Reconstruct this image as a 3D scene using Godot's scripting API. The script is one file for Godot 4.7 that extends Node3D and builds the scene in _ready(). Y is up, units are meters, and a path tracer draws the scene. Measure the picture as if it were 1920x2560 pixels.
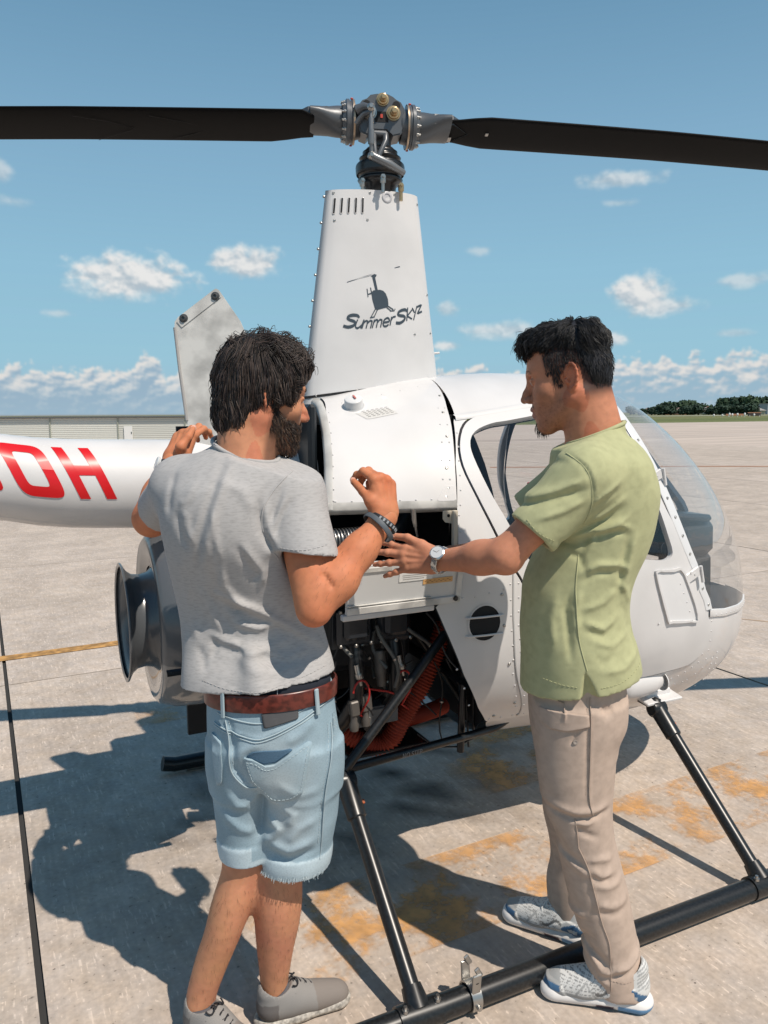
extends Node3D
# A helicopter on an airfield apron with two men beside its open engine doors.

var taken := {}
var mats := {}
var rng := RandomNumberGenerator.new()

# ---------------------------------------------------------------- mesh builder
class MB:
	var v := PackedVector3Array()
	var c := PackedColorArray()
	var uv := PackedVector2Array()
	var ix := PackedInt32Array()
	var nn := PackedVector3Array()   # normals given (SDF meshes); zero where they are computed
	var col := Color(1, 1, 1)
	var has_n := false

	func pt(p: Vector3, t := Vector2.ZERO) -> int:
		v.append(p); c.append(col); uv.append(t)
		return v.size() - 1

	func tri(a: int, b: int, d: int) -> void:
		ix.append(a); ix.append(d); ix.append(b)

	func quad(a: int, b: int, d: int, e: int) -> void:
		tri(a, b, d); tri(a, d, e)

	# rows of points, each row the same length; close joins the last column to the first
	func grid(rows: Array, close := false, flip := false) -> void:
		var n: int = rows[0].size()
		var at := v.size()
		for i in rows.size():
			var r = rows[i]
			for j in n:
				pt(r[j], Vector2(float(j) / maxf(1.0, n - 1), float(i) / maxf(1.0, rows.size() - 1)))
		var m := n if close else n - 1
		for i in rows.size() - 1:
			for j in m:
				var a := at + i * n + j
				var b := at + i * n + (j + 1) % n
				if flip:
					quad(a, a + n, b + n, b)
				else:
					quad(a, b, b + n, a + n)

	func fan(loop: Array, flip := false) -> void:
		var mid := Vector3.ZERO
		for p in loop:
			mid += p
		mid /= loop.size()
		var m := pt(mid)
		var at := v.size()
		for p in loop:
			pt(p)
		for j in loop.size():
			if flip:
				tri(m, at + (j + 1) % loop.size(), at + j)
			else:
				tri(m, at + j, at + (j + 1) % loop.size())

	static func ring(o: Vector3, d: Vector3, r: float, sides: int, up := Vector3.ZERO, r2 := -1.0) -> Array:
		var u := up
		if u == Vector3.ZERO:
			u = Vector3.UP if absf(d.y) < 0.9 else Vector3.RIGHT
		var x := u.cross(d).normalized()
		var y := d.cross(x).normalized()
		var out := []
		var rr := r if r2 < 0.0 else r2
		for i in sides:
			var a := TAU * i / sides
			out.append(o + x * cos(a) * r + y * sin(a) * rr)
		return out

	# a tube along a path; rad is a number or an array of radii
	func tube(path: Array, rad, sides := 12, cap := true) -> void:
		var rows := []
		var x := Vector3.ZERO
		for i in path.size():
			var d: Vector3
			if i == 0: d = path[1] - path[0]
			elif i == path.size() - 1: d = path[i] - path[i - 1]
			else: d = (path[i + 1] - path[i]).normalized() + (path[i] - path[i - 1]).normalized()
			d = d.normalized()
			if i == 0:
				x = (Vector3.UP if absf(d.y) < 0.9 else Vector3.RIGHT).cross(d).normalized()
			else:
				x = (x - d * x.dot(d)).normalized()
			var y := d.cross(x)
			var r: float = rad[i] if rad is Array else rad
			var row := []
			for k in sides:
				var a := TAU * k / sides
				row.append(path[i] + x * (cos(a) * r) + y * (sin(a) * r))
			rows.append(row)
		grid(rows, true)
		if cap:
			fan(rows[0], true)
			fan(rows[-1])

	# profile: [distance along d, radius] from o
	func lathe(o: Vector3, d: Vector3, prof: Array, sides := 24, sharp := false, cap := true) -> void:
		var rows := []
		for p in prof:
			rows.append(ring(o + d * p[0], d, maxf(p[1], 1e-5), sides))
		if sharp:
			for i in rows.size() - 1:
				grid([rows[i], rows[i + 1]], true)
		else:
			grid(rows, true)
		if cap:
			fan(rows[0], true)
			fan(rows[-1])

	func box(o: Vector3, s: Vector3, b := Basis.IDENTITY, bev := 0.0) -> void:
		var h := s * 0.5
		bev = minf(bev, minf(h.x, minf(h.y, h.z)) * 0.9)
		var ax := [Vector3.RIGHT, Vector3.UP, Vector3.BACK]
		for k in 3:
			for sg in [-1.0, 1.0]:
				var n: Vector3 = ax[k] * sg
				var e: Vector3 = ax[(k + 1) % 3]
				var f: Vector3 = n.cross(e)
				var c0 := n * h[k]
				var he: float = h[(k + 1) % 3] - bev
				var hf: float = h[(k + 2) % 3] - bev
				var q := []
				for w in [[-1, -1], [1, -1], [1, 1], [-1, 1]]:
					q.append(pt(o + b * (c0 + e * he * w[0] + f * hf * w[1]), Vector2(w[0] * 0.5 + 0.5, w[1] * 0.5 + 0.5)))
				quad(q[0], q[1], q[2], q[3])
		if bev > 0.0:
			for k in 3:
				var a: Vector3 = ax[k]
				var e: Vector3 = ax[(k + 1) % 3]
				var f: Vector3 = ax[(k + 2) % 3]
				for w in [[-1, -1], [1, -1], [1, 1], [-1, 1]]:
					var p1: Vector3 = e * (h[(k + 1) % 3] * w[0]) + f * ((h[(k + 2) % 3] - bev) * w[1])
					var p2: Vector3 = e * ((h[(k + 1) % 3] - bev) * w[0]) + f * (h[(k + 2) % 3] * w[1])
					var l: Vector3 = a * (h[k] - bev)
					var q0 := pt(o + b * (p1 - l)); var q1 := pt(o + b * (p2 - l)); var q2 := pt(o + b * (p2 + l)); var q3 := pt(o + b * (p1 + l))
					if w[0] * w[1] > 0: quad(q0, q1, q2, q3)
					else: quad(q1, q0, q3, q2)
			for sx in [-1, 1]:
				for sy in [-1, 1]:
					for sz in [-1, 1]:
						var p := Vector3(h.x * sx, h.y * sy, h.z * sz)
						var a := pt(o + b * (p - Vector3(0, bev * sy, bev * sz)))
						var d := pt(o + b * (p - Vector3(bev * sx, 0, bev * sz)))
						var e := pt(o + b * (p - Vector3(bev * sx, bev * sy, 0)))
						if sx * sy * sz > 0: tri(a, d, e)
						else: tri(a, e, d)

	# flat polygon (2D) carried by fn(Vector2)->Vector3, extruded along n by depth
	func prism(poly: PackedVector2Array, fn: Callable, n: Vector3) -> void:
		var t := Geometry2D.triangulate_polygon(poly)
		var a := v.size()
		for p in poly: pt(fn.call(p) + n, p)
		for i in range(0, t.size(), 3):
			var p0 := v[a + t[i]]; var p1 := v[a + t[i + 1]]; var p2 := v[a + t[i + 2]]
			if (p1 - p0).cross(p2 - p0).dot(n) > 0: tri(a + t[i], a + t[i + 1], a + t[i + 2])
			else: tri(a + t[i], a + t[i + 2], a + t[i + 1])
		var s := 1.0
		if poly.size() > 2:
			var e0: Vector3 = v[a + 1] - v[a]
			s = 1.0 if not Geometry2D.is_polygon_clockwise(poly) else -1.0
			var x: Vector3 = fn.call(poly[0] + Vector2(0.001, 0)) - fn.call(poly[0])
			var y: Vector3 = fn.call(poly[0] + Vector2(0, 0.001)) - fn.call(poly[0])
			if x.cross(y).dot(n) < 0: s = -s
			if e0 == Vector3.ZERO: s = 1.0
		for i in poly.size():
			var j := (i + 1) % poly.size()
			var q0 := pt(fn.call(poly[i])); var q1 := pt(fn.call(poly[j])); var q2 := pt(fn.call(poly[j]) + n); var q3 := pt(fn.call(poly[i]) + n)
			if s > 0: quad(q0, q1, q2, q3)
			else: quad(q1, q0, q3, q2)

	func add(o: MB, t := Transform3D.IDENTITY) -> void:
		var at := v.size()
		for i in o.v.size():
			v.append(t * o.v[i])
		c.append_array(o.c); uv.append_array(o.uv)
		for i in o.ix:
			ix.append(at + i)
		if o.has_n:
			has_n = true
			nn.resize(at)
			for q in o.nn:
				nn.append((t.basis * q).normalized())

	func mesh() -> ArrayMesh:
		var n := PackedVector3Array()
		n.resize(v.size())
		for i in range(0, ix.size(), 3):
			var a := ix[i]; var b := ix[i + 1]; var d := ix[i + 2]
			var f := (v[d] - v[a]).cross(v[b] - v[a])
			n[a] += f; n[b] += f; n[d] += f
		for i in n.size():
			n[i] = n[i].normalized() if n[i].length_squared() > 1e-24 else Vector3.UP
		if has_n:
			for i in nn.size():
				if nn[i] != Vector3.ZERO: n[i] = nn[i]
		var arr := []
		arr.resize(Mesh.ARRAY_MAX)
		arr[Mesh.ARRAY_VERTEX] = v; arr[Mesh.ARRAY_NORMAL] = n; arr[Mesh.ARRAY_COLOR] = c; arr[Mesh.ARRAY_TEX_UV] = uv; arr[Mesh.ARRAY_INDEX] = ix
		var m := ArrayMesh.new()
		m.add_surface_from_arrays(Mesh.PRIMITIVE_TRIANGLES, arr)
		return m

# ---------------------------------------------------------------- signed distance shapes
class Pr:
	var t := 0            # 0 tapered capsule, 1 ellipsoid, 2 stack of ellipses, 3 fold, 4 raised plate
	var op := 0           # 0 join, 1 carve, 2 relief
	var a := Vector3.ZERO
	var ba := Vector3.ZERO
	var inv := 0.0
	var r1 := 0.0
	var dr := 0.0
	var k := 0.02
	var n := Vector3.ZERO
	var q := 0.0
	var bi := Basis.IDENTITY
	var rad := Vector3.ONE
	var rmin := 0.0
	var y0 := 0.0
	var y1 := 0.0
	var idy := 0.0
	var tx := PackedFloat32Array()
	var tz := PackedFloat32Array()
	var ta := PackedFloat32Array()
	var tb := PackedFloat32Array()
	var tf := PackedFloat32Array()
	var p2 := PackedVector2Array()
	var ex := Vector3.RIGHT
	var ey := Vector3.UP
	var zc := 0.0
	var w := 0.01
	var amp := 0.0
	var lo := Vector3.ZERO
	var hi := Vector3.ZERO
	var cen := Vector3.ZERO
	var crad := 0.0
	var flat := false   # cut square at the second end
	var fe := Vector3.ZERO
	var fd := Vector3.ZERO

	func d(p: Vector3) -> float:
		if t == 0:
			var pa := p - a
			if q > 0.0:
				pa += n * (pa.dot(n) * q)
			var h := clampf(pa.dot(ba) * inv, 0.0, 1.0)
			var cd := (pa - ba * h).length() - r1 - dr * h
			return maxf(cd, (p - fe).dot(fd)) if flat else cd
		if t == 1:
			var l := (bi * (p - a)) / rad
			var m := l.length()
			var m2 := (l / rad).length()
			return m * (m - 1.0) / maxf(m2, 1e-6) if m > 0.1 else -rmin
		if t == 2:
			var f := clampf((p.y - y0) * idy, 0.0, tx.size() - 1.001)
			var i := int(f)
			f -= i
			var lx := p.x - lerpf(tx[i], tx[i + 1], f)
			var lz := p.z - lerpf(tz[i], tz[i + 1], f)
			var ex2 := lerpf(ta[i], ta[i + 1], f)
			var ez2 := lerpf(tb[i], tb[i + 1], f) if lz > 0.0 else lerpf(tf[i], tf[i + 1], f)
			var len := sqrt(lx * lx + lz * lz)
			var g := sqrt(lx * lx / (ex2 * ex2) + lz * lz / (ez2 * ez2))
			var e := len - len / g if g > 0.05 else -minf(ex2, ez2)
			return maxf(e, maxf(p.y - y1, y0 - p.y))
		if t == 3:
			if (p - cen).dot(n) < zc: return 0.0
			var s := Vector2((p - cen).dot(ex), (p - cen).dot(ey))
			var best := 1e9
			var along := 0.0
			var m := p2.size() - 1
			for i in m:
				var ab := p2[i + 1] - p2[i]
				var h := clampf((s - p2[i]).dot(ab) / ab.length_squared(), 0.0, 1.0)
				var dd := (s - p2[i] - ab * h).length_squared()
				if dd < best:
					best = dd
					along = (i + h) / m
			var fade := minf(1.0, minf(along, 1.0 - along) * 4.0 + rmin)
			return amp * fade * exp(-best / (w * w))
		# raised plate
		if (p - cen).dot(n) < zc: return 0.0
		var s2 := Vector2((p - cen).dot(ex), (p - cen).dot(ey))
		if s2.length() > crad + 0.02: return 0.0
		var bd := 1e9
		for i in p2.size():
			var ab2 := p2[(i + 1) % p2.size()] - p2[i]
			var h2 := clampf((s2 - p2[i]).dot(ab2) / ab2.length_squared(), 0.0, 1.0)
			bd = minf(bd, (s2 - p2[i] - ab2 * h2).length())
		if not Geometry2D.is_point_in_polygon(s2, p2): bd = -bd
		return amp * clampf(bd / w + 0.5, 0.0, 1.0)

class Sdf:
	var prims: Array[Pr] = []
	var cell := 0.01
	var clips := []
	var tint: Callable
	var out := MB.new()
	var smooth_times := 0

	func cap(a: Vector3, b: Vector3, ra: float, rb: float, k := 0.02, n := Vector3.ZERO, q := 1.0, op := 0) -> Pr:
		var p := Pr.new()
		p.a = a; p.ba = b - a; p.r1 = ra; p.dr = rb - ra; p.k = k; p.op = op
		if n != Vector3.ZERO:
			p.n = n.normalized(); p.q = q - 1.0
			p.ba += p.n * (p.ba.dot(p.n) * p.q)
		p.inv = 1.0 / maxf(p.ba.length_squared(), 1e-9)
		p.fe = b; p.fd = (b - a).normalized()
		var r := maxf(ra, rb) + k * 0.5
		p.lo = a.min(b) - Vector3.ONE * r; p.hi = a.max(b) + Vector3.ONE * r
		prims.append(p)
		return p

	func ell(c: Vector3, r: Vector3, b := Basis.IDENTITY, k := 0.02, op := 0) -> Pr:
		var p := Pr.new()
		p.t = 1; p.a = c; p.rad = r; p.bi = b.inverse(); p.k = k; p.op = op
		p.rmin = minf(r.x, minf(r.y, r.z))
		var m := maxf(r.x, maxf(r.y, r.z)) + k * 0.5
		p.lo = c - Vector3.ONE * m; p.hi = c + Vector3.ONE * m
		prims.append(p)
		return p

	# rows of [y, x, half width, z, half depth towards +z, half depth towards -z], from the top down or the bottom up
	func stack(rows: Array, k := 0.02, grow := 0.0, op := 0) -> Pr:
		var p := Pr.new()
		p.t = 2; p.k = k; p.op = op
		var rs := rows.duplicate()
		rs.sort_custom(func(x, y): return x[0] < y[0])
		p.y0 = rs[0][0]; p.y1 = rs[-1][0]
		var n := 64
		p.idy = (n - 1) / (p.y1 - p.y0)
		for i in n:
			var y := lerpf(p.y0, p.y1, i / (n - 1.0))
			var s := 0
			while s < rs.size() - 2 and rs[s + 1][0] < y: s += 1
			var f: float = clampf((y - rs[s][0]) / (rs[s + 1][0] - rs[s][0]), 0, 1)
			var pre: Array = rs[maxi(s - 1, 0)]
			var post: Array = rs[mini(s + 2, rs.size() - 1)]
			var val := []
			for c in range(1, 6):
				val.append(cubic_interpolate(rs[s][c], rs[s + 1][c], pre[c], post[c], f))
			p.tx.append(val[0]); p.ta.append(val[1] + grow); p.tz.append(val[2]); p.tb.append(val[3] + grow); p.tf.append(val[4] + grow)
			var lo := Vector3(val[0] - val[1] - grow, y, val[2] - val[4] - grow)
			var hi := Vector3(val[0] + val[1] + grow, y, val[2] + val[3] + grow)
			if i == 0: p.lo = lo; p.hi = hi
			p.lo = p.lo.min(lo); p.hi = p.hi.max(hi)
		prims.append(p)
		return p

	# a fold or seam seen along n: points are [x, y] in the plane ex, ey through cen
	func fold(pts: Array, w: float, amp: float, cen: Vector3, n: Vector3, ends := 0.15, zc := -0.02) -> Pr:
		var p := Pr.new()
		p.t = 3; p.op = 2; p.w = w; p.amp = amp; p.cen = cen; p.n = n.normalized(); p.rmin = ends; p.zc = zc
		frame(p)
		for q in pts: p.p2.append(Vector2(q[0], q[1]))
		prims.append(p)
		return p

	func plate(pts: Array, amp: float, cen: Vector3, n: Vector3, w := 0.004) -> Pr:
		var p := Pr.new()
		p.t = 4; p.op = 2; p.w = w; p.amp = amp; p.cen = cen; p.n = n.normalized(); p.zc = -0.02
		frame(p)
		for q in pts:
			p.p2.append(Vector2(q[0], q[1])); p.crad = maxf(p.crad, p.p2[-1].length())
		prims.append(p)
		return p

	func frame(p: Pr) -> void:
		p.ex = Vector3.UP.cross(p.n).normalized()
		p.ey = p.n.cross(p.ex).normalized()

	func ev(list: Array, p: Vector3) -> float:
		var d := 1e3
		for pr: Pr in list:
			var x := pr.d(p)
			if pr.op == 0:
				var h := maxf(pr.k - absf(d - x), 0.0) / pr.k
				d = minf(d, x) - h * h * pr.k * 0.25
			elif pr.op == 1:
				var h := maxf(pr.k - absf(d + x), 0.0) / pr.k
				d = maxf(d, -x) + h * h * pr.k * 0.25
			else:
				d -= x
		for c in clips:
			d = maxf(d, (p - c[0]).dot(c[1]))
		return d

	func run() -> void:
		build()
		for i in smooth_times: relax()

	func build() -> void:
		var lo := Vector3.ONE * 1e9
		var hi := -lo
		for p in prims:
			if p.op == 0:
				lo = lo.min(p.lo); hi = hi.max(p.hi)
		lo -= Vector3.ONE * cell * 3; hi += Vector3.ONE * cell * 3
		for c in clips:   # axis-aligned clips shrink the box
			for k in 3:
				if c[1][k] > 0.99: hi[k] = minf(hi[k], c[0][k] + cell * 3)
				if c[1][k] < -0.99: lo[k] = maxf(lo[k], c[0][k] - cell * 3)
		var B := 8
		var bx := int(ceil((hi.x - lo.x) / cell / B)); var by := int(ceil((hi.y - lo.y) / cell / B)); var bz := int(ceil((hi.z - lo.z) / cell / B))
		var nx := bx * B + 1; var ny := by * B + 1; var nz := bz * B + 1
		var g := PackedFloat32Array()
		g.resize(nx * ny * nz)
		g.fill(1.0)
		var R := cell * B * 0.8661
		var active := PackedInt32Array()
		for kz in bz:
			for ky in by:
				for kx in bx:
					var mid := lo + Vector3(kx + 0.5, ky + 0.5, kz + 0.5) * (cell * B)
					var m := 1e9
					var xs := []
					for p in prims:
						var x := 0.0
						if p.op < 2:
							x = p.d(mid)
							if p.q > 0.0: x /= (1.0 + p.q)
						if p.op == 0: m = minf(m, x)
						xs.append(x)
					if m > R + 0.03: continue
					var near := []
					var relief := 0.0
					for i in prims.size():
						var p := prims[i]
						if p.op == 0:
							if xs[i] < maxf(m, -R) + 2.0 * R + p.k + 0.01: near.append(p)
						elif p.op == 1:
							if xs[i] < R + p.k + 0.01: near.append(p)
						else:
							if p.t == 3:
								var s := Vector2((mid - p.cen).dot(p.ex), (mid - p.cen).dot(p.ey))
								if (mid - p.cen).dot(p.n) < p.zc - R: continue
								var best := 1e9
								for j in p.p2.size() - 1:
									best = minf(best, s.distance_to(Geometry2D.get_closest_point_to_segment(s, p.p2[j], p.p2[j + 1])))
								if best > R + 2.6 * p.w: continue
							elif (mid - p.cen).length() > p.crad + R + 0.15: continue
							relief += absf(p.amp)
							near.append(p)
					var dm := ev(near, mid)
					if absf(dm) > R * 1.25 + relief + 0.004:
						if dm < 0.0:
							for z in B + 1:
								for y in B + 1:
									var o := ((kz * B + z) * ny + ky * B + y) * nx + kx * B
									for x in B + 1: g[o + x] = -1.0
						continue
					active.append(kx); active.append(ky); active.append(kz)
					var R4 := R * 0.5
					for sub in 8:
						var ox := kx * B + (sub & 1) * 4; var oy := ky * B + ((sub >> 1) & 1) * 4; var oz := kz * B + (sub >> 2) * 4
						var ds := ev(near, lo + Vector3(ox + 2, oy + 2, oz + 2) * cell)
						var ex := 5 if (sub & 1) else 4
						var ey := 5 if (sub >> 1) & 1 else 4
						var ez := 5 if sub >> 2 else 4
						if absf(ds) > R4 * 1.35 + relief + 0.002:
							if ds < 0.0:
								for z in ez:
									for y in ey:
										var o := ((oz + z) * ny + oy + y) * nx + ox
										for x in ex: g[o + x] = minf(g[o + x], -1.0) if g[o + x] == 1.0 else g[o + x]
							continue
						for z in 5:
							for y in 5:
								var o := ((oz + z) * ny + oy + y) * nx + ox
								for x in 5:
									g[o + x] = ev(near, lo + Vector3(ox + x, oy + y, oz + z) * cell)
		var vid := {}
		var sy := nx
		var sz := nx * ny
		var cells := PackedInt32Array()
		for b in range(0, active.size(), 3):
			for z in B:
				for y in B:
					var o := ((active[b + 2] * B + z) * ny + active[b + 1] * B + y) * nx + active[b] * B
					for x in B:
						var i := o + x
						var g0 := g[i]; var g1 := g[i + 1]; var g2 := g[i + sy]; var g3 := g[i + sy + 1]
						var g4 := g[i + sz]; var g5 := g[i + sz + 1]; var g6 := g[i + sz + sy]; var g7 := g[i + sz + sy + 1]
						var mn := minf(minf(minf(g0, g1), minf(g2, g3)), minf(minf(g4, g5), minf(g6, g7)))
						var mx := maxf(maxf(maxf(g0, g1), maxf(g2, g3)), maxf(maxf(g4, g5), maxf(g6, g7)))
						if mn >= 0.0 or mx < 0.0: continue
						var s := Vector3.ZERO
						var cnt := 0
						if (g0 < 0) != (g1 < 0): s += Vector3(g0 / (g0 - g1), 0, 0); cnt += 1
						if (g2 < 0) != (g3 < 0): s += Vector3(g2 / (g2 - g3), 1, 0); cnt += 1
						if (g4 < 0) != (g5 < 0): s += Vector3(g4 / (g4 - g5), 0, 1); cnt += 1
						if (g6 < 0) != (g7 < 0): s += Vector3(g6 / (g6 - g7), 1, 1); cnt += 1
						if (g0 < 0) != (g2 < 0): s += Vector3(0, g0 / (g0 - g2), 0); cnt += 1
						if (g1 < 0) != (g3 < 0): s += Vector3(1, g1 / (g1 - g3), 0); cnt += 1
						if (g4 < 0) != (g6 < 0): s += Vector3(0, g4 / (g4 - g6), 1); cnt += 1
						if (g5 < 0) != (g7 < 0): s += Vector3(1, g5 / (g5 - g7), 1); cnt += 1
						if (g0 < 0) != (g4 < 0): s += Vector3(0, 0, g0 / (g0 - g4)); cnt += 1
						if (g1 < 0) != (g5 < 0): s += Vector3(1, 0, g1 / (g1 - g5)); cnt += 1
						if (g2 < 0) != (g6 < 0): s += Vector3(0, 1, g2 / (g2 - g6)); cnt += 1
						if (g3 < 0) != (g7 < 0): s += Vector3(1, 1, g3 / (g3 - g7)); cnt += 1
						var ii := i
						var px := ii % nx
						var py := (ii / nx) % ny
						var pz := ii / sz
						var pos := lo + (Vector3(px, py, pz) + s / cnt) * cell
						var nrm := Vector3(g1 + g3 + g5 + g7 - g0 - g2 - g4 - g6, g2 + g3 + g6 + g7 - g0 - g1 - g4 - g5, g4 + g5 + g6 + g7 - g0 - g1 - g2 - g3).normalized()
						vid[i] = out.v.size()
						cells.append(i)
						out.v.append(pos); out.nn.append(nrm); out.uv.append(Vector2.ZERO)
						out.c.append(tint.call(pos, nrm) if tint.is_valid() else Color(1, 1, 1))
		out.has_n = true
		for i in cells:
			var s0 := g[i] < 0.0
			if s0 != (g[i + 1] < 0.0): face(vid.get(i, -1), vid.get(i - sy, -1), vid.get(i - sy - sz, -1), vid.get(i - sz, -1), s0)
			if s0 != (g[i + sy] < 0.0): face(vid.get(i, -1), vid.get(i - sz, -1), vid.get(i - 1 - sz, -1), vid.get(i - 1, -1), s0)
			if s0 != (g[i + sz] < 0.0): face(vid.get(i, -1), vid.get(i - 1, -1), vid.get(i - 1 - sy, -1), vid.get(i - sy, -1), s0)

	# evens out the steps that the grid leaves on hems and seams
	func relax() -> void:
		var n := out.v.size()
		var sum := PackedVector3Array(); sum.resize(n)
		var ns := PackedVector3Array(); ns.resize(n)
		var cnt := PackedInt32Array(); cnt.resize(n)
		for i in range(0, out.ix.size(), 3):
			for k in 3:
				var a := out.ix[i + k]; var b := out.ix[i + (k + 1) % 3]
				sum[a] += out.v[b]; sum[b] += out.v[a]
				ns[a] += out.nn[b]; ns[b] += out.nn[a]
				cnt[a] += 1; cnt[b] += 1
		for i in n:
			if cnt[i] == 0: continue
			out.v[i] = out.v[i].lerp(sum[i] / cnt[i], 0.5)
			out.nn[i] = (out.nn[i] + ns[i] / cnt[i]).normalized()

	func face(a: int, b: int, c: int, d: int, s: bool) -> void:
		if a < 0 or b < 0 or c < 0 or d < 0: return
		if s: out.quad(a, b, c, d)
		else: out.quad(d, c, b, a)

# ---------------------------------------------------------------- nodes
func numbered(called: String) -> String:
	if not taken.has(called):
		taken[called] = 0
		return called
	taken[called] += 1
	return "%s_%03d" % [called, taken[called]]

func thing(called: String, label: String, category: String, at := Vector3.ZERO, turn := 0.0, group := "") -> Node3D:
	var o := Node3D.new()
	o.name = numbered(called)
	add_child(o, true)
	o.position = at
	o.rotation.y = turn
	tag(o, label, category, group)
	return o

func tag(o: Node, label: String, category := "", group := "", kind := "") -> Node:
	if label: o.set_meta("label", label)
	if category: o.set_meta("category", category)
	if group: o.set_meta("group", group)
	if kind: o.set_meta("kind", kind)
	return o

func obj(called: String, mesh: Mesh, m: Material, parent: Node = self, kind := "") -> MeshInstance3D:
	var o := MeshInstance3D.new()
	if parent == self:
		o.name = numbered(called)
	else:
		var n := called
		var i := 0
		while parent.has_node(NodePath(n)):
			i += 1
			n = "%s_%03d" % [called, i]
		o.name = n
	o.mesh = mesh
	o.material_override = m
	if kind: o.set_meta("kind", kind)
	parent.add_child(o, true)
	return o

func lin(r: float, g: float, b: float) -> Color:
	return Color(r, g, b).linear_to_srgb()

func mat(called: String, c: Color, rough := 0.6, metal := 0.0, spec := 0.5) -> StandardMaterial3D:
	if mats.has(called): return mats[called]
	var m := StandardMaterial3D.new()
	m.resource_name = called
	m.albedo_color = c.linear_to_srgb()
	m.roughness = rough
	m.metallic = metal
	m.metallic_specular = spec
	m.vertex_color_use_as_albedo = true
	mats[called] = m
	return m

# grey values of seamless noise as bytes, 0..255
func noise_bytes(n: int, freq: float, octaves: int, sd: int, kind := FastNoiseLite.TYPE_SIMPLEX_SMOOTH, h := 0) -> PackedByteArray:
	var f := FastNoiseLite.new()
	f.noise_type = kind
	f.frequency = freq
	f.fractal_octaves = octaves
	f.seed = sd
	return f.get_seamless_image(n, h if h else n).get_data()

func picture(n: int, h: int, data: PackedByteArray) -> ImageTexture:
	return ImageTexture.create_from_image(Image.create_from_data(n, h, false, Image.FORMAT_RGB8, data))

func bump_of(n: int, h: int, grey: PackedByteArray, strength: float) -> ImageTexture:
	var im := Image.create_from_data(n, h, false, Image.FORMAT_L8, grey)
	im.convert(Image.FORMAT_RGBA8)
	im.bump_map_to_normal_map(strength)
	return ImageTexture.create_from_image(im)

# a texture that swings round 1.0 in tone: multiplies the material's colour
func tone_tex(n: int, h: int, grey: PackedByteArray, lo: float, hi: float, tint := Color(1, 1, 1)) -> ImageTexture:
	var out := PackedByteArray()
	out.resize(n * h * 3)
	for i in n * h:
		var t := lerpf(lo, hi, grey[i] / 255.0)
		out[i * 3] = int(clampf(255.0 * t, 0, 255))
		out[i * 3 + 1] = int(clampf(255.0 * lerpf(1.0, t, tint.g), 0, 255))
		out[i * 3 + 2] = int(clampf(255.0 * lerpf(1.0, t, tint.b), 0, 255))
	return picture(n, h, out)

func triplanar(m: StandardMaterial3D, s: Vector3, world := true) -> void:
	m.uv1_triplanar = true
	m.uv1_world_triplanar = world
	m.uv1_scale = s
	m.uv1_triplanar_sharpness = 4.0

# ---------------------------------------------------------------- sky
func srgb8(r: float, g: float, b: float) -> Color:
	return Color(r / 255.0, g / 255.0, b / 255.0)

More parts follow.
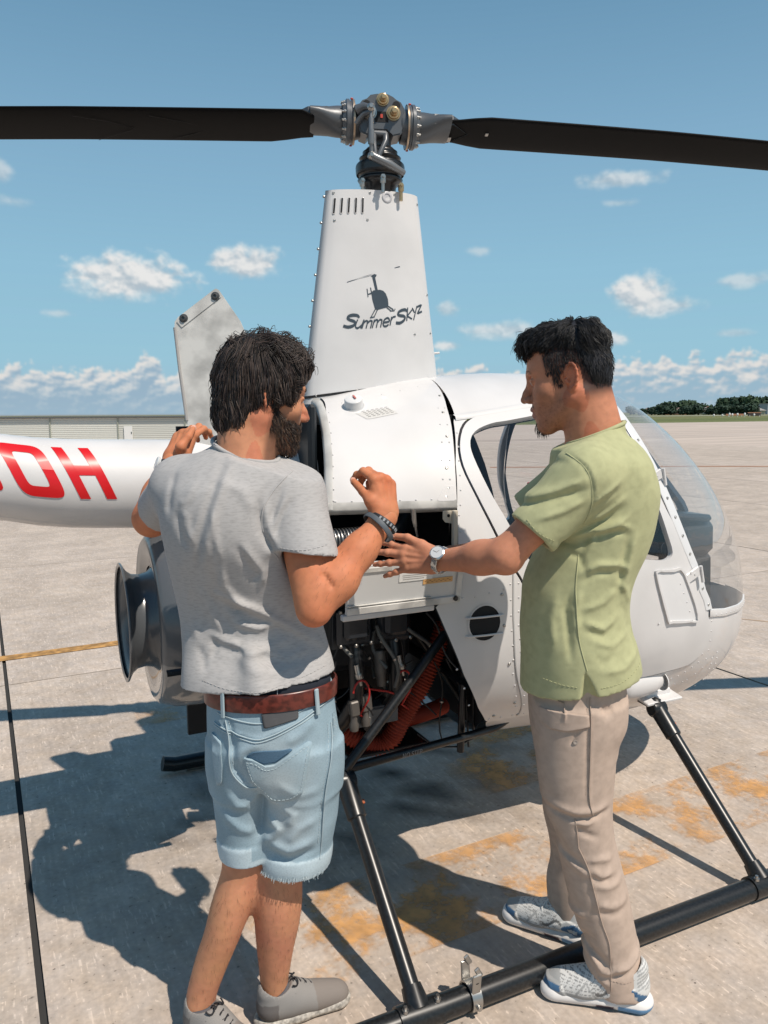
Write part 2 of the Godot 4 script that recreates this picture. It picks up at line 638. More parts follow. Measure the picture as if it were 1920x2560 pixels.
func sky_texture() -> ImageTexture:
	var W := 4096
	var H := 2048
	var im := Image.create(W, H, false, Image.FORMAT_RGB8)
	var stops := [[90.0, srgb8(58, 104, 150)], [45.0, srgb8(84, 128, 166)], [26.0, srgb8(109, 152, 183)], [18.0, srgb8(130, 172, 201)], [10.0, srgb8(145, 190, 214)], [4.0, srgb8(153, 197, 216)], [0.0, srgb8(160, 190, 206)], [-1.5, srgb8(150, 150, 142)], [-90.0, srgb8(150, 140, 130)]]
	for y in H:
		var el := 90.0 - (y + 0.5) * 180.0 / H
		var c: Color = stops[-1][1]
		for i in stops.size() - 1:
			if el <= stops[i][0] and el >= stops[i + 1][0]:
				c = stops[i + 1][1].lerp(stops[i][1], (el - stops[i + 1][0]) / (stops[i][0] - stops[i + 1][0]))
		im.fill_rect(Rect2i(0, y, W, 1), c)
	var data := im.get_data()
	var f := FastNoiseLite.new()
	f.seed = 11; f.frequency = 1.0; f.fractal_octaves = 5; f.fractal_gain = 0.55; f.noise_type = FastNoiseLite.TYPE_SIMPLEX_SMOOTH
	var fr := FastNoiseLite.new()
	fr.seed = 5; fr.frequency = 1.0; fr.fractal_octaves = 4; fr.noise_type = FastNoiseLite.TYPE_SIMPLEX_SMOOTH; fr.fractal_type = FastNoiseLite.FRACTAL_RIDGED
	# banks of cumulus low over the horizon, all the way round
	for x in W:
		var az := (x + 0.5) * 360.0 / W
		if az > 180.0: az -= 360.0
		var crest := 3.1 + 1.3 * f.get_noise_2d(az * 0.09, 3.0) + 1.1 * f.get_noise_2d(az * 0.42, 9.0) + 0.4 * absf(f.get_noise_2d(az * 1.9, 17.0))
		crest += 1.3 * exp(-pow((az + 16.6) / 1.0, 2.0)) + 0.8 * exp(-pow((az + 13.0) / 2.2, 2.0))
		if az > 12.0 and az < 40.0: crest = 4.0 + 0.9 * f.get_noise_2d(az * 0.5, 2.0)
		for y in range(int((90.0 - 6.8) * H / 180.0), int(91.0 * H / 180.0)):
			var el := 90.0 - (y + 0.5) * 180.0 / H
			var n := f.get_noise_2d(az * 0.42, el * 0.7)
			var top := crest + n * 1.1 - 0.25
			var a := smoothstep(0.0, 0.55, top - el)
			if a <= 0.0: continue
			var depth := top - el
			var puff := f.get_noise_2d(az * 0.5 + 40.0, el * 1.2) * 0.6 + f.get_noise_2d(az * 1.5 + 9.0, el * 2.6) * 0.14
			var light := clampf(1.0 - depth * 0.42 + puff * 0.9, 0.0, 1.0)
			var edge := f.get_noise_2d((az - 0.14) * 0.42, (el + 0.2) * 0.7) - n
			light = clampf(light - edge * 1.6, 0.0, 1.0)
			var low := clampf(el / 2.2, 0.0, 1.0)
			var c := srgb8(152, 178, 197).lerp(srgb8(232, 227, 222), light * (0.30 + 0.60 * low))
			if az > 5.0 and az < 40.0: a *= clampf(0.60 + light * 0.8, 0.0, 1.0)
			c = c.lerp(srgb8(160, 187, 204), (1.0 - low) * 0.55)
			blend(data, (y * W + x) * 3, c, a)
	var puffs := [[-17.65, 9.05, 4.03, 1.74, 1.0], [-9.74, 10.28, 2.45, 1.29, 0.9], [-22.34, 6.71, 1.02, 0.39, 0.4], [16.52, 15.25, 3.13, 0.62, 0.62], [16.42, 13.89, 1.21, 0.34, 0.35], [18.0, 7.75, 2.0, 1.5, 0.95], [19.8, 7.0, 2.0, 0.8, 0.7],
		[7.08, 11.28, 0.98, 0.46, 0.4], [4.65, 7.32, 0.73, 0.64, 0.5], [8.73, 5.72, 2.78, 0.81, 0.6], [4.68, 4.78, 1.01, 0.49, 0.75], [24.53, 8.44, 1.9, 0.64, 0.5], [16.46, 4.92, 1.39, 0.63, 0.7], [24.15, 5.13, 1.12, 0.33, 0.35], [-25.4, 15.09, 0.9, 0.85, 0.5], [-24.98, 13.46, 1.23, 0.49, 0.3]]
	var r := RandomNumberGenerator.new()
	r.seed = 4
	for i in 46:
		var az := r.randf_range(34.0, 326.0)
		if az > 180.0: az -= 360.0
		var w := r.randf_range(1.0, 4.5)
		puffs.append([az, r.randf_range(5.0, 19.0), w, w * r.randf_range(0.28, 0.5), r.randf_range(0.4, 1.0)])
	for q in puffs:
		var x0 := int((q[0] - q[2] * 1.7) * W / 360.0)
		var x1 := int((q[0] + q[2] * 1.7) * W / 360.0)
		var y0 := int((90.0 - q[1] - q[3] * 1.8) * H / 180.0)
		var y1 := int((90.0 - q[1] + q[3] * 1.5) * H / 180.0)
		for y in range(y0, y1):
			var el := 90.0 - (y + 0.5) * 180.0 / H
			for x in range(x0, x1):
				var az := (x + 0.5) * 360.0 / W
				var u: float = (az - q[0]) / q[2]
				var v: float = (el - q[1]) / q[3]
				var n := f.get_noise_2d(az * 0.34 + 7.0, el * 0.5 + 30.0)
				var vv := v * (1.0 if v > 0.0 else 1.35)
				var body: float = 1.0 - sqrt(u * u + vv * vv) + n * 0.52 + f.get_noise_2d(az * 1.1, el * 1.35) * 0.15 + 0.22
				if body <= 0.0: continue
				var soft := 0.55 if v > 0.0 else 0.85
				var a: float = smoothstep(0.0, soft + (1.0 - q[4]) * 0.5, body) * minf(1.0, q[4] + 0.15)
				var n2 := f.get_noise_2d(az * 0.34 + 7.0 + 0.10, el * 0.5 + 30.0 + 0.16) + f.get_noise_2d(az * 1.3 + .1, (el + .12) * 1.6) * 0.4 - f.get_noise_2d(az * 1.3, el * 1.6) * 0.4
				var light: float = clampf(0.62 + v * 0.34 + (n - n2) * 1.2 + f.get_noise_2d(az * 1.7, el * 2.0 + 5.0) * 0.3, 0.0, 1.0)
				var c := srgb8(178, 192, 202).lerp(srgb8(232, 232, 231), light * lerpf(0.6, 1.0, q[4]))
				blend(data, (y * W + posmod(x, W)) * 3, c, a)
	return picture(W, H, data)

func blend(data: PackedByteArray, o: int, c: Color, a: float) -> void:
	data[o] = int(lerpf(data[o], c.r * 255.0, a))
	data[o + 1] = int(lerpf(data[o + 1], c.g * 255.0, a))
	data[o + 2] = int(lerpf(data[o + 2], c.b * 255.0, a))

# ---------------------------------------------------------------- ground
const SLAB_A := 3.79
const SLAB_B := 3.80
const A0 := 0.055
const B0 := -0.955

func concrete() -> StandardMaterial3D:
	var m := mat("concrete", Color(0.635, 0.545, 0.475), 0.85, 0.0, 0.3)
	var n := 1024
	var low := noise_bytes(n, 0.004, 5, 1)
	var fine := noise_bytes(n, 0.09, 3, 2)
	var mid := noise_bytes(n, 0.02, 4, 3)
	var spots := noise_bytes(n, 0.035, 2, 4, FastNoiseLite.TYPE_CELLULAR)
	var sp := noise_bytes(n, 0.014, 3, 8)
	var out := PackedByteArray()
	out.resize(n * n * 3)
	var grey := PackedByteArray()
	grey.resize(n * n)
	for y in n:
		for x in n:
			var i := y * n + x
			# broom streaks run along the slab: the noise is read with y squeezed
			var s := fine[(int(y * 0.125) * n + x) % (n * n)] / 255.0
			var s2 := fine[(int(y * 0.25 + 300) * n + (x * 2) % n) % (n * n)] / 255.0
			var t := 0.86 + (low[i] / 255.0 - 0.5) * 0.10 + (mid[i] / 255.0 - 0.5) * 0.07 + (s - 0.5) * 0.08 + (fine[i] / 255.0 - 0.5) * 0.09
			if s2 > 0.70 and mid[i] > 125: t += (s2 - 0.70) * 1.3
			if spots[i] < 14 and sp[i] > 140: t -= 0.38
			if fine[i] > 216: t += 0.16
			if fine[i] < 38: t -= 0.2
			t = clampf(t, 0.15, 1.0)
			var w := (mid[(i + 5000) % (n * n)] / 255.0 - 0.5) * 0.06
			out[i * 3] = int(t * 255); out[i * 3 + 1] = int(clampf(t * (0.995 - w * 0.4), 0, 1) * 255); out[i * 3 + 2] = int(clampf(t * (0.985 - w), 0, 1) * 255)
			grey[i] = int(clampf(128 + (fine[i] - 128) * 0.5 + (s - 0.5) * 90 - (60 if spots[i] < 14 else 0), 0, 255))
	m.albedo_texture = picture(n, n, out)
	m.normal_enabled = true
	m.normal_texture = bump_of(n, n, grey, 3.0)
	m.normal_scale = 0.35
	m.uv1_scale = Vector3(1, 1, 1)
	return m

func stain(a: float, b: float, f: FastNoiseLite) -> Color:
	# dirt that stays on the slab: broad blotches, and oil drips under the engine
	var t := 1.0 + f.get_noise_2d(a * 0.35, b * 0.35) * 0.07 + f.get_noise_2d(a * 1.7 + 30.0, b * 1.7) * 0.035
	var drip := exp(-(pow((a - 1.25) / 0.75, 2.0) + pow((b + 2.75) / 0.55, 2.0)))
	var n := f.get_noise_2d(a * 9.0, b * 9.0 + 50.0)
	if n > 0.12: t -= drip * 0.85 * minf(1.0, (n - 0.12) * 7.0)
	t -= drip * 0.10
	return Color(t, t * 0.995, t * 0.985)

func make_ground() -> void:
	var g := Node3D.new()
	g.name = "ground"
	g.set_meta("kind", "structure")
	add_child(g, true)
	g.rotation.y = deg_to_rad(27.7)
	var cm := concrete()
	var f := FastNoiseLite.new()
	f.seed = 21; f.frequency = 1.0; f.fractal_octaves = 4
	var gap := 0.010
	var a_lo := -4; var a_hi := 8; var b_lo := -8; var b_hi := 1
	# joint filler under the slabs
	var fm := mat("joint_filler", Color(0.035, 0.034, 0.033), 0.9)
	var fl := MB.new()
	fl.grid([[Vector3(A0 + a_lo * SLAB_A, -0.014, B0 + b_hi * SLAB_B), Vector3(A0 + a_hi * SLAB_A, -0.014, B0 + b_hi * SLAB_B)], [Vector3(A0 + a_lo * SLAB_A, -0.014, B0 + b_lo * SLAB_B), Vector3(A0 + a_hi * SLAB_A, -0.014, B0 + b_lo * SLAB_B)]])
	obj("joint_filler", fl.mesh(), fm, g)
	for ib in range(b_lo, b_hi):
		for ia in range(a_lo, a_hi):
			var mid := g.basis * Vector3(A0 + (ia + 0.5) * SLAB_A, 0, B0 + (ib + 0.5) * SLAB_B)
			if mid.z > 1.5 or absf(mid.x) > -mid.z * 0.62 + 4.6: continue
			var near := mid.length() < 6.5
			var n := 40 if near else 12
			var b := MB.new()
			var rows := []
			for j in n + 1:
				var row := []
				for i in n + 1:
					row.append(Vector3(A0 + ia * SLAB_A + gap + (SLAB_A - gap * 2) * i / n, 0, B0 + ib * SLAB_B + gap * 0.45 + (SLAB_B - gap * 0.9) * j / n))
				rows.append(row)
			b.grid(rows, false, true)
			var tone := 1.0 + f.get_noise_2d(ia * 7.3, ib * 5.1) * 0.10
			for i in b.v.size():
				b.uv[i] = Vector2(b.v[i].x, b.v[i].z) / 2.3 + Vector2(ia * 0.37, ib * 0.23)
				b.c[i] = stain(b.v[i].x, b.v[i].z, f) * tone
			# the worn arris and the sides that show in the joints
			for e in [[0, 0, n, 0], [n, 0, n, n], [n, n, 0, n], [0, n, 0, 0]]:
				var p: Vector3 = rows[e[1]][e[0]]
				var q: Vector3 = rows[e[3]][e[2]]
				var dn := Vector3(0, -0.016, 0)
				b.col = Color(0.6, 0.6, 0.58)
				var i0 := b.pt(p); var i1 := b.pt(q); var i2 := b.pt(q + dn); var i3 := b.pt(p + dn)
				b.quad(i1, i0, i3, i2)
			obj("concrete_slab", b.mesh(), cm, g)
	# the apron beyond the slabs one can tell apart
	var fa := MB.new()
	var L := -79.5
	var x0 := A0 + a_lo * SLAB_A; var x1 := A0 + a_hi * SLAB_A; var z0 := B0 + b_lo * SLAB_B; var z1 := B0 + b_hi * SLAB_B
	for rc in [[-260.0, 260.0, L, z0, 60, 24], [-260.0, x0, z0, z1, 30, 10], [x1, 260.0, z0, z1, 30, 10], [-260.0, 260.0, z1, 120.0, 20, 8]]:
		var rows := []
		for j in rc[5] + 1:
			var row := []
			for i in rc[4] + 1:
				row.append(Vector3(lerpf(rc[0], rc[1], float(i) / rc[4]), -0.001, lerpf(rc[2], rc[3], float(j) / rc[5])))
			rows.append(row)
		fa.grid(rows, false, true)
	for i in fa.v.size():
		fa.uv[i] = Vector2(fa.v[i].x / 70.0, fa.v[i].z / 26.0)
		var t := 1.0 + f.get_noise_2d(fa.v[i].x * 0.02, fa.v[i].z * 0.15) * 0.12
		fa.c[i] = Color(t, t * 0.99, t * 0.98)
	var am := mat("apron_concrete", Color(0.54, 0.46, 0.40), 0.9, 0.0, 0.25)
	var n1 := noise_bytes(512, 0.03, 4, 15)
	var st := PackedByteArray(); st.resize(512 * 512)
	for y in 512:
		for x in 512: st[y * 512 + x] = n1[y * 512 + (x / 8) % 512]
	am.albedo_texture = tone_tex(512, 512, st, 0.84, 1.08)
	obj("apron", fa.mesh(), am, g)
	# sealed joints that still show further out on the right
	var jm := mat("joint_seal", Color(0.09, 0.085, 0.08), 0.9)
	for k in [-9, -10, -12, -15]:
		var j := MB.new()
		j.box(Vector3(20, 0.0015, B0 + k * SLAB_B), Vector3(120, 0.001, 0.035))
		obj("apron_joint", j.mesh(), jm, g)
	# painted lines: fresh thin ones and a worn broad one
	var ym := mat("yellow_paint", Color(0.62, 0.33, 0.10), 0.7)
	ym.albedo_texture = tone_tex(256, 256, noise_bytes(256, 0.05, 4, 14), 0.6, 1.05)
	var lines := [[-40.0, 1.55, -5.3, 0.055], [1.85, 3.7, -5.3, 0.055]]
	for l in lines:
		var pb := MB.new()
		strip(pb, l[0], l[1], l[2], l[3], 0.004, 30)
		obj("painted_line", pb.mesh(), ym, g)
	var arc := MB.new()
	var rr := []
	for k in 25:
		var t := k / 24.0
		var w := g.basis.inverse() * Vector3(lerpf(2.3, 9.5, t), 0, lerpf(-5.75, -3.6, t) - sin(t * PI) * -0.5)
		rr.append([Vector3(w.x, 0.004, w.z), Vector3(w.x + 0.06, 0.004, w.z + 0.10)])
	arc.grid(rr)
	obj("painted_line", arc.mesh(), ym, g)
	var far_line := MB.new()
	var fr2 := []
	for k in 31:
		var x := lerpf(3.0, 60.0, k / 30.0)
		var z := -21.6 + pow(maxf(0.0, x - 9.0), 1.2) * 0.09
		var w := g.basis.inverse() * Vector3(x, 0, z)
		var w2 := g.basis.inverse() * Vector3(x, 0, z - 0.28)
		fr2.append([Vector3(w.x, 0.004, w.z), Vector3(w2.x, 0.004, w2.z)])
	far_line.grid(fr2)
	obj("painted_line", far_line.mesh(), mat("rust_line", Color(0.34, 0.15, 0.07), 0.8), g)
	# the worn band
	for q in [[0.55, 3.75, -1.94, 0.20, 1], [0.62, 2.6, -3.88, 0.10, 2], [3.9, 6.5, -1.9, 0.2, 5], [1.68, 2.45, -2.66, 0.26, 3]]:
		var wb := MB.new()
		strip(wb, q[0], q[1], q[2], q[3], 0.004, 40)
		for i in wb.v.size(): wb.uv[i] = Vector2(wb.v[i].x * 0.55 + q[4] * 0.31, wb.v[i].z * 0.55 + 0.2 * q[4])
		for i in wb.v.size():
			var e = absf(wb.v[i].z - q[2]) / q[3]
			var e2 := minf(wb.v[i].x - q[0], q[1] - wb.v[i].x) / 0.15
			wb.c[i] = Color(1, 1, 1, clampf(1.25 - e * e * 0.5, 0, 1) * clampf(e2, 0.25, 1.0))
		obj("worn_painted_line", wb.mesh(), worn_paint(), g)

func worn_paint() -> StandardMaterial3D:
	if mats.has("worn_paint"): return mats["worn_paint"]
	var m := mat("worn_paint", Color(1, 1, 1), 0.8)
	var n := 512
	var big := noise_bytes(n, 0.010, 4, 41)
	var fine := noise_bytes(n, 0.04, 5, 42)
	var grit := noise_bytes(n, 0.14, 3, 43)
	var im := Image.create(n, n, false, Image.FORMAT_RGBA8)
	for y in n:
		for x in n:
			var i := y * n + x
			var fi := fine[i] / 255.0
			var a := smoothstep(0.38, 0.84, big[i] / 255.0 * 0.75 + fi * 0.35 + (grit[i] / 255.0 - 0.5) * 0.30)
			var k := 0.75 + 0.3 * fine[(i + 777) % (n * n)] / 255.0
			im.set_pixel(x, y, Color(0.93 * k, 0.69 * k, 0.40 * k, a * 0.66))
	m.albedo_texture = ImageTexture.create_from_image(im)
	m.transparency = BaseMaterial3D.TRANSPARENCY_ALPHA
	return m

func strip(b: MB, a0: float, a1: float, bm: float, hw: float, y: float, n: int) -> void:
	var rows := []
	for j in 5:
		var row := []
		for i in n + 1:
			row.append(Vector3(lerpf(a0, a1, float(i) / n), y, bm + hw * (1.0 - j * 0.5)))
		rows.append(row)
	b.grid(rows)
	for i in b.v.size(): b.uv[i] = Vector2(b.v[i].x, b.v[i].z)

# ---------------------------------------------------------------- far side of the airfield
func make_field() -> void:
	var turn := Basis(Vector3.UP, deg_to_rad(27.7))
	var f := FastNoiseLite.new()
	f.seed = 33; f.frequency = 1.0; f.fractal_octaves = 4
	var gm := mat("grass", Color(0.24, 0.25, 0.11), 0.95, 0.0, 0.2)
	gm.albedo_texture = tone_tex(512, 512, noise_bytes(512, 0.05, 4, 51), 0.55, 1.1)
	var b := MB.new()
	var rows := []
	for j in 61:
		var z := -79.0 - pow(j / 60.0, 2.2) * 1500.0
		var row := []
		for i in 61:
			row.append(turn * Vector3(lerpf(-900, 900, i / 60.0), -0.02 + 0.12 * clampf((-79.6 - z) / 1.2, 0, 1), z))
		rows.append(row)
	b.grid(rows)
	for i in b.v.size():
		var p := turn.inverse() * b.v[i]
		b.uv[i] = Vector2(p.x / 14.0, p.z / 9.0)
		var t := 1.0 + f.get_noise_2d(p.x * 0.006, p.z * 0.05) * 0.35
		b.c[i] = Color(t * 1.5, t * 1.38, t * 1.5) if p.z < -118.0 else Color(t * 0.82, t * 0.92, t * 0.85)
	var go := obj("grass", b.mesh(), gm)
	tag(go, "mown airfield grass beyond the apron", "grass", "", "stuff")
	go.set_meta("kind", "structure")
	# taxiway strip in the grass
	var s := MB.new()
	s.grid([[turn * Vector3(-500, 0.14, -190), turn * Vector3(500, 0.14, -190)], [turn * Vector3(-500, 0.14, -206), turn * Vector3(500, 0.14, -206)]])
	var road := obj("road", s.mesh(), mat("taxiway_concrete", Color(0.46, 0.44, 0.39), 0.9))
	road.set_meta("kind", "structure")
	tag(road, "pale taxiway strip crossing the grass", "taxiway", "", "structure")
	# a grass edge lip
	# runway lights and markers
	var wm := mat("marker_white", Color(0.8, 0.8, 0.78), 0.5)
	var k := 0
	var spots := [[23.09, 0.9, "short white taxiway edge light farthest towards the helicopter"], [23.62, 0.8, "white edge light standing next after the farthest one"], [24.06, 1.3, "larger white marker of the close pair on the grass"], [24.23, 1.1, "smaller white marker of the close pair on the grass"], [24.55, 1.2, "white edge light between the close pair and the orange barrier"], [24.99, 1.3, "white edge light standing just before the orange barrier"], [25.56, 1.0, "white edge light just past the orange barrier"]]
	for q in spots:
		var az := deg_to_rad(q[0])
		var p := Vector3(sin(az), 0, -cos(az)) * 235.0
		var lt := thing("edge_light", q[2], "airfield light", Vector3(p.x, 0.1, p.z), 0.0, "edge lights along the taxiway")
		var m := MB.new()
		m.lathe(Vector3.ZERO, Vector3.UP, [[0, 0.10], [0.35 * q[1], 0.09]], 10)
		obj("stake", m.mesh(), mat("stake_grey", Color(0.5, 0.5, 0.48)), lt)
		m = MB.new()
		m.lathe(Vector3.UP * 0.35 * q[1], Vector3.UP, [[0, 0.2], [0.25 * q[1], 0.26], [0.45 * q[1], 0.2], [0.5 * q[1], 0.05]], 12)
		obj("lamp_cap", m.mesh(), wm, lt)
		k += 1
	# orange and black barrier
	var ba := thing("barrier", "orange and black airfield barrier board standing in the grass", "barrier", Vector3(102.0, 0.1, -219.0), 0.15)
	var bb := MB.new(); bb.box(Vector3(-3.0, 0.55, 0), Vector3(5.5, 0.5, 0.25), Basis.IDENTITY, 0.03)
	obj("board", bb.mesh(), mat("barrier_orange", Color(0.36, 0.17, 0.10), 0.6), ba)
	bb = MB.new(); bb.box(Vector3(3.0, 0.6, 0), Vector3(3.8, 0.8, 0.3), Basis.IDENTITY, 0.03)
	obj("board", bb.mesh(), mat("barrier_black", Color(0.04, 0.03, 0.03), 0.6), ba)
	bb = MB.new(); bb.box(Vector3(3.0, 1.1, 0), Vector3(4.2, 0.2, 0.35), Basis.IDENTITY, 0.03)
	obj("top_rail", bb.mesh(), mat("barrier_orange", Color(0.36, 0.17, 0.10), 0.6), ba)
	for x in [-5.0, -1.0, 1.5, 4.5]:
		bb = MB.new(); bb.box(Vector3(x, 0.2, 0.2), Vector3(0.15, 0.4, 0.15))
		obj("leg", bb.mesh(), mat("stake_grey", Color(0.5, 0.5, 0.48)), ba)
	make_far_wall()
	make_houses()
	make_trees()

func make_far_wall() -> void:
	var w := thing("low_building", "long low pale green corrugated building with flat dark roof edge beyond the tail boom", "building", Vector3(-28.0, 0, -46.0), 0.06)
	var m := mat("pale_cladding", Color(0.56, 0.565, 0.52), 0.7)
	var roof := mat("roof_dark", Color(0.10, 0.11, 0.11), 0.7)
	for k in 12:
		var x := -26.0 + k * 4.0
		var b := MB.new()
		var rows := []
		var n := 12
		for j in n * 4 + 1:
			var y := 1.36 * j / (n * 4.0)
			var z = [0.0, 0.0, 0.014, 0.014][j % 4]
			rows.append([Vector3(x - 1.97, y, z), Vector3(x + 1.97, y, z)])
		b.grid(rows)
		var t := 1.0 + 0.10 * sin(k * 2.3)
		for i in b.c.size(): b.c[i] = Color(t, t, t)
		obj("wall_panel", b.mesh(), m, w)
		b = MB.new(); b.box(Vector3(x + 2.0, 0.68, 0.02), Vector3(0.06, 1.36, 0.10))
		obj("panel_joint", b.mesh(), mat("panel_joint", Color(0.3, 0.32, 0.27)), w)
	var r := MB.new(); r.box(Vector3(-2, 1.405, -2.0), Vector3(52, 0.09, 4.4), Basis.IDENTITY, 0.01)
	obj("roof", r.mesh(), roof, w)
	for x in [-6.0, 4.2, 12.6]:
		var d := MB.new(); d.box(Vector3(x, 0.42, 0.07), Vector3(0.5, 0.84, 0.05), Basis.IDENTITY, 0.01)
		var dn := obj("door", d.mesh(), mat("door_white", Color(0.72, 0.72, 0.7)), w)
		var h := MB.new(); h.box(Vector3(x + 0.2, 0.45, 0.105), Vector3(0.05, 0.12, 0.02))
		obj("handle", h.mesh(), roof, dn)

func make_houses() -> void:
	var cream := mat("house_cream", Color(0.52, 0.47, 0.38), 0.85)
	var brick := mat("house_brick", Color(0.34, 0.16, 0.11), 0.85)
	var rf := mat("house_roof", Color(0.22, 0.17, 0.14), 0.9)
	var rg := mat("house_roof_grey", Color(0.30, 0.28, 0.26), 0.9)
	var pane := mat("house_pane", Color(0.05, 0.06, 0.07), 0.2)
	# bearing in degrees, width, label
	var hs := [[19.49, 16.0, cream, rf, "beige house with brown roof nearest the helicopter, at the end of the far row"], [20.74, 15.0, brick, rf, "red brick house with brown roof between dark round trees"], [22.39, 10.0, cream, rg, "small cream house with grey roof right of the brick house, standing alone"],
		[23.43, 14.0, cream, rg, "first pale house of the close row under the tall trees"], [23.92, 14.0, cream, rf, "pale house with brown roof, second of the close row under tall trees"], [24.69, 15.0, brick, rg, "brick house with grey roof within the close row of pale houses"], [25.13, 14.0, cream, rg, "last pale house of the close row, beside the big green shrub"]]
	for q in hs:
		var az := deg_to_rad(q[0])
		var p := Vector3(sin(az), 0, -cos(az)) * 420.0
		var h := thing("house", q[4], "house", p, -az + 0.25, "houses beyond the airfield")
		var w: float = q[1]
		var b := MB.new(); b.box(Vector3(0, 1.0, 0), Vector3(w, 2.0, 9.0))
		obj("wall", b.mesh(), q[2], h)
		b = MB.new()
		var e := 0.6
		var lft := [Vector3(-w / 2 - e, 2.7, 5.2), Vector3(-w / 2 - e, 2.7, -5.2)]
		b.grid([[Vector3(-w / 2 - e, 2.0, 5.2), Vector3(w / 2 + e, 2.0, 5.2)], [Vector3(-w / 2 + 2.5, 3.7, 0), Vector3(w / 2 - 2.5, 3.7, 0)], [Vector3(-w / 2 - e, 2.0, -5.2), Vector3(w / 2 + e, 2.0, -5.2)]])
		var i0 := b.pt(Vector3(-w / 2 - e, 2.0, 5.2)); var i1 := b.pt(Vector3(-w / 2 + 2.5, 3.7, 0)); var i2 := b.pt(Vector3(-w / 2 - e, 2.0, -5.2))
		b.tri(i0, i1, i2)
		i0 = b.pt(Vector3(w / 2 + e, 2.0, 5.2)); i1 = b.pt(Vector3(w / 2 + e, 2.0, -5.2)); i2 = b.pt(Vector3(w / 2 - 2.5, 3.7, 0))
		b.tri(i0, i1, i2)
		b.box(Vector3(0, 1.96, 0), Vector3(w + 1.1, 0.08, 10.3))
		var ro := obj("roof", b.mesh(), q[3], h)
		b = MB.new(); b.box(Vector3(w * 0.22, 3.7, -0.6), Vector3(0.9, 1.0, 0.9))
		obj("chimney", b.mesh(), brick, ro)
		for k in 3:
			b = MB.new(); b.box(Vector3(-w * 0.32 + k * w * 0.32, 1.05, 4.52), Vector3(1.5, 1.0, 0.08))
			var wd := obj("window", b.mesh(), mat("door_white", Color(0.72, 0.72, 0.7)), h)
			b = MB.new(); b.box(Vector3(-w * 0.32 + k * w * 0.32, 1.05, 4.57), Vector3(1.25, 0.8, 0.04))
			obj("pane", b.mesh(), pane, wd)
	var gb := thing("utility_building", "tall grey utility shed at the end of the far tree line", "shed", Vector3(199.0, 0, -404.0), 0.2)
	var s := MB.new(); s.box(Vector3(2, 2.7, 0), Vector3(7, 5.4, 7), Basis.IDENTITY, 0.05)
	obj("wall", s.mesh(), mat("shed_grey", Color(0.36, 0.38, 0.40), 0.8), gb)
	s = MB.new(); s.box(Vector3(2, 5.5, 0), Vector3(7.4, 0.25, 7.4), Basis.IDENTITY, 0.05)
	obj("roof", s.mesh(), rg, gb)

func make_tree(called: String, label: String, at: Vector3, h: float, w: float, tone: Color, group: String) -> void:
	var t := thing(called, label, "tree", at, rng.randf() * TAU, group)
	var b := MB.new()
	b.tube([Vector3.ZERO, Vector3(0.1, h * 0.25, 0), Vector3(0, h * 0.6, 0.1)], [0.05 * w, 0.04 * w, 0.015 * w], 6)
	for k in 4:
		var a := k * 1.7
		b.tube([Vector3(0, h * (0.22 + 0.07 * k), 0), Vector3(cos(a) * w * 0.28, h * (0.45 + 0.07 * k), sin(a) * w * 0.28)], [0.02 * w, 0.008 * w], 5)
	obj("trunk", b.mesh(), mat("bark", Color(0.08, 0.06, 0.045), 0.9), t)
	b = MB.new()
	var lobes := []
	for k in 7:
		var a := rng.randf() * TAU
		var e := rng.randf_range(0.0, 0.55)
		lobes.append([Vector3(cos(a) * e * w * 0.5, h * rng.randf_range(0.34, 0.82), sin(a) * e * w * 0.5), w * rng.randf_range(0.22, 0.34)])
	for k in 620:
		var l = lobes[rng.randi() % lobes.size()]
		var d := Vector3(rng.randfn(), rng.randfn(), rng.randfn()).normalized()
		var p: Vector3 = l[0] + d * l[1] * pow(rng.randf(), 0.35) * Vector3(1, 0.85, 1)
		if p.y > h * 1.02 or p.y < h * 0.12: continue
		var s := rng.randf_range(0.05, 0.10) * w
		var x := Vector3(rng.randfn(), rng.randfn(), rng.randfn()).normalized()
		var y := x.cross(d).normalized()
		var g := rng.randf_range(0.65, 1.3)
		b.col = Color(tone.r * g, tone.g * g, tone.b * g)
		var i0 := b.pt(p - x * s); var i1 := b.pt(p - y * s * 0.8); var i2 := b.pt(p + x * s); var i3 := b.pt(p + y * s * 0.8)
		b.quad(i0, i1, i2, i3)
	obj("crown", b.mesh(), mat("leaves", Color(1, 1, 1), 0.8, 0.0, 0.3), t)

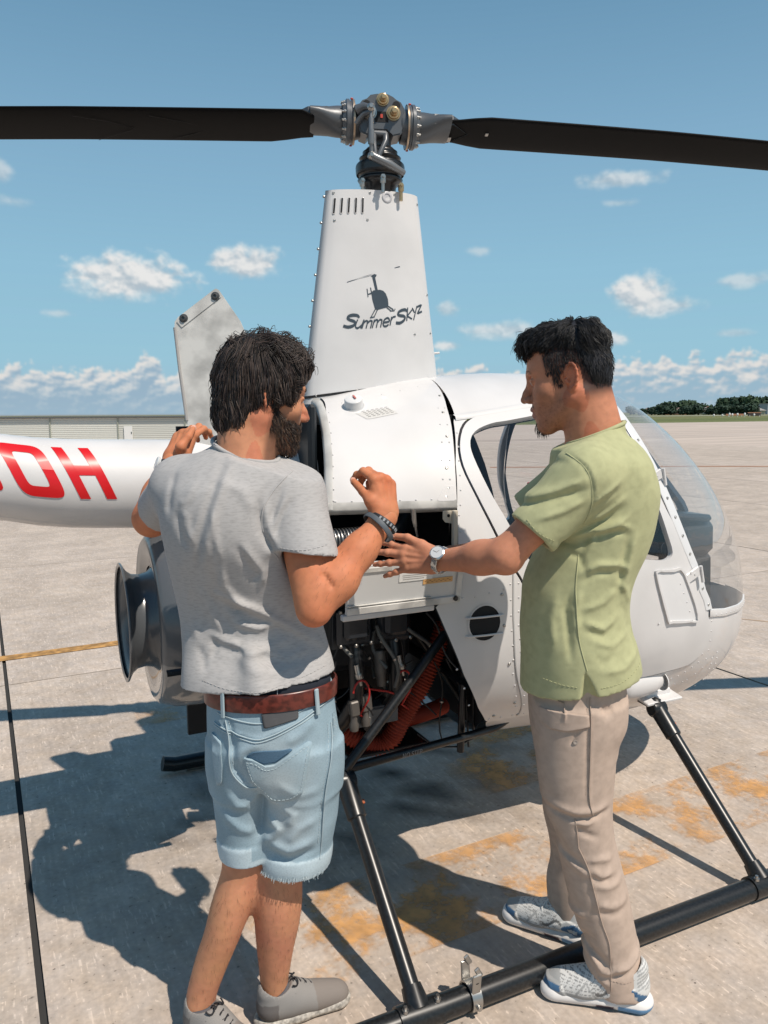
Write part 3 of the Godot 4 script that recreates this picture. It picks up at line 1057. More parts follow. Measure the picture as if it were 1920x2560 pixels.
func make_trees() -> void:
	# bearings of the small round trees standing in the row before the houses
	var small := [[18.43, 3.6, 6], [19.08, 4.2, 6], [19.55, 4.6, 6.5], [19.93, 6, 9], [20.36, 6.2, 9], [21.11, 4.6, 6], [21.4, 5.4, 8], [21.74, 5.6, 8], [22.11, 5.8, 7.5], [22.76, 5, 7.5], [23.18, 4.6, 6], [23.43, 5, 6], [23.81, 5, 7], [24.09, 5.2, 6.5], [24.42, 5.2, 7], [24.72, 5.2, 7], [25.02, 4.8, 6.5], [25.34, 6.2, 9]]
	var place := ["nearest to the helicopter", "second", "third", "fourth", "fifth", "sixth", "seventh", "eighth", "ninth", "tenth", "eleventh", "twelfth", "thirteenth", "fourteenth", "fifteenth", "sixteenth", "seventeenth", "last"]
	for i in small.size():
		var az := deg_to_rad(small[i][0])
		var p := Vector3(sin(az), 0, -cos(az)) * 385.0
		make_tree("small_tree", "small round dark tree before the far houses, %s from the helicopter" % place[i], p, small[i][1] * 0.82, small[i][2], Color(0.036, 0.06, 0.042), "small trees before the far houses")
	var big := [[17.65, 6.5, 9], [19.19, 6, 9], [20.07, 9, 13], [20.42, 10, 12], [20.77, 9, 11], [21.05, 9.6, 12], [21.4, 10.5, 13], [21.63, 10.6, 12], [21.97, 8.6, 11], [22.42, 7, 11], [23.65, 12.2, 13], [24.03, 12, 12], [24.36, 12.5, 13], [24.88, 14.5, 15], [25.34, 12.5, 15], [25.82, 10, 16], [26.25, 13, 14]]
	var bp := ["the first one seen past the cockpit glass", "second", "third", "fourth", "fifth", "sixth, with the highest top of its clump", "seventh", "eighth, in the low gap", "ninth", "tenth", "eleventh", "twelfth, the tallest of all", "thirteenth", "fourteenth, low and broad", "fifteenth", "sixteenth", "last one, beside the grey shed"]
	for i in big.size():
		var az := deg_to_rad(big[i][0])
		var p := Vector3(sin(az), 0, -cos(az)) * 470.0
		make_tree("tall_tree", "tall tree behind the far houses, %s" % bp[i], p, big[i][1] * 0.72, big[i][2], Color(0.045, 0.075, 0.05).lerp(Color(0.065, 0.10, 0.055), rng.randf()), "tall trees behind the far houses")
	# trees that show small through the cabin glass
	for i in 9:
		var az := deg_to_rad(lerpf(3.0, 13.5, i / 8.0))
		var p := Vector3(sin(az), 0, -cos(az)) * 520.0
		var seen: String = ["first", "second", "third", "fourth", "fifth", "sixth", "seventh", "eighth", "ninth"][i]
		make_tree("distant_tree", "distant tree glimpsed through the cabin glass, %s from the engine cowling" % seen, p, rng.randf_range(6, 10), rng.randf_range(10, 14), Color(0.03, 0.058, 0.034), "distant trees seen through the glass")

# ---------------------------------------------------------------- helicopter
# its own frame: x forwards, y up, z to its right (the side seen)
const TX := [-.5, -.28, .0, .17, .45, .65, .85, 1.0, 1.15, 1.3, 1.42, 1.53, 1.615, 1.675, 1.705]
const YT := [1.53, 1.575, 1.635, 1.66, 1.68, 1.68, 1.655, 1.61, 1.525, 1.41, 1.295, 1.155, 1.015, .87, .72]
const YB := [.36, .36, .36, .34, .32, .305, .295, .295, .305, .33, .365, .41, .465, .53, .61]
const WX := [-.5, -.28, 0, .2, .5, .75, .9, 1.05, 1.2, 1.35, 1.47, 1.585, 1.655, 1.695, 1.705]
const WW := [.42, .47, .535, .555, .56, .56, .553, .53, .49, .425, .35, .26, .17, .08, .0]

func tab(xs: Array, ys: Array, x: float) -> float:
	if x <= xs[0]: return ys[0]
	for i in xs.size() - 1:
		if x <= xs[i + 1]:
			var f: float = (x - xs[i]) / (xs[i + 1] - xs[i])
			return cubic_interpolate(ys[i], ys[i + 1], ys[maxi(i - 1, 0)], ys[mini(i + 2, ys.size() - 1)], f) if ys[i] != ys[i + 1] else ys[i]
	return ys[-1]

func surf(x: float, y: float) -> float:
	var yb := tab(TX, YB, x)
	var yt := tab(TX, YT, x)
	var v := clampf((y - yb) / (yt - yb), 0.0, 1.0)
	var u: float
	if v < 0.40: u = pow(1.0 - pow((0.40 - v) / 0.40, 2.4), 1.0 / 1.9)
	else: u = pow(1.0 - pow((v - 0.40) / 0.60, 2.5), 1.0 / 1.75)
	return maxf(tab(WX, WW, x), 0.0) * u

func skin(x: float, y: float, off := 0.0, side := 1.0) -> Vector3:
	var z := surf(x, y)
	if off != 0.0:
		var dx := (surf(x + 0.01, y) - surf(x - 0.01, y)) / 0.02
		var dy := clampf((surf(x, y + 0.008) - surf(x, y - 0.008)) / 0.016, -2.5, 2.5)
		var n := Vector3(-dx, -dy, 1.0).normalized() * off
		return Vector3(x + n.x, y + n.y, (z + n.z) * side)
	return Vector3(x, y, z * side)

func ray_hit(poly: Array, c: Vector2, a: float) -> float:
	var d := Vector2(cos(a), sin(a))
	var best := 0.0
	for i in poly.size():
		var p := Vector2(poly[i][0], poly[i][1]) - c
		var q := Vector2(poly[(i + 1) % poly.size()][0], poly[(i + 1) % poly.size()][1]) - c
		var e := q - p
		var den := d.cross(e)
		if absf(den) < 1e-9: continue
		var t := p.cross(e) / den
		var s := p.cross(d) / den
		if t > 0.0 and s >= -1e-6 and s <= 1.0 + 1e-6: best = maxf(best, t)
	return best

# a piece of the body's skin between two outlines (or inside one) given as [x, y]
func skin_ring(b: MB, outer: Array, inner: Array, c: Vector2, layers: int, off: float, side := 1.0, n := 200, lip := 0.0) -> void:
	var rows := []
	for l in layers + 1:
		var row := []
		for i in n:
			var a := TAU * i / n
			var d := Vector2(cos(a), sin(a))
			var ro := ray_hit(outer, c, a)
			var ri := ray_hit(inner, c, a) if inner.size() else 0.0
			var p := c + d * lerpf(ri, ro, float(l) / layers)
			row.append(skin(p.x, p.y, off, side))
		rows.append(row)
	if lip > 0.0:   # edges turned in
		var r0 := []; var r1 := []
		for i in n:
			var a := TAU * i / n
			var d := Vector2(cos(a), sin(a))
			var po := c + d * ray_hit(outer, c, a)
			r1.append(skin(po.x, po.y, off - lip, side))
			if inner.size():
				var pi := c + d * ray_hit(inner, c, a)
				r0.append(skin(pi.x, pi.y, off - lip, side))
		b.grid([rows[-1], r1], true, side > 0)
		if r0.size(): b.grid([r0, rows[0]], true, side > 0)
	b.grid(rows, true, side > 0)

func smooth_loop(p: Array, n := 4) -> Array:
	var out := []
	var m := p.size()
	for i in m:
		for k in n:
			var t := float(k) / n
			out.append([cubic_interpolate(p[i][0], p[(i + 1) % m][0], p[(i - 1 + m) % m][0], p[(i + 2) % m][0], t), cubic_interpolate(p[i][1], p[(i + 1) % m][1], p[(i - 1 + m) % m][1], p[(i + 2) % m][1], t)])
	return out

# over the top: from y = low(x) on one side to the same on the other
func over(b: MB, x0: Callable, x1: Callable, low: Callable, nx: int, ns: int, off := 0.0) -> void:
	var rows := []
	for i in nx + 1:
		var row := []
		for j in ns + 1:
			var s := -1.0 + 2.0 * j / ns
			var g := 1.0 - s * s
			var y0 := lerpf(low.call(0.3), 1.62, g)
			var x := lerpf(x0.call(y0), x1.call(y0), float(i) / nx)
			var y := lerpf(low.call(x), tab(TX, YT, x), g)
			row.append(Vector3(x, y + off * g, signf(s) * (surf(x, y) + off)))
		rows.append(row)
	b.grid(rows, false, false)

func under(b: MB, x0: Callable, x1: float, top: Callable, nx: int, ns: int) -> void:
	var rows := []
	for i in nx + 1:
		var row := []
		for j in ns + 1:
			var s := -1.0 + 2.0 * j / ns
			var y0 := lerpf(0.33, top.call(0.5), s * s)
			var t := float(i) / nx
			t = 1.0 - (1.0 - t) * (1.0 - t) if x1 > 1.5 else t
			var x := lerpf(x0.call(y0), x1, t)
			var yb := tab(TX, YB, x)
			var y := lerpf(yb, maxf(top.call(x), yb), s * s)
			row.append(Vector3(x, y, signf(s) * surf(x, y)))
		rows.append(row)
	b.grid(rows, false, true)

func rivets(parent: Node, lines: Array, m: Material, r := 0.0042, step := 0.042, side := 1.0, off := 0.0) -> void:
	var b := MB.new()
	for l in lines:
		var st: float = l[-1] if l[-1] is float else step
		var pts: Array = l.slice(0, -1) if l[-1] is float else l
		var left := 0.0
		for i in pts.size() - 1:
			var p := Vector2(pts[i][0], pts[i][1]); var q := Vector2(pts[i + 1][0], pts[i + 1][1])
			var len := p.distance_to(q)
			while left <= len:
				var s := p.lerp(q, left / len)
				var a := skin(s.x, s.y, off, side)
				var n := (skin(s.x, s.y, off + 0.01, side) - a).normalized()
				b.lathe(a - n * 0.001, n, [[0, r], [r * 0.45, r * 0.8], [r * 0.7, r * 0.2]], 7, false, false)
				left += st
			left -= len
	obj("rivets", b.mesh(), m, parent, "stuff")

func screw(b: MB, p: Vector3, n: Vector3, r := 0.005) -> void:
	b.lathe(p - n * 0.001, n, [[0, r], [r * 0.5, r * 0.85], [r * 0.62, r * 0.5], [r * 0.35, r * 0.35]], 10)

func make_helicopter() -> void:
	var h := thing("helicopter", "white two-seat helicopter with black rotor blades, red letters and open engine doors", "helicopter", Vector3(-0.01, 0, -2.77), deg_to_rad(25.36))
	var white := mat("white_paint", Color(0.66, 0.65, 0.645), 0.5, 0.0, 0.5)
	white.clearcoat_enabled = true; white.clearcoat = 0.5; white.clearcoat_roughness = 0.04
	white.albedo_texture = tone_tex(512, 512, noise_bytes(512, 0.006, 4, 61), 0.95, 1.02)
	var wn := noise_bytes(512, 0.006, 3, 62)
	white.normal_enabled = true; white.normal_texture = bump_of(512, 512, wn, 1.2); white.normal_scale = 0.08
	triplanar(white, Vector3(0.9, 0.9, 0.9), false)
	var grubby := mat("grubby_white", Color(0.62, 0.61, 0.58), 0.45)
	grubby.albedo_texture = tone_tex(512, 512, noise_bytes(512, 0.012, 5, 63), 0.72, 1.12)
	triplanar(grubby, Vector3(1.3, 1.3, 1.3), false)
	var black := mat("black_paint", Color(0.012, 0.014, 0.016), 0.38)
	black.clearcoat_enabled = true; black.clearcoat = 0.25; black.clearcoat_roughness = 0.15
	var worn := mat("worn_black", Color(0.02, 0.022, 0.024), 0.33)
	worn.albedo_texture = tone_tex(256, 256, noise_bytes(256, 0.06, 4, 64), 0.5, 1.0)
	triplanar(worn, Vector3(6, 6, 6), false)
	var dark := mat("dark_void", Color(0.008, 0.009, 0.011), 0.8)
	var trim := mat("cabin_trim", Color(0.018, 0.026, 0.036), 0.6)
	var steel := mat("steel", Color(0.42, 0.41, 0.39), 0.32, 0.9)
	var grey := mat("hub_grey", Color(0.10, 0.108, 0.118), 0.36, 0.25)
	grey.clearcoat_enabled = true; grey.clearcoat = 0.3
	var brass := mat("brass", Color(0.50, 0.36, 0.20), 0.34, 0.8)
	var red := mat("red_paint", Color(0.62, 0.012, 0.012), 0.3)
	var glass := mat("glass", Color(0.10, 0.14, 0.18), 0.02, 0.0, 0.62)
	glass.albedo_color.a = 0.04
	glass.transparency = BaseMaterial3D.TRANSPARENCY_ALPHA
	glass.cull_mode = BaseMaterial3D.CULL_DISABLED
	heli_body(h, white, grubby, trim, dark, glass, steel, black)
	heli_mast(h, white, dark, steel)
	heli_rotor(h, black, grey, steel, brass, red, worn)
	heli_tail(h, white, black, grubby)
	heli_gear(h, worn, steel, white, black)
	heli_engine(h, dark, black, steel, grubby, white)

func heli_body(h: Node3D, white: Material, grubby: Material, trim: Material, dark: Material, glass: Material, steel: Material, black: Material) -> void:
	var seam_y := [.36, .40, .582, .719, .877, .958, .98, 1.10, 1.245, 1.376, 1.52, 1.598, 1.66]
	var seam_x := [.30, .272, .119, .035, -.035, -.07, .004, .012, .028, .057, .109, .15, .19]
	var left_x := func(y: float) -> float: return tab([1.245, 1.34, 1.435, 1.513, 1.57, 1.62], [-.36, -.341, -.318, -.295, -.27, -.24], y)
	var seam := func(y: float) -> float: return tab(seam_y, seam_x, y)
	# engine cowl behind the cabin
	var b := MB.new()
	over(b, left_x, func(y: float) -> float: return seam.call(y) - 0.002, func(_x: float) -> float: return 1.245, 14, 56, 0.003)
	var cowl := obj("engine_cowl", b.mesh(), white, h)
	for sd in [1.0]:
		var lip := MB.new()
		var rows := []
		for k in 17:
			var y := lerpf(1.245, 1.585, k / 16.0)
			var x: float = left_x.call(y)
			rows.append([skin(x + 0.018, y, 0.0052), skin(x, y, 0.0045), skin(x - 0.006, y, -0.012), skin(x - 0.004, y, -0.03)])
		lip.grid(rows, false, true)
		rows = []
		for k in 17:
			var x := lerpf(-.36, .028, k / 16.0)
			rows.append([skin(x, 1.265, 0.0052), skin(x, 1.245, 0.0045), skin(x, 1.238, -0.008), skin(x, 1.238, -0.03)])
		lip.grid(rows, false, false)
		obj("edge_flange", lip.mesh(), grubby, cowl)
	var cr := [[[-.335, 1.27], [-.322, 1.34], [-.298, 1.435], [-.272, 1.513], [-.25, 1.55], 0.034], [[-.33, 1.268], [.01, 1.268], 0.047], [[.008, 1.27], [.036, 1.376], [.088, 1.52], [.125, 1.59], 0.058], [[-.012, 1.27], [.012, 1.376], [.064, 1.52], [.10, 1.58], 0.058], [[-.27, 1.548], [-.1, 1.582], [.1, 1.622], 0.07]]
	rivets(cowl, cr, white, 0.0042, 0.042, 1.0, 0.003)
	var cs := MB.new()
	for q in [[.012, 1.30], [.022, 1.36], [.058, 1.455], [.085, 1.53], [.115, 1.585], [-.0, 1.275]]:
		var p := skin(q[0], q[1], 0.004); screw(cs, p, (skin(q[0], q[1], 0.014) - p).normalized(), 0.0052)
	obj("screws", cs.mesh(), steel, cowl, "stuff")
	b = MB.new()   # corner doubler plate
	skin_ring(b, [[.022, 1.262], [-.035, 1.262], [.0, 1.305], [.034, 1.305]], [], Vector2(.008, 1.278), 2, 0.0058, 1.0, 40, 0.003)
	obj("corner_plate", b.mesh(), white, cowl)
	# fuel cap and its placard
	var fp := skin(-.175, 1.552, 0.003)
	var fn := (skin(-.175, 1.552, 0.013) - fp).normalized()
	b = MB.new()
	b.lathe(fp - fn * 0.004, fn, [[0, .036], [.006, .036], [.008, .031], [.028, .030], [.033, .027], [.034, .0]], 30, false, false)
	var cap := obj("fuel_cap", b.mesh(), mat("cap_white", Color(0.66, 0.66, 0.66), 0.35), h)
	b = MB.new(); b.box(fp + fn * 0.0345 + Vector3(0.004, 0, 0), Vector3(0.007, 0.022, 0.002), Basis(Vector3.RIGHT, atan2(fn.z, fn.y)) * Basis(Vector3.RIGHT, PI / 2), 0.0005)
	obj("red_mark", b.mesh(), mat("red_mark", Color(0.45, 0.12, 0.10)), cap)
	b = MB.new()
	skin_ring(b, [[-.16, 1.508], [-.055, 1.528], [-.08, 1.545], [-.185, 1.527]], [], Vector2(-.12, 1.527), 3, 0.0045, 1.0, 48)
	var plc := obj("placard", b.mesh(), mat("placard", Color(0.60, 0.585, 0.56), 0.5), h)
	b = MB.new()
	for k in 5:
		for w in 6:
			var x := -.165 + w * 0.015 + k * 0.0025; var y := 1.524 + w * .0026 - k * 0.004 + 0.008
			b.tube([skin(x, y, 0.006), skin(x + 0.010, y + .0018, 0.006)], 0.0007, 4)
	obj("print", b.mesh(), mat("print_pale", Color(0.45, 0.44, 0.42)), plc, "stuff")
	# roof
	b = MB.new()
	var door_top := func(x: float) -> float: return tab([.05, .12, .39, .6, .82, .92], [1.50, 1.512, 1.545, 1.572, 1.594, 1.60], x)
	over(b, func(y: float) -> float: return seam.call(y) + 0.002, func(y: float) -> float: return tab([1.5, 1.56, 1.6, 1.66], [.80, .815, .85, .90], y), door_top, 20, 40)
	var roof := obj("cabin_roof", b.mesh(), white, h)
	b = MB.new()
	var rows := []
	for k in 25:
		var x := lerpf(.115, .80, k / 24.0)
		var y: float = door_top.call(x)
		rows.append([skin(x, y + 0.012, 0.004), skin(x, y + 0.001, 0.010), skin(x, y - 0.006, 0.002)])
	b.grid(rows, false, false)
	obj("rain_gutter", b.mesh(), white, roof)
	# sides with door, window and their mirror on the far side
	var door := smooth_loop([[.30, 1.532], [.215, 1.522], [.14, 1.492], [.092, 1.432], [.079, 1.362], [.10, 1.28], [.134, 1.192], [.186, 1.076], [.234, 1.0], [.27, .90], [.29, .78], [.33, .66], [.42, .605], [.60, .597], [.80, .597], [.90, .60], [1.01, .605], [1.075, .64], [1.10, .70], [1.087, .765], [1.053, .831], [.991, .958], [.935, 1.05], [.879, 1.148], [.84, 1.23], [.80, 1.38], [.785, 1.48], [.765, 1.552], [.70, 1.567], [.55, 1.555]], 3)
	var win := smooth_loop([[.30, 1.502], [.232, 1.493], [.16, 1.468], [.124, 1.425], [.126, 1.361], [.15, 1.276], [.186, 1.20], [.235, 1.10], [.28, 1.05], [.36, 1.036], [.52, 1.038], [.668, 1.038], [.80, 1.022], [.845, 1.022], [.865, 1.045], [.848, 1.103], [.82, 1.2], [.775, 1.35], [.745, 1.46], [.715, 1.515], [.60, 1.532], [.45, 1.522]], 3)
	var c := Vector2(.48, 1.2)
	var gapo := []
	for p in door:
		var d := (Vector2(p[0], p[1]) - c)
		var q := c + d * (1.0 + 0.007 / d.length())
		gapo.append([q.x, q.y])
	var outer := [[.12, 1.512], [.109, 1.51], [.057, 1.376], [.028, 1.245], [.015, 1.13], [.006, 1.0], [-.068, .956], [-.035, .877], [.035, .719], [.119, .582], [.188, .50], [.4, .50], [.7, .50], [1.145, .495], [1.14, .79], [1.082, .805], [1.035, .885], [.931, 1.08], [.863, 1.26], [.815, 1.494], [.815, 1.59], [.6, 1.57], [.39, 1.543]]
	var near_win := win
	var far_win := smooth_loop([[.30, 1.502], [.232, 1.493], [.16, 1.468], [.124, 1.425], [.126, 1.361], [.15, 1.276], [.186, 1.20], [.235, 1.10], [.28, 1.05], [.36, 1.036], [.52, 1.038], [.668, 1.038], [.85, 1.022], [.91, 1.022], [.925, 1.045], [.90, 1.103], [.87, 1.2], [.835, 1.35], [.80, 1.46], [.765, 1.525], [.66, 1.535], [.45, 1.522]], 3)
	for side in [1.0, -1.0]:
		win = near_win if side > 0 else far_win
		b = MB.new()
		skin_ring(b, outer, gapo, c, 6, 0.0, side, 260)
		var sh := obj("side_panel", b.mesh(), white, h)
		b = MB.new()
		skin_ring(b, door, win, c, 6, 0.004, side, 260, 0.02)
		var dr := obj("door", b.mesh(), white, h)
		b = MB.new()
		skin_ring(b, outer, win, c, 6, -0.022, side, 160)
		obj("inner_lining", b.mesh(), trim, dr)
		var wl := []
		for p in win:
			var d := (Vector2(p[0], p[1]) - c)
			var q := c + d * (1.0 + 0.008 / d.length())
			wl.append([q.x, q.y])
		b = MB.new()
		skin_ring(b, wl, [], c, 5, -0.006, side, 120)
		obj("window", b.mesh(), glass, dr)
		if side < 0: continue
		# seal in the door gap
		b = MB.new()
		skin_ring(b, gapo, door, c, 1, -0.006, side, 260)
		obj("door_seal", b.mesh(), mat("seal", Color(0.02, 0.02, 0.025), 0.8), dr)
		# document pocket cut into the door
		b = MB.new()
		var pk := smooth_loop([[.772, .982], [.80, .988], [.86, .985], [.915, .972], [1.007, .788], [.96, .784], [.86, .795], [.835, .81]], 3)
		var pki := []
		var pc := Vector2(.885, .885)
		for p in pk:
			var d := Vector2(p[0], p[1]) - pc
			var q := pc + d * (1.0 - 0.009 / d.length())
			pki.append([q.x, q.y])
		skin_ring(b, pk, pki, pc, 1, 0.0125, side, 60, 0.009)
		obj("pocket_frame", b.mesh(), white, dr)
		b = MB.new()
		skin_ring(b, pki, [], pc, 2, 0.0055, side, 60)
		obj("pocket_panel", b.mesh(), mat("pocket_white", Color(0.66, 0.66, 0.665), 0.35), dr)
		rivets(dr, [[[.80, .90], [.81, .90], 0.03], [[.90, .93], [.985, .77], 0.04], [[.925, .945], [1.01, .79], 0.05], [[.80, .80], [.79, .86], .08]], white, 0.0036, 0.04, 1.0, 0.006)
		# hinges on the front edge
		for q in [[.962, .955], [.83, 1.30]]:
			var hg := MB.new()
			var p := skin(q[0], q[1], 0.010)
			hg.box(p, Vector3(.065, .036, .010), Basis(Vector3.BACK, 0.45), 0.003)
			hg.tube([p + Vector3(.03, .03, .006), p + Vector3(.045, -.03, .006)], 0.006, 8)
			for e in [-.015, .005]: screw(hg, p + Vector3(e, 0.004 - e * .3, .005), Vector3.BACK, .005)
			obj("hinge", hg.mesh(), white, dr)
		# windscreen retainer strip down the post
		b = MB.new()
		rows = []
		for k in 21:
			var y := lerpf(.81, 1.585, k / 20.0)
			var x := tab([.805, .885, 1.08, 1.26, 1.494, 1.59], [1.082, 1.035, .931, .863, .815, .815], y)
			rows.append([skin(x - 0.024, y, 0.0035), skin(x - 0.022, y, 0.0065), skin(x + 0.016, y, 0.0065), skin(x + 0.018, y, 0.001)])
		b.grid(rows, false, true)
		var post := obj("windscreen_strip", b.mesh(), mat("strip_white", Color(0.66, 0.67, 0.68), 0.3), h)
		var ps := MB.new()
		for k in 12:
			var y := lerpf(.83, 1.56, k / 11.0)
			var x := tab([.805, .885, 1.08, 1.26, 1.494, 1.59], [1.082, 1.035, .931, .863, .815, .815], y) - 0.003
			var p := skin(x, y, 0.0065); screw(ps, p, (skin(x, y, 0.02) - p).normalized(), 0.0058)
		obj("screws", ps.mesh(), steel, post, "stuff")
		var rl := [[[.04, 1.25], [.068, 1.376], [.10, 1.47], 0.045], [[.03, 1.22], [.018, 1.0], [.02, .97], 0.05], [[.215, 1.0], [.215, .87], [.238, .71], [.31, .53], 0.045], [[.185, 1.0], [.188, .87], [.21, .70], [.28, .53], 0.05], [[.19, .515], [1.05, .515], 0.045], [[.08, .60], [-.02, .80], 0.08], [[1.10, .70], [1.085, .60], [1.0, .56], [.88, .545], 0.035], [[1.11, .76], [1.135, .56], [1.05, .51], 0.04], [[.16, .985], [.06, .97], 0.05]]
		rivets(sh, rl, white, 0.0040)
		b = MB.new()
		for q in [[.155, .97], [.163, .87], [.19, .74], [.255, .58], [.2, .53], [.30, .515]]:
			var p := skin(q[0], q[1], 0.001); screw(b, p, (skin(q[0], q[1], 0.012) - p).normalized(), 0.0055)
		obj("screws", b.mesh(), steel, sh, "stuff")
		b = MB.new()   # lapped seam line
		rows = []
		for k in 25:
			var y := lerpf(.52, 1.06, k / 24.0)
			var x := tab([.52, .71, .87, 1.03, 1.06], [.305, .222, .198, .197, .20], y)
			rows.append([skin(x - 0.004, y, 0.0), skin(x - 0.0035, y, 0.0022), skin(x + 0.0015, y, 0.0022), skin(x + 0.002, y, 0.0)])
		b.grid(rows, false, true)
		obj("lap_seam", b.mesh(), mat("seam_grey", Color(0.42, 0.42, 0.42), 0.5), sh)
		# round vent with two bars
		b = MB.new()
		var circ := []
		var circ2 := []
		for k in 32:
			circ.append([.094 + cos(TAU * k / 32) * .0535, .886 + sin(TAU * k / 32) * .0555])
			circ2.append([.094 + cos(TAU * k / 32) * .0575, .886 + sin(TAU * k / 32) * .0595])
		skin_ring(b, circ, [], Vector2(.094, .886), 2, 0.0016, 1.0, 48)
		var vent := obj("air_vent", b.mesh(), dark, h)
		b = MB.new()
		skin_ring(b, circ2, circ, Vector2(.094, .886), 1, 0.003, 1.0, 48)
		obj("vent_rim", b.mesh(), white, vent)
		for y in [.907, .849]:
			b = MB.new()
			b.tube([skin(.030, y, 0.002), skin(.036, y, 0.008), skin(.094, y, 0.0085), skin(.150, y, 0.008), skin(.156, y, 0.002)], 0.0035, 8)
			obj("vent_bar", b.mesh(), white, vent)
	# belly and nose
	b = MB.new()
	under(b, func(y: float) -> float: return tab([.30, .36, .40, .50], [.31, .30, .272, .188], y), 1.14, func(_x: float) -> float: return 0.50, 20, 30)
	obj("belly", b.mesh(), white, h)
	var sill := func(x: float) -> float: return tab([1.08, 1.2, 1.4, 1.6, 1.7], [.803, .786, .765, .75, .745], x)
	b = MB.new()
	under(b, func(_y: float) -> float: return 1.14, 1.705, sill, 26, 44)
	var nose := obj("nose", b.mesh(), white, h)
	b = MB.new()
	rows = []
	for k in 41:
		var x := lerpf(1.085, 1.69, 1.0 - pow(1.0 - k / 40.0, 2.0))
		var y: float = sill.call(x)
		rows.append([skin(x, y + 0.006, 0.0), skin(x, y + 0.004, 0.006), skin(x, y - 0.022, 0.006), skin(x, y - 0.026, 0.0)])
	b.grid(rows, false, false)
	obj("sill_strip", b.mesh(), white, nose)
	rivets(nose, [[[1.13, .782], [1.3, .762], [1.5, .745], [1.62, .736], 0.042], [[1.19, .62], [1.26, .50], [1.20, .44], 0.035], [[1.165, .60], [1.2, .52], .03]], white, 0.004, 0.04, 1.0, 0.006)
	# the windscreen bubble
	b = MB.new()
	var low := func(x: float) -> float: return tab([.82, .863, .931, 1.035, 1.082, 1.2, 1.4, 1.6, 1.7], [1.494, 1.26, 1.08, .885, .806, .79, .769, .754, .749], x)
	rows = []
	for i in 41:
		var t := i / 40.0
		var x := lerpf(.83, 1.697, 1.0 - pow(1.0 - t, 1.7))
		var row := []
		for j in 49:
			var s := -1.0 + j / 24.0
			var y := lerpf(low.call(x), maxf(tab(TX, YT, x), low.call(x)), 1.0 - s * s)
			row.append(Vector3(x, y, signf(s) * surf(x, y)))
		rows.append(row)
	b.grid(rows)
	var bubble := mat("windscreen_acrylic", Color(0.62, 0.72, 0.80), 0.02, 0.0, 0.7)
	bubble.albedo_color.a = 0.09
	bubble.transparency = BaseMaterial3D.TRANSPARENCY_ALPHA
	bubble.cull_mode = BaseMaterial3D.CULL_DISABLED
	obj("windscreen", b.mesh(), bubble, h)
	heli_cabin(h, trim, dark, black, steel)

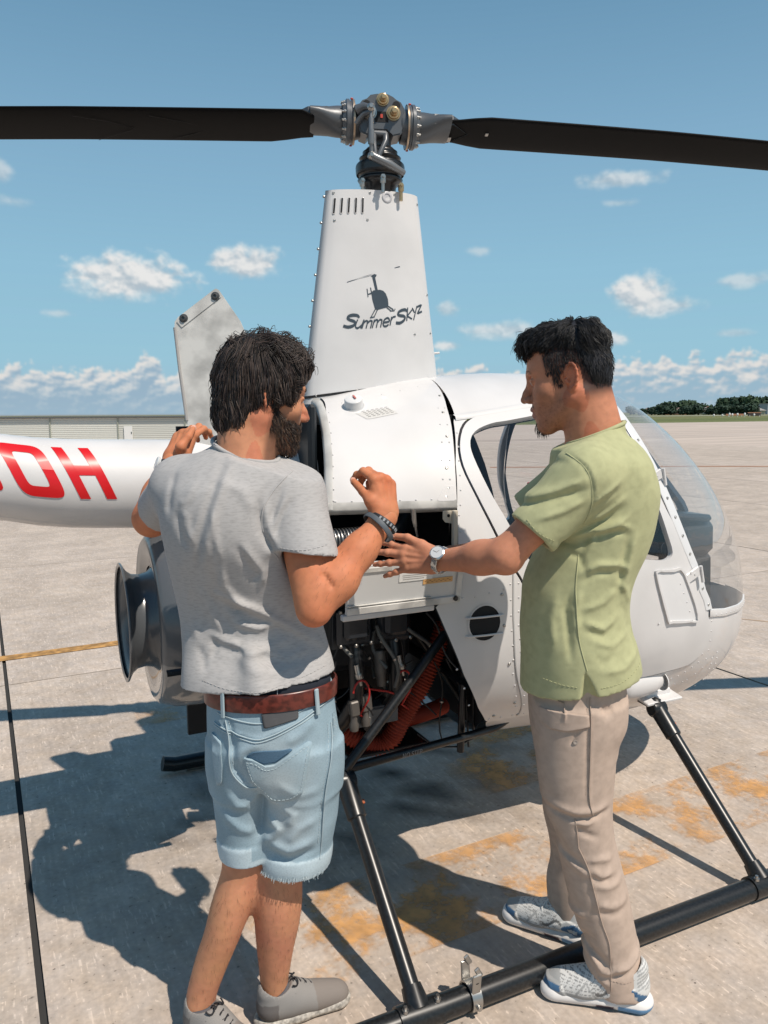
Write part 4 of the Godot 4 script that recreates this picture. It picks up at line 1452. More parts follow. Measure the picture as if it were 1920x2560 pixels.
func heli_cabin(h: Node3D, trim: Material, dark: Material, black: Material, steel: Material) -> void:
	var vinyl := mat("seat_vinyl", Color(0.018, 0.020, 0.024), 0.5)
	var b := MB.new()
	var rows := []
	for k in 24:
		var x := lerpf(.10, 1.66, k / 23.0)
		var w := maxf(surf(x, .64) - 0.03, 0.01)
		rows.append([Vector3(x, .64, w), Vector3(x, .64, -w)])
	b.grid(rows)
	obj("cabin_floor", b.mesh(), mat("carpet", Color(0.03, 0.03, 0.032), 0.9), h)
	b = MB.new()
	rows = []
	for k in 16:
		var y := lerpf(.45, 1.60, k / 15.0)
		var x := lerpf(.20, .16, k / 15.0)
		var w := surf(x, y) - 0.02
		rows.append([Vector3(x, y, w), Vector3(x, y, -w)])
	b.grid(rows)
	obj("firewall", b.mesh(), dark, h)
	for s in [1.0, -1.0]:
		b = MB.new()
		b.box(Vector3(.46, .78, .25 * s), Vector3(.46, .20, .40), Basis.IDENTITY, 0.05)
		var st := obj("seat", b.mesh(), vinyl, h)
		b = MB.new()
		b.box(Vector3(.27, 1.0, .25 * s), Vector3(.10, .36, .40), Basis(Vector3.BACK, 0.15), 0.04)
		obj("backrest", b.mesh(), vinyl, st)
	# instrument console: pedestal and hooded panel
	b = MB.new()
	b.box(Vector3(1.46, .79, .05), Vector3(.13, .28, .22), Basis(Vector3.BACK, 0.06), 0.025)
	b.box(Vector3(1.30, .70, .05), Vector3(.30, .10, .20), Basis(Vector3.BACK, 0.05), 0.02)
	var con := obj("instrument_console", b.mesh(), black, h)
	b = MB.new()
	b.box(Vector3(1.405, .995, .03), Vector3(.235, .185, .30), Basis(Vector3.BACK, 0.05), 0.045)
	b.box(Vector3(1.33, 1.095, .03), Vector3(.27, .03, .32), Basis(Vector3.BACK, -0.10), 0.012)
	obj("instrument_hood", b.mesh(), black, con)
	b = MB.new()
	for q in [[1.04, -.09], [1.04, 0.0], [1.04, .09], [.95, -.09], [.95, 0.0], [.95, .09]]:
		b.lathe(Vector3(1.287, q[0], q[1] + .03), Vector3.LEFT, [[0, .036], [.006, .036], [.006, .030], [.003, .0]], 20)
	obj("dials", b.mesh(), mat("dial", Color(0.08, 0.08, 0.08), 0.3), con, "stuff")
	# bow down the middle of the windscreen
	b = MB.new()
	var bow := [Vector3(.90, 1.612, 0), Vector3(1.06, 1.51, 0), Vector3(1.20, 1.39, 0), Vector3(1.33, 1.255, 0), Vector3(1.45, 1.125, .01), Vector3(1.475, 1.085, .01)]
	rows = []
	for k in bow.size():
		var d: Vector3 = (bow[mini(k + 1, bow.size() - 1)] - bow[maxi(k - 1, 0)]).normalized()
		var n := Vector3(-d.y, d.x, 0)
		rows.append([bow[k] + Vector3(0, 0, .022), bow[k] + n * .022 + Vector3(0, 0, .018), bow[k] + n * .022 - Vector3(0, 0, .018), bow[k] - Vector3(0, 0, .022), bow[k] - n * .010, bow[k] + Vector3(0, 0, .022)])
	b.grid(rows)
	obj("windscreen_bow", b.mesh(), mat("bow_blue_black", Color(0.014, 0.026, 0.042), 0.45), h)
	# cyclic stick with its cross bar
	b = MB.new()
	b.tube([Vector3(.86, .66, 0), Vector3(.88, .90, 0), Vector3(.84, 1.06, 0), Vector3(.80, 1.10, 0)], .014, 10)
	b.tube([Vector3(.80, 1.10, -.22), Vector3(.80, 1.10, .22)], .011, 10)
	var cy := obj("cyclic_stick", b.mesh(), black, h)
	for s in [-1.0, 1.0]:
		b = MB.new()
		b.tube([Vector3(.80, 1.12, .22 * s), Vector3(.78, .99, .22 * s)], [.018, .015], 10)
		obj("grip", b.mesh(), vinyl, cy)
	b = MB.new()
	b.box(Vector3(.99, 1.20, -.44), Vector3(.05, .014, .02), Basis.IDENTITY, .003)
	obj("door_latch", b.mesh(), mat("latch_red", Color(0.5, 0.02, 0.03)), h)

func mast_half(t: float) -> float:   # half thickness along the chord, t 0 at the trailing edge
	t = clampf(t, 0.0, 1.0)
	return 0.085 * (0.06 + 0.94 * (1.42 * pow(1.0 - t, 0.48) - 0.38 * (1.0 - t)) * pow(t, 0.62) / 0.62 * 0.74)

func mast_at(t: float, g: float, side: float, off := 0.0) -> Vector3:
	var x0 := lerpf(-.30, -.201, g); var x1 := lerpf(.228, .142, g)
	var y := lerpf(1.545 + 0.07 * t, 2.268 + 0.026 * t - 0.012 * t * t, g)
	return Vector3(lerpf(x0, x1, t), y, side * (mast_half(t) * lerpf(1.12, 0.86, g) + off))

func heli_mast(h: Node3D, white: Material, dark: Material, steel: Material) -> void:
	var b := MB.new()
	var rows := []
	for j in 25:
		var g := j / 24.0
		var row := []
		for i in 28: row.append(mast_at(1.0 - pow(1.0 - i / 28.0, 1.6), g, 1.0))
		for i in 28: row.append(mast_at(1.0 - pow(i / 28.0, 1.6), g, -1.0))
		rows.append(row)
	b.grid(rows, true)
	b.fan(rows[-1])
	var f := obj("mast_fairing", b.mesh(), white, h)
	for k in 5:
		b = MB.new()
		var t := 0.085 + k * 0.066
		var loop := []
		for i in 20:
			var a := TAU * i / 20
			var u := cos(a) * 0.011
			var v := signf(sin(a)) * 0.030 + sin(a) * 0.006
			loop.append(mast_at(t + u, 0.926 + v, 1.0, 0.0012))
		b.fan(loop, true)
		obj("air_slot", b.mesh(), dark, f)
		b = MB.new()
		loop.append(loop[0])
		var lp := []
		for p in loop: lp.append(p + Vector3(0, 0, 0.0004))
		b.tube(lp, 0.0011, 5, false)
		obj("slot_rim", b.mesh(), white, f)
	b = MB.new()
	for k in 9:
		var g := 0.03 + k * 0.118
		b.lathe(mast_at(0.0, g, 0.0) + Vector3(0.002, 0, 0), Vector3.LEFT, [[0, .0045], [.006, .0045], [.008, .002]], 8)
	for q in [[.08, .055], [.35, .055], [.60, .06], [.84, .06], [.97, .06], [.07, .985], [.42, .985], [.68, .985], [.955, .955], [.965, .5], [.10, .9 - .04], [.40, .86], [.80, .30], [.955, .30]]:
		var p := mast_at(q[0], q[1], 1.0, 0.0)
		screw(b, p, Vector3(0, 0, 1), 0.0048)
	obj("screws", b.mesh(), steel, f, "stuff")
	b = MB.new()   # lifting eye patch at the top
	b.lathe(mast_at(.60, .97, 1.0, -0.002), Vector3(0, 0, 1), [[.0, .019], [.004, .019], [.004, .011], [.002, .011]], 20)
	obj("eyelet", b.mesh(), mat("eyelet_grey", Color(0.5, 0.5, 0.52), 0.4), f)
	b = MB.new()   # dark gap where the fairing meets the cowl
	rows = []
	for k in 25:
		var t := k / 24.0
		rows.append([mast_at(t, 0.060, 1.0, 0.0015), mast_at(t, 0.048, 1.0, 0.0015)])
	b.grid(rows, false, false)
	obj("base_gap", b.mesh(), dark, f)
	b = MB.new(); b.tube([Vector3(.19, 1.745, -.03), Vector3(.255, 1.752, -.03)], .0045, 8)
	obj("probe", b.mesh(), white, f)
	# emblem: a small helicopter over slanted lettering
	var ink := mat("decal_ink", Color(0.045, 0.062, 0.08), 0.4)
	var place := func(p: Vector2) -> Vector3:   # px in the emblem (0..1 wide) to the fairing's skin
		var g := (p.y - 1.545) / 0.72
		var x0 := lerpf(-.30, -.201, g); var x1 := lerpf(.228, .142, g)
		return mast_at((p.x * 0.95 - 0.030 - x0) / (x1 - x0), g, 1.0, 0.0008)
	var em := MB.new()
	var polys := [[[-.118, 1.957], [-.04, 1.974], [.085, 2.004], [.084, 2.007], [-.04, 1.978], [-.118, 1.959]], [[-.026, 1.974], [-.015, 1.971], [-.005, 1.925], [-.014, 1.925]], [[-.031, 1.973], [-.018, 1.981], [-.008, 1.978], [-.012, 1.970]],
		[[-.030, 1.918], [-.022, 1.925], [.004, 1.926], [.016, 1.922], [.026, 1.912], [.034, 1.893], [.036, 1.872], [.032, 1.864], [-.010, 1.857], [-.017, 1.863], [-.026, 1.893], [-.028, 1.908]],
		[[-.043, 1.914], [-.030, 1.918], [-.030, 1.913], [-.043, 1.911]], [[-.047, 1.932], [-.044, 1.932], [-.041, 1.903], [-.0435, 1.903]], [[-.034, 1.935], [-.031, 1.935], [-.026, 1.912], [-.029, 1.912]],
		[[-.017, 1.861], [-.034, 1.834], [-.032, 1.832], [-.013, 1.860]], [[-.009, 1.858], [-.022, 1.834], [-.019, 1.833], [-.005, 1.858]], [[-.036, 1.834], [-.018, 1.836], [-.018, 1.832], [-.036, 1.830]],
		[[.026, 1.864], [.044, 1.850], [.047, 1.852], [.029, 1.866]], [[.032, 1.867], [.055, 1.853], [.057, 1.856], [.035, 1.870]], [[.042, 1.852], [.060, 1.853], [.062, 1.859], [.064, 1.856], [.060, 1.849], [.042, 1.849]]]
	for q in polys:
		var pv := PackedVector2Array()
		for p in q: pv.append(Vector2(p[0], p[1]))
		em.prism(pv, place, Vector3(0, 0, 0.0005))
	obj("emblem", em.mesh(), ink, f)
	letters(f, "SummerSkyz", ink, place)

# hand drawn slanted capitals and small letters as strokes: each letter is a list of polylines on a 0..1 square
func letters(parent: Node, _word: String, ink: Material, place: Callable) -> void:
	var S := [[[.95, .80], [.80, .97], [.45, 1.0], [.18, .90], [.14, .72], [.35, .60], [.68, .50], [.82, .34], [.72, .14], [.40, .02], [.02, .10]]]
	var u := [[[.10, 1.0], [.06, .40], [.22, .08], [.55, .08], [.86, .40]], [[.94, 1.0], [.86, .0]]]
	var m := [[[.08, .98], [.04, .0]], [[.06, .65], [.25, .95], [.45, .90], [.48, .0]], [[.48, .62], [.68, .95], [.92, .88], [.94, .0]]]
	var e := [[[.10, .50], [.88, .56], [.80, .88], [.50, 1.0], [.18, .82], [.08, .45], [.25, .10], [.60, .03], [.90, .20]]]
	var r := [[[.10, .98], [.06, .0]], [[.08, .55], [.35, .92], [.80, .95]]]
	var k := [[[.16, 1.25], [.10, .0]], [[.88, .92], [.14, .45], [.95, .02]]]
	var y := [[[.06, .98], [.48, .40]], [[.98, 1.0], [.30, -.35]]]
	var z := [[[.06, .92], [.92, .95], [.06, .08], [.95, .10]]]
	# letter, x, y, width, height, turn, stroke
	var row := [[S, -.138, 1.808, .050, .042, -.12, .0095], [u, -.096, 1.800, .028, .030, -.08, .0056], [m, -.069, 1.797, .036, .028, -.04, .0056], [m, -.030, 1.796, .036, .029, .0, .0056], [e, .009, 1.797, .028, .029, .04, .0062], [r, .040, 1.800, .024, .030, .08, .0056], [S, .064, 1.803, .046, .044, .14, .0095], [k, .108, 1.812, .028, .036, .2, .0056], [y, .134, 1.824, .024, .033, .26, .0056], [z, .157, 1.834, .026, .028, .3, .0066]]
	var names := ["letter_s", "letter_u", "letter_m", "letter_m", "letter_e", "letter_r", "letter_s", "letter_k", "letter_y", "letter_z"]
	for i in row.size():
		var q: Array = row[i]
		var b := MB.new()
		for pl in q[0]:
			var sm := []
			for a in pl.size() - 1:
				var steps := 5
				for s in steps + (1 if a == pl.size() - 2 else 0):
					var t := float(s) / steps
					var p0: Array = pl[maxi(a - 1, 0)]; var p3: Array = pl[mini(a + 2, pl.size() - 1)]
					var round_it: bool = pl.size() > 4
					var X := cubic_interpolate(pl[a][0], pl[a + 1][0], p0[0], p3[0], t) if round_it else lerpf(pl[a][0], pl[a + 1][0], t)
					var Y := cubic_interpolate(pl[a][1], pl[a + 1][1], p0[1], p3[1], t) if round_it else lerpf(pl[a][1], pl[a + 1][1], t)
					sm.append(Vector2(q[1], q[2]) + Vector2(X * q[3] + Y * q[4] * 0.28, Y * q[4]).rotated(q[5]))
			var rows := []
			for a in sm.size():
				var d: Vector2 = (sm[mini(a + 1, sm.size() - 1)] - sm[maxi(a - 1, 0)]).normalized()
				var n = Vector2(-d.y, d.x) * q[6] * 0.5 * lerpf(1.15, 0.75, absf(d.y))
				var lift := Vector3(0, 0, 0.0006)
				rows.append([place.call(sm[a] + n), place.call(sm[a] + n) + lift, place.call(sm[a] - n) + lift, place.call(sm[a] - n)])
			b.grid(rows)
		obj(names[i], b.mesh(), ink, parent)

func heli_rotor(h: Node3D, black: Material, grey: Material, steel: Material, brass: Material, red: Material, worn: Material) -> void:
	var e := Vector3(.949, 0, .315)      # along the right-hand blade
	var p := Vector3(-.315, 0, .949)     # towards the side seen
	var o := Vector3(.003, 2.515, 0)
	# hub block with its bolts
	var b := MB.new()
	var shape := PackedVector2Array()
	for q in [[-.078, .012], [-.078, .035], [-.064, .052], [-.048, .058], [-.036, .070], [-.014, .074], [.022, .074], [.040, .066], [.050, .058], [.066, .050], [.078, .030], [.078, -.030], [.066, -.052], [.040, -.058], [.018, -.040], [-.030, -.040], [-.048, -.058], [-.070, -.050], [-.078, -.030]]: shape.append(Vector2(q[0], q[1]))
	var fn := func(v: Vector2) -> Vector3: return o + e * v.x + Vector3.UP * v.y - p * 0.045
	b.prism(shape, fn, p * 0.09)
	b.prism(shape, func(v: Vector2) -> Vector3: return o + e * v.x * 0.95 + Vector3.UP * v.y * 0.95 + p * 0.0448, p * 0.004)
	b.prism(shape, func(v: Vector2) -> Vector3: return o + e * v.x * 0.95 + Vector3.UP * v.y * 0.95 - p * 0.0488, p * 0.004)
	b.box(o + Vector3(0, -.05, 0), Vector3(.07, .10, .06), Basis(e, Vector3.UP, p), .008)
	var hub := obj("rotor_hub", b.mesh(), grey, h)
	for q in [[.004, .054, .021, 1], [.040, .012, .024, 1], [-.040, .012, .024, 0]]:
		var c = o + e * q[0] + Vector3.UP * q[1] + p * .048
		b = MB.new()
		b.lathe(c, p, [[0, q[2]], [.006, q[2]], [.006, q[2] * .86], [.012, q[2] * .8], [.013, q[2] * .6]], 24, true)
		b.lathe(c + p * .012, p, [[0, q[2] * .58], [.012, q[2] * .58], [.014, q[2] * .46], [.024, q[2] * .44], [.025, q[2] * .3]], 6, true)
		obj("bolt", b.mesh(), brass if q[3] else steel, hub)
	for q in [[-.050, .046], [.050, .046]]:
		b = MB.new()
		b.lathe(o + e * q[0] * 1.0 + Vector3.UP * (q[1] - .008) + p * .0492, p, [[0, .0135], [.0008, .0135]], 20, true)
		obj("lightening_hole", b.mesh(), mat("dark_void", Color.BLACK), hub)
	b = MB.new(); b.box(o + e * .0 + Vector3.UP * .0 + p * .0494, Vector3(.046, .034, .001), Basis(e, Vector3.UP, p), .0)
	obj("inspection_opening", b.mesh(), mat("dark_void", Color.BLACK), hub)
	b = MB.new(); b.box(o + p * .051 + Vector3.UP * .002, Vector3(.008, .012, .002), Basis(e, Vector3.UP, p), .0)
	obj("red_mark", b.mesh(), mat("mark_red", Color(0.5, 0.05, 0.03)), hub)
	# forks, bearing rings, cuffs and blades
	for s in [-1.0, 1.0]:
		var d = e * s
		var oo := o + Vector3.UP * (-0.004 if s < 0 else -0.014)
		b = MB.new()
		b.lathe(oo + d * .07, d, [[0, .052], [.018, .056], [.018, .068], [.026, .070], [.030, .066], [.034, .066], [.036, .071], [.046, .071], [.050, .064], [.060, .058], [.060, .040]], 36, true)
		var ring := obj("bearing_housing", b.mesh(), grey, h)
		b = MB.new()
		b.lathe(oo + d * .0885, d, [[0, .0706], [.006, .0706]], 36, true, false)
		obj("shim_band", b.mesh(), mat("shim_bronze", Color(0.45, 0.34, 0.24), 0.35, 0.7), ring)
		for k in 14:
			var a := TAU * k / 14
			b = MB.new()
			var c = oo + d * .118 + (Vector3.UP * cos(a) + p * sin(a)) * .060
			b.lathe(c, d, [[0, .0065], [.007, .0065], [.008, .004], [.015, .004]], 6, true)
			obj("nut", b.mesh(), steel, ring)
		for a in [0.5, 3.6]:
			b = MB.new(); b.box(oo + d * .098 + (Vector3.UP * cos(a) + p * sin(a)) * .0715, Vector3(.008, .006, .008), Basis(e, a), .001)
			obj("red_mark", b.mesh(), mat("mark_red", Color(0.5, 0.05, 0.03)), ring)
		# cuff: round at the bearing, flattened where it takes the blade
		var rows := []
		for k in 9:
			var t := k / 8.0
			var c = oo + d * lerpf(.12, .238, t) + Vector3.UP * 0.0
			var ry := lerpf(.050, .026, smoothstep(0.1, 1.0, t)); var rp := lerpf(.050, .074, smoothstep(0.0, 1.0, t))
			var tilt := deg_to_rad(13.0) * smoothstep(0.0, 0.8, t)
			var cp := p * cos(tilt) + Vector3.UP * sin(tilt)
			var cu := Vector3.UP * cos(tilt) - p * sin(tilt)
			var row := []
			for i in 24:
				var a := TAU * i / 24
				row.append(c + (cp * cos(a) * rp + cu * sin(a) * ry))
			rows.append(row)
		b = MB.new(); b.grid(rows, true, s > 0); b.fan(rows[-1], s > 0)
		var cuff := obj("blade_cuff", b.mesh(), mat("cuff_grey", Color(0.085, 0.092, 0.10), 0.4, 0.2), h)
		b = MB.new()
		var tip := PackedVector2Array([Vector2(.18, -.058), Vector2(.245, -.052), Vector2(.305, .0), Vector2(.245, .052), Vector2(.18, .058)])
		var tl := deg_to_rad(13.0)
		var tc := p * cos(tl) + Vector3.UP * sin(tl); var tu := Vector3.UP * cos(tl) - p * sin(tl)
		b.prism(tip, func(v: Vector2) -> Vector3: return oo + d * v.x + tc * v.y - tu * .0175, tu * .035)
		obj("cuff_tongue", b.mesh(), mat("cuff_grey", Color.BLACK), cuff)
		blade(h, oo, d, p, s, black)
		for q in [[.235, .035, .020], [.37, -.012, .010]]:
			b = MB.new()
			b.box(oo + d * q[0] - tu * 0.0205 + tc * -q[1] * 0.8, Vector3(q[2] * (1.5 if q[0] < .3 else 1.0), .003, q[2] * 1.3), Basis(d, tu, d.cross(tu)), 0)
			obj("balance_label", b.mesh(), mat("label_pale", Color(0.5, 0.46, 0.42)), cuff)
	# pitch link and arm
	b = MB.new()
	var l0 := o + e * -.040 + p * .085 + Vector3.UP * .015
	var l1 := o + e * -.038 + p * .080 + Vector3.UP * -.135
	b.tube([l0, l0.lerp(l1, .2), l0.lerp(l1, .22), l0.lerp(l1, .45), l0.lerp(l1, .47), l0.lerp(l1, .75), l0.lerp(l1, .77), l1], [.005, .005, .009, .009, .0115, .0115, .006, .006], 12)
	var lk := obj("pitch_link", b.mesh(), mat("link_grey", Color(0.2, 0.21, 0.22), 0.35, 0.4), h)
	for c in [l0, l1]:
		b = MB.new(); b.lathe(c - p * .012, p, [[0, .009], [.004, .013], [.018, .013], [.024, .007], [.03, .006]], 14, true)
		obj("rod_end", b.mesh(), steel, lk)
	b = MB.new()
	b.tube([o + e * -.085 + p * .062 + Vector3.UP * .012, o + e * -.06 + p * .072 + Vector3.UP * .022, l0], [.018, .013, .009], 10)
	b.tube([o + e * -.088 + p * .06 + Vector3.UP * -.03, o + e * -.062 + p * .07 + Vector3.UP * .0, l0 + Vector3.DOWN * .012], [.010, .009, .008], 10)
	obj("pitch_horn", b.mesh(), grey, h)
	# scissor arm, mast, swashplate
	b = MB.new()
	b.lathe(Vector3(.003, 2.20, 0), Vector3.UP, [[0, .030], [.32, .030]], 20)
	obj("mast_shaft", b.mesh(), black, h)
	b = MB.new()
	b.tube([o + e * -.028 + p * .050 + Vector3.UP * -.055, o + e * -.030 + p * .075 + Vector3.UP * -.085, o + e * -.024 + p * .08 + Vector3.UP * -.14], [.011, .009, .008], 10)
	b.tube([o + e * .012 + p * .050 + Vector3.UP * -.055, o + e * .010 + p * .075 + Vector3.UP * -.085, o + e * -.016 + p * .08 + Vector3.UP * -.14], [.011, .009, .008], 10)
	b.tube([o + e * -.03 + p * .052 + Vector3.UP * -.056, o + e * .014 + p * .052 + Vector3.UP * -.056], .012, 12)
	obj("scissor_link", b.mesh(), grey, h)
	var base := Vector3(.003, 2.278, 0)
	b = MB.new()
	b.lathe(base, Vector3.UP, [[0, .052], [.03, .056], [.034, .070], [.046, .078], [.05, .070], [.060, .070], [.064, .080], [.095, .0825], [.100, .078], [.102, .066], [.108, .064], [.112, .070], [.118, .072], [.122, .066], [.126, .058], [.131, .060], [.138, .060], [.142, .054], [.15, .046]], 44)
	var sw := obj("swashplate", b.mesh(), mat("rubber_black", Color(0.010, 0.011, 0.013), 0.3), h)
	b = MB.new()
	b.lathe(base + Vector3.UP * .062, Vector3.UP, [[0, .0815], [.006, .0835], [.026, .0845], [.030, .0835]], 44, true, false)
	obj("clamp_band", b.mesh(), black, sw)
	b = MB.new()
	b.tube([l1, base + Vector3.UP * .075 + e * .02 + p * .088, base + Vector3.UP * .062 + e * .075 + p * .045], [.013, .014, .010], 10)
	obj("swash_arm", b.mesh(), mat("link_grey", Color.BLACK), sw)
	for q in [[-.066, .05, .03], [.066, .045, .02], [.0, .08, .036]]:
		b = MB.new()
		var c: Vector3 = base + e * q[0] + p * q[1] + Vector3.UP * q[2]
		b.lathe(c, p, [[0, .009], [.008, .009], [.008, .0055], [.018, .0055]], 6, true)
		b.tube([c + Vector3.DOWN * .05, c + Vector3.DOWN * .02, c + Vector3.DOWN * .018, c], [.006, .006, .010, .010], 10)
		obj("control_rod", b.mesh(), brass if q[0] > 0 else steel, sw)

func blade(h: Node3D, o: Vector3, d: Vector3, p: Vector3, s: float, black: Material) -> void:
	var b := MB.new()
	var rows := []
	for k in 49:
		var t := k / 48.0
		var r := lerpf(.225, 3.72, pow(t, 1.15))
		var rise := -0.006 * r - 0.0065 * r * r if s > 0 else -0.012 - 0.030 * r - 0.0045 * r * r
		if s > 0: rise -= 0.026 * r
		var c := o + d * r + Vector3.UP * (rise + 0.01 * minf(1.0, r))
		var tilt := deg_to_rad(lerpf(13.0, 10.0, minf(1.0, r / 2.0)))
		var cp := p * cos(tilt) + Vector3.UP * sin(tilt)
		var cu := Vector3.UP * cos(tilt) - p * sin(tilt)
		var root := smoothstep(.225, .38, r)
		var near := lerpf(.060, .091, root if s > 0 else smoothstep(.225, .24, r))   # half chord towards the side seen
		var far := lerpf(.060, .091, root)
		# section: rounded leading edge, sharp trailing edge
		var row := []
		for i in 24:
			var a := TAU * i / 24
			var x := cos(a)
			var lead := x if s < 0 else -x
			var th := 0.0115 * (sqrt(maxf(0.0, (1.0 - lead) * 0.5)) * 1.55 * (0.18 + 0.82 * (1.0 + lead) * 0.5)) + 0.0012
			row.append(c + cp * (x * (near if x > 0 else far)) + cu * (signf(sin(a)) * th))
		rows.append(row)
	b.grid(rows, true, s > 0)
	b.fan(rows[-1], s > 0); b.fan(rows[0], s < 0)
	var m := mat("blade_black", Color(0.006, 0.006, 0.0065), 0.55, 0.0, 0.22)
	if not m.albedo_texture:
		m.albedo_texture = tone_tex(512, 512, noise_bytes(512, 0.25, 2, 71), 0.55, 1.1)
		triplanar(m, Vector3(4, 4, 4), false)
	var bl := obj("rotor_blade", b.mesh(), m, h)
	if s < 0:   # two chevron scuffs left by the tie-down on the underside
		for r in [.595, .835]:
			var sc := MB.new()
			var tilt := deg_to_rad(11.5)
			var cp := p * cos(tilt) + Vector3.UP * sin(tilt)
			var cu := Vector3.UP * cos(tilt) - p * sin(tilt)
			var pts := []
			for q in [[.16, .06], [.06, .03], [-.02, -.01], [-.005, -.025], [.05, -.05], [.11, -.08]]:
				var rr: float = r + q[0]
				pts.append(o + d * rr + Vector3.UP * (-0.012 - 0.030 * rr - 0.0045 * rr * rr + 0.0095) + cp * q[1] - cu * 0.0115)
			sc.tube(pts, 0.0006, 6)
			obj("scuff", sc.mesh(), mat("scuff_grey", Color(0.012, 0.012, 0.012), 0.6), bl)

func boom_at(x: float, a: float, off := 0.0) -> Vector3:   # a: angle up from the side seen
	var r := tab([-4.4, -2.5, -1.23, -.795, -.45, -.30], [.055, .09, .127, .1405, .152, .158], x) + off
	var y := tab([-4.4, -1.23, -.795, -.45, -.30], [1.52, 1.352, 1.3125, 1.302, 1.298], x)
	return Vector3(x, y + sin(a) * r, cos(a) * r)

func heli_tail(h: Node3D, white: Material, black: Material, grubby: Material) -> void:
	var b := MB.new()
	var rows := []
	for k in 45:
		var x := lerpf(-.42, -4.35, k / 44.0)
		var row := []
		for i in 48: row.append(boom_at(x, TAU * i / 48))
		rows.append(row)
	b.grid(rows, true, false)
	b.fan(rows[-1])
	var boom := obj("tail_boom", b.mesh(), white, h)
	# registration letters wrapped on the boom; slanted like back strokes
	var red := mat("letter_red", Color(0.60, 0.006, 0.010), 0.3)
	# outlines in letter space: u along the row 0..1, v up 0..1
	var hh := [[[0, 1], [.28, 1], [.28, .60], [.72, .60], [.72, 1], [1, 1], [1, 0], [.72, 0], [.72, .42], [.28, .42], [.28, 0], [0, 0]]]
	var oo_out := []; var oo_in := []
	for k in 128:
		var a := TAU * k / 128
		oo_out.append([.5 + .5 * signf(cos(a)) * pow(absf(cos(a)), .38), .5 + .5 * signf(sin(a)) * pow(absf(sin(a)), .38)])
		oo_in.append([.5 + .24 * signf(cos(a)) * pow(absf(cos(a)), .3), .5 + .31 * signf(sin(a)) * pow(absf(sin(a)), .3)])
	var at := func(x0: float, w: float, u: float, v: float) -> Vector3:
		var ang := lerpf(-.25, .96, v)
		var x := x0 + w * u - (v - 0.0) * 0.070
		return boom_at(x, ang, 0.0014)
	# H
	b = MB.new()
	for bar in [[0.0, .28, 0.0, 1.0], [.72, 1.0, 0.0, 1.0], [.28, .72, .42, .60]]:
		var g := []
		for j in 17:
			var row := []
			for i in 5: row.append(at.call(-1.022, .100, lerpf(bar[0], bar[1], i / 4.0), lerpf(bar[2], bar[3], j / 16.0)))
			g.append(row)
		b.grid(g)
	obj("letter_h", b.mesh(), red, boom)
	for q in [["letter_o", -1.172, .118]]:
		b = MB.new()
		var g := [[], [], []]
		for k in 129:
			for l in 3:
				var po: Array = oo_out[k % 128]; var pi: Array = oo_in[k % 128]
				g[l].append(at.call(q[1], q[2], lerpf(pi[0], po[0], l / 2.0), lerpf(pi[1], po[1], l / 2.0)))
		b.grid(g, false, true)
		obj(q[0], b.mesh(), red, boom)
	b = MB.new()   # the 8 that runs out of sight
	for lobe in [[.27, .27], [.75, .25]]:
		var g := [[], []]
		for k in 129:
			var a := TAU * k / 128
			var cx := signf(cos(a)) * pow(absf(cos(a)), .45); var sy := signf(sin(a)) * pow(absf(sin(a)), .45)
			g[0].append(at.call(-1.335, .122, .5 + .24 * cx, lobe[0] + (lobe[1] - .17) * sy))
			g[1].append(at.call(-1.335, .122, .5 + .5 * cx, lobe[0] + lobe[1] * sy))
		b.grid(g, false, true)
	obj("numeral_eight", b.mesh(), red, boom)
	# root fairing where the boom meets the frame
	b = MB.new()
	rows = []
	for k in 9:
		var x := lerpf(-.30, -.60, k / 8.0)
		var row := []
		for i in 40: row.append(boom_at(x, TAU * i / 40, 0.012 * smoothstep(-.60, -.52, x) + 0.002))
		rows.append(row)
	b.grid(rows, true)
	obj("boom_collar", b.mesh(), white, h)
	# cooling fan shroud behind the engine
	var gl := mat("shroud_grey", Color(0.085, 0.092, 0.10), 0.3)
	gl.clearcoat_enabled = true; gl.clearcoat = 0.5; gl.clearcoat_roughness = 0.12
	var light := mat("shroud_light", Color(0.19, 0.19, 0.19), 0.16)
	light.clearcoat_enabled = true; light.clearcoat = 0.8; light.clearcoat_roughness = 0.05
	var o := Vector3(-.655, .882, .02)
	b = MB.new()
	b.lathe(o, Vector3.LEFT, [[-.12, .255], [-.02, .286], [.05, .290], [.12, .284], [.165, .268], [.178, .25], [.172, .21], [.16, .165]], 72, false, false)
	var sc := obj("fan_shroud", b.mesh(), light, h)
	b = MB.new()
	b.lathe(o, Vector3.LEFT, [[.16, .166], [.175, .152], [.20, .146], [.225, .150], [.240, .163], [.250, .180], [.254, .187], [.258, .188], [.260, .182], [.256, .175]], 64, false, false)
	obj("inlet_bell", b.mesh(), gl, sc)
	b = MB.new()   # upper half shell of the shroud, darker
	rows = []
	for q in [[-.12, .259], [-.02, .2895], [.05, .2935], [.12, .2875], [.167, .2715], [.181, .252], [.176, .21], [.165, .17]]:
		var row := []
		for k in 37:
			var a := lerpf(-0.30, PI + 0.30, k / 36.0)
			row.append(o + Vector3.LEFT * q[0] + Vector3(0, sin(a) * q[1], cos(a) * q[1]))
		rows.append(row)
	b.grid(rows, false, true)
	obj("upper_shell", b.mesh(), gl, sc)
	b = MB.new()
	rows = []
	for k in 9:
		var t := k / 8.0
		rows.append([o + Vector3(-.175 + t * .25, -.082, .285 - .0 * t), o + Vector3(-.175 + t * .25, -.096, .305), o + Vector3(-.175 + t * .25, -.100, .285)])
	b.grid(rows)
	for k in 6: screw(b, o + Vector3(-.16 + k * .045, -.09, .296), Vector3(0, .6, .8), .005)
	obj("shell_flange", b.mesh(), mat("rubber_black", Color.BLACK), sc)
	b = MB.new()   # duct rising over the shroud to the engine
	rows = []
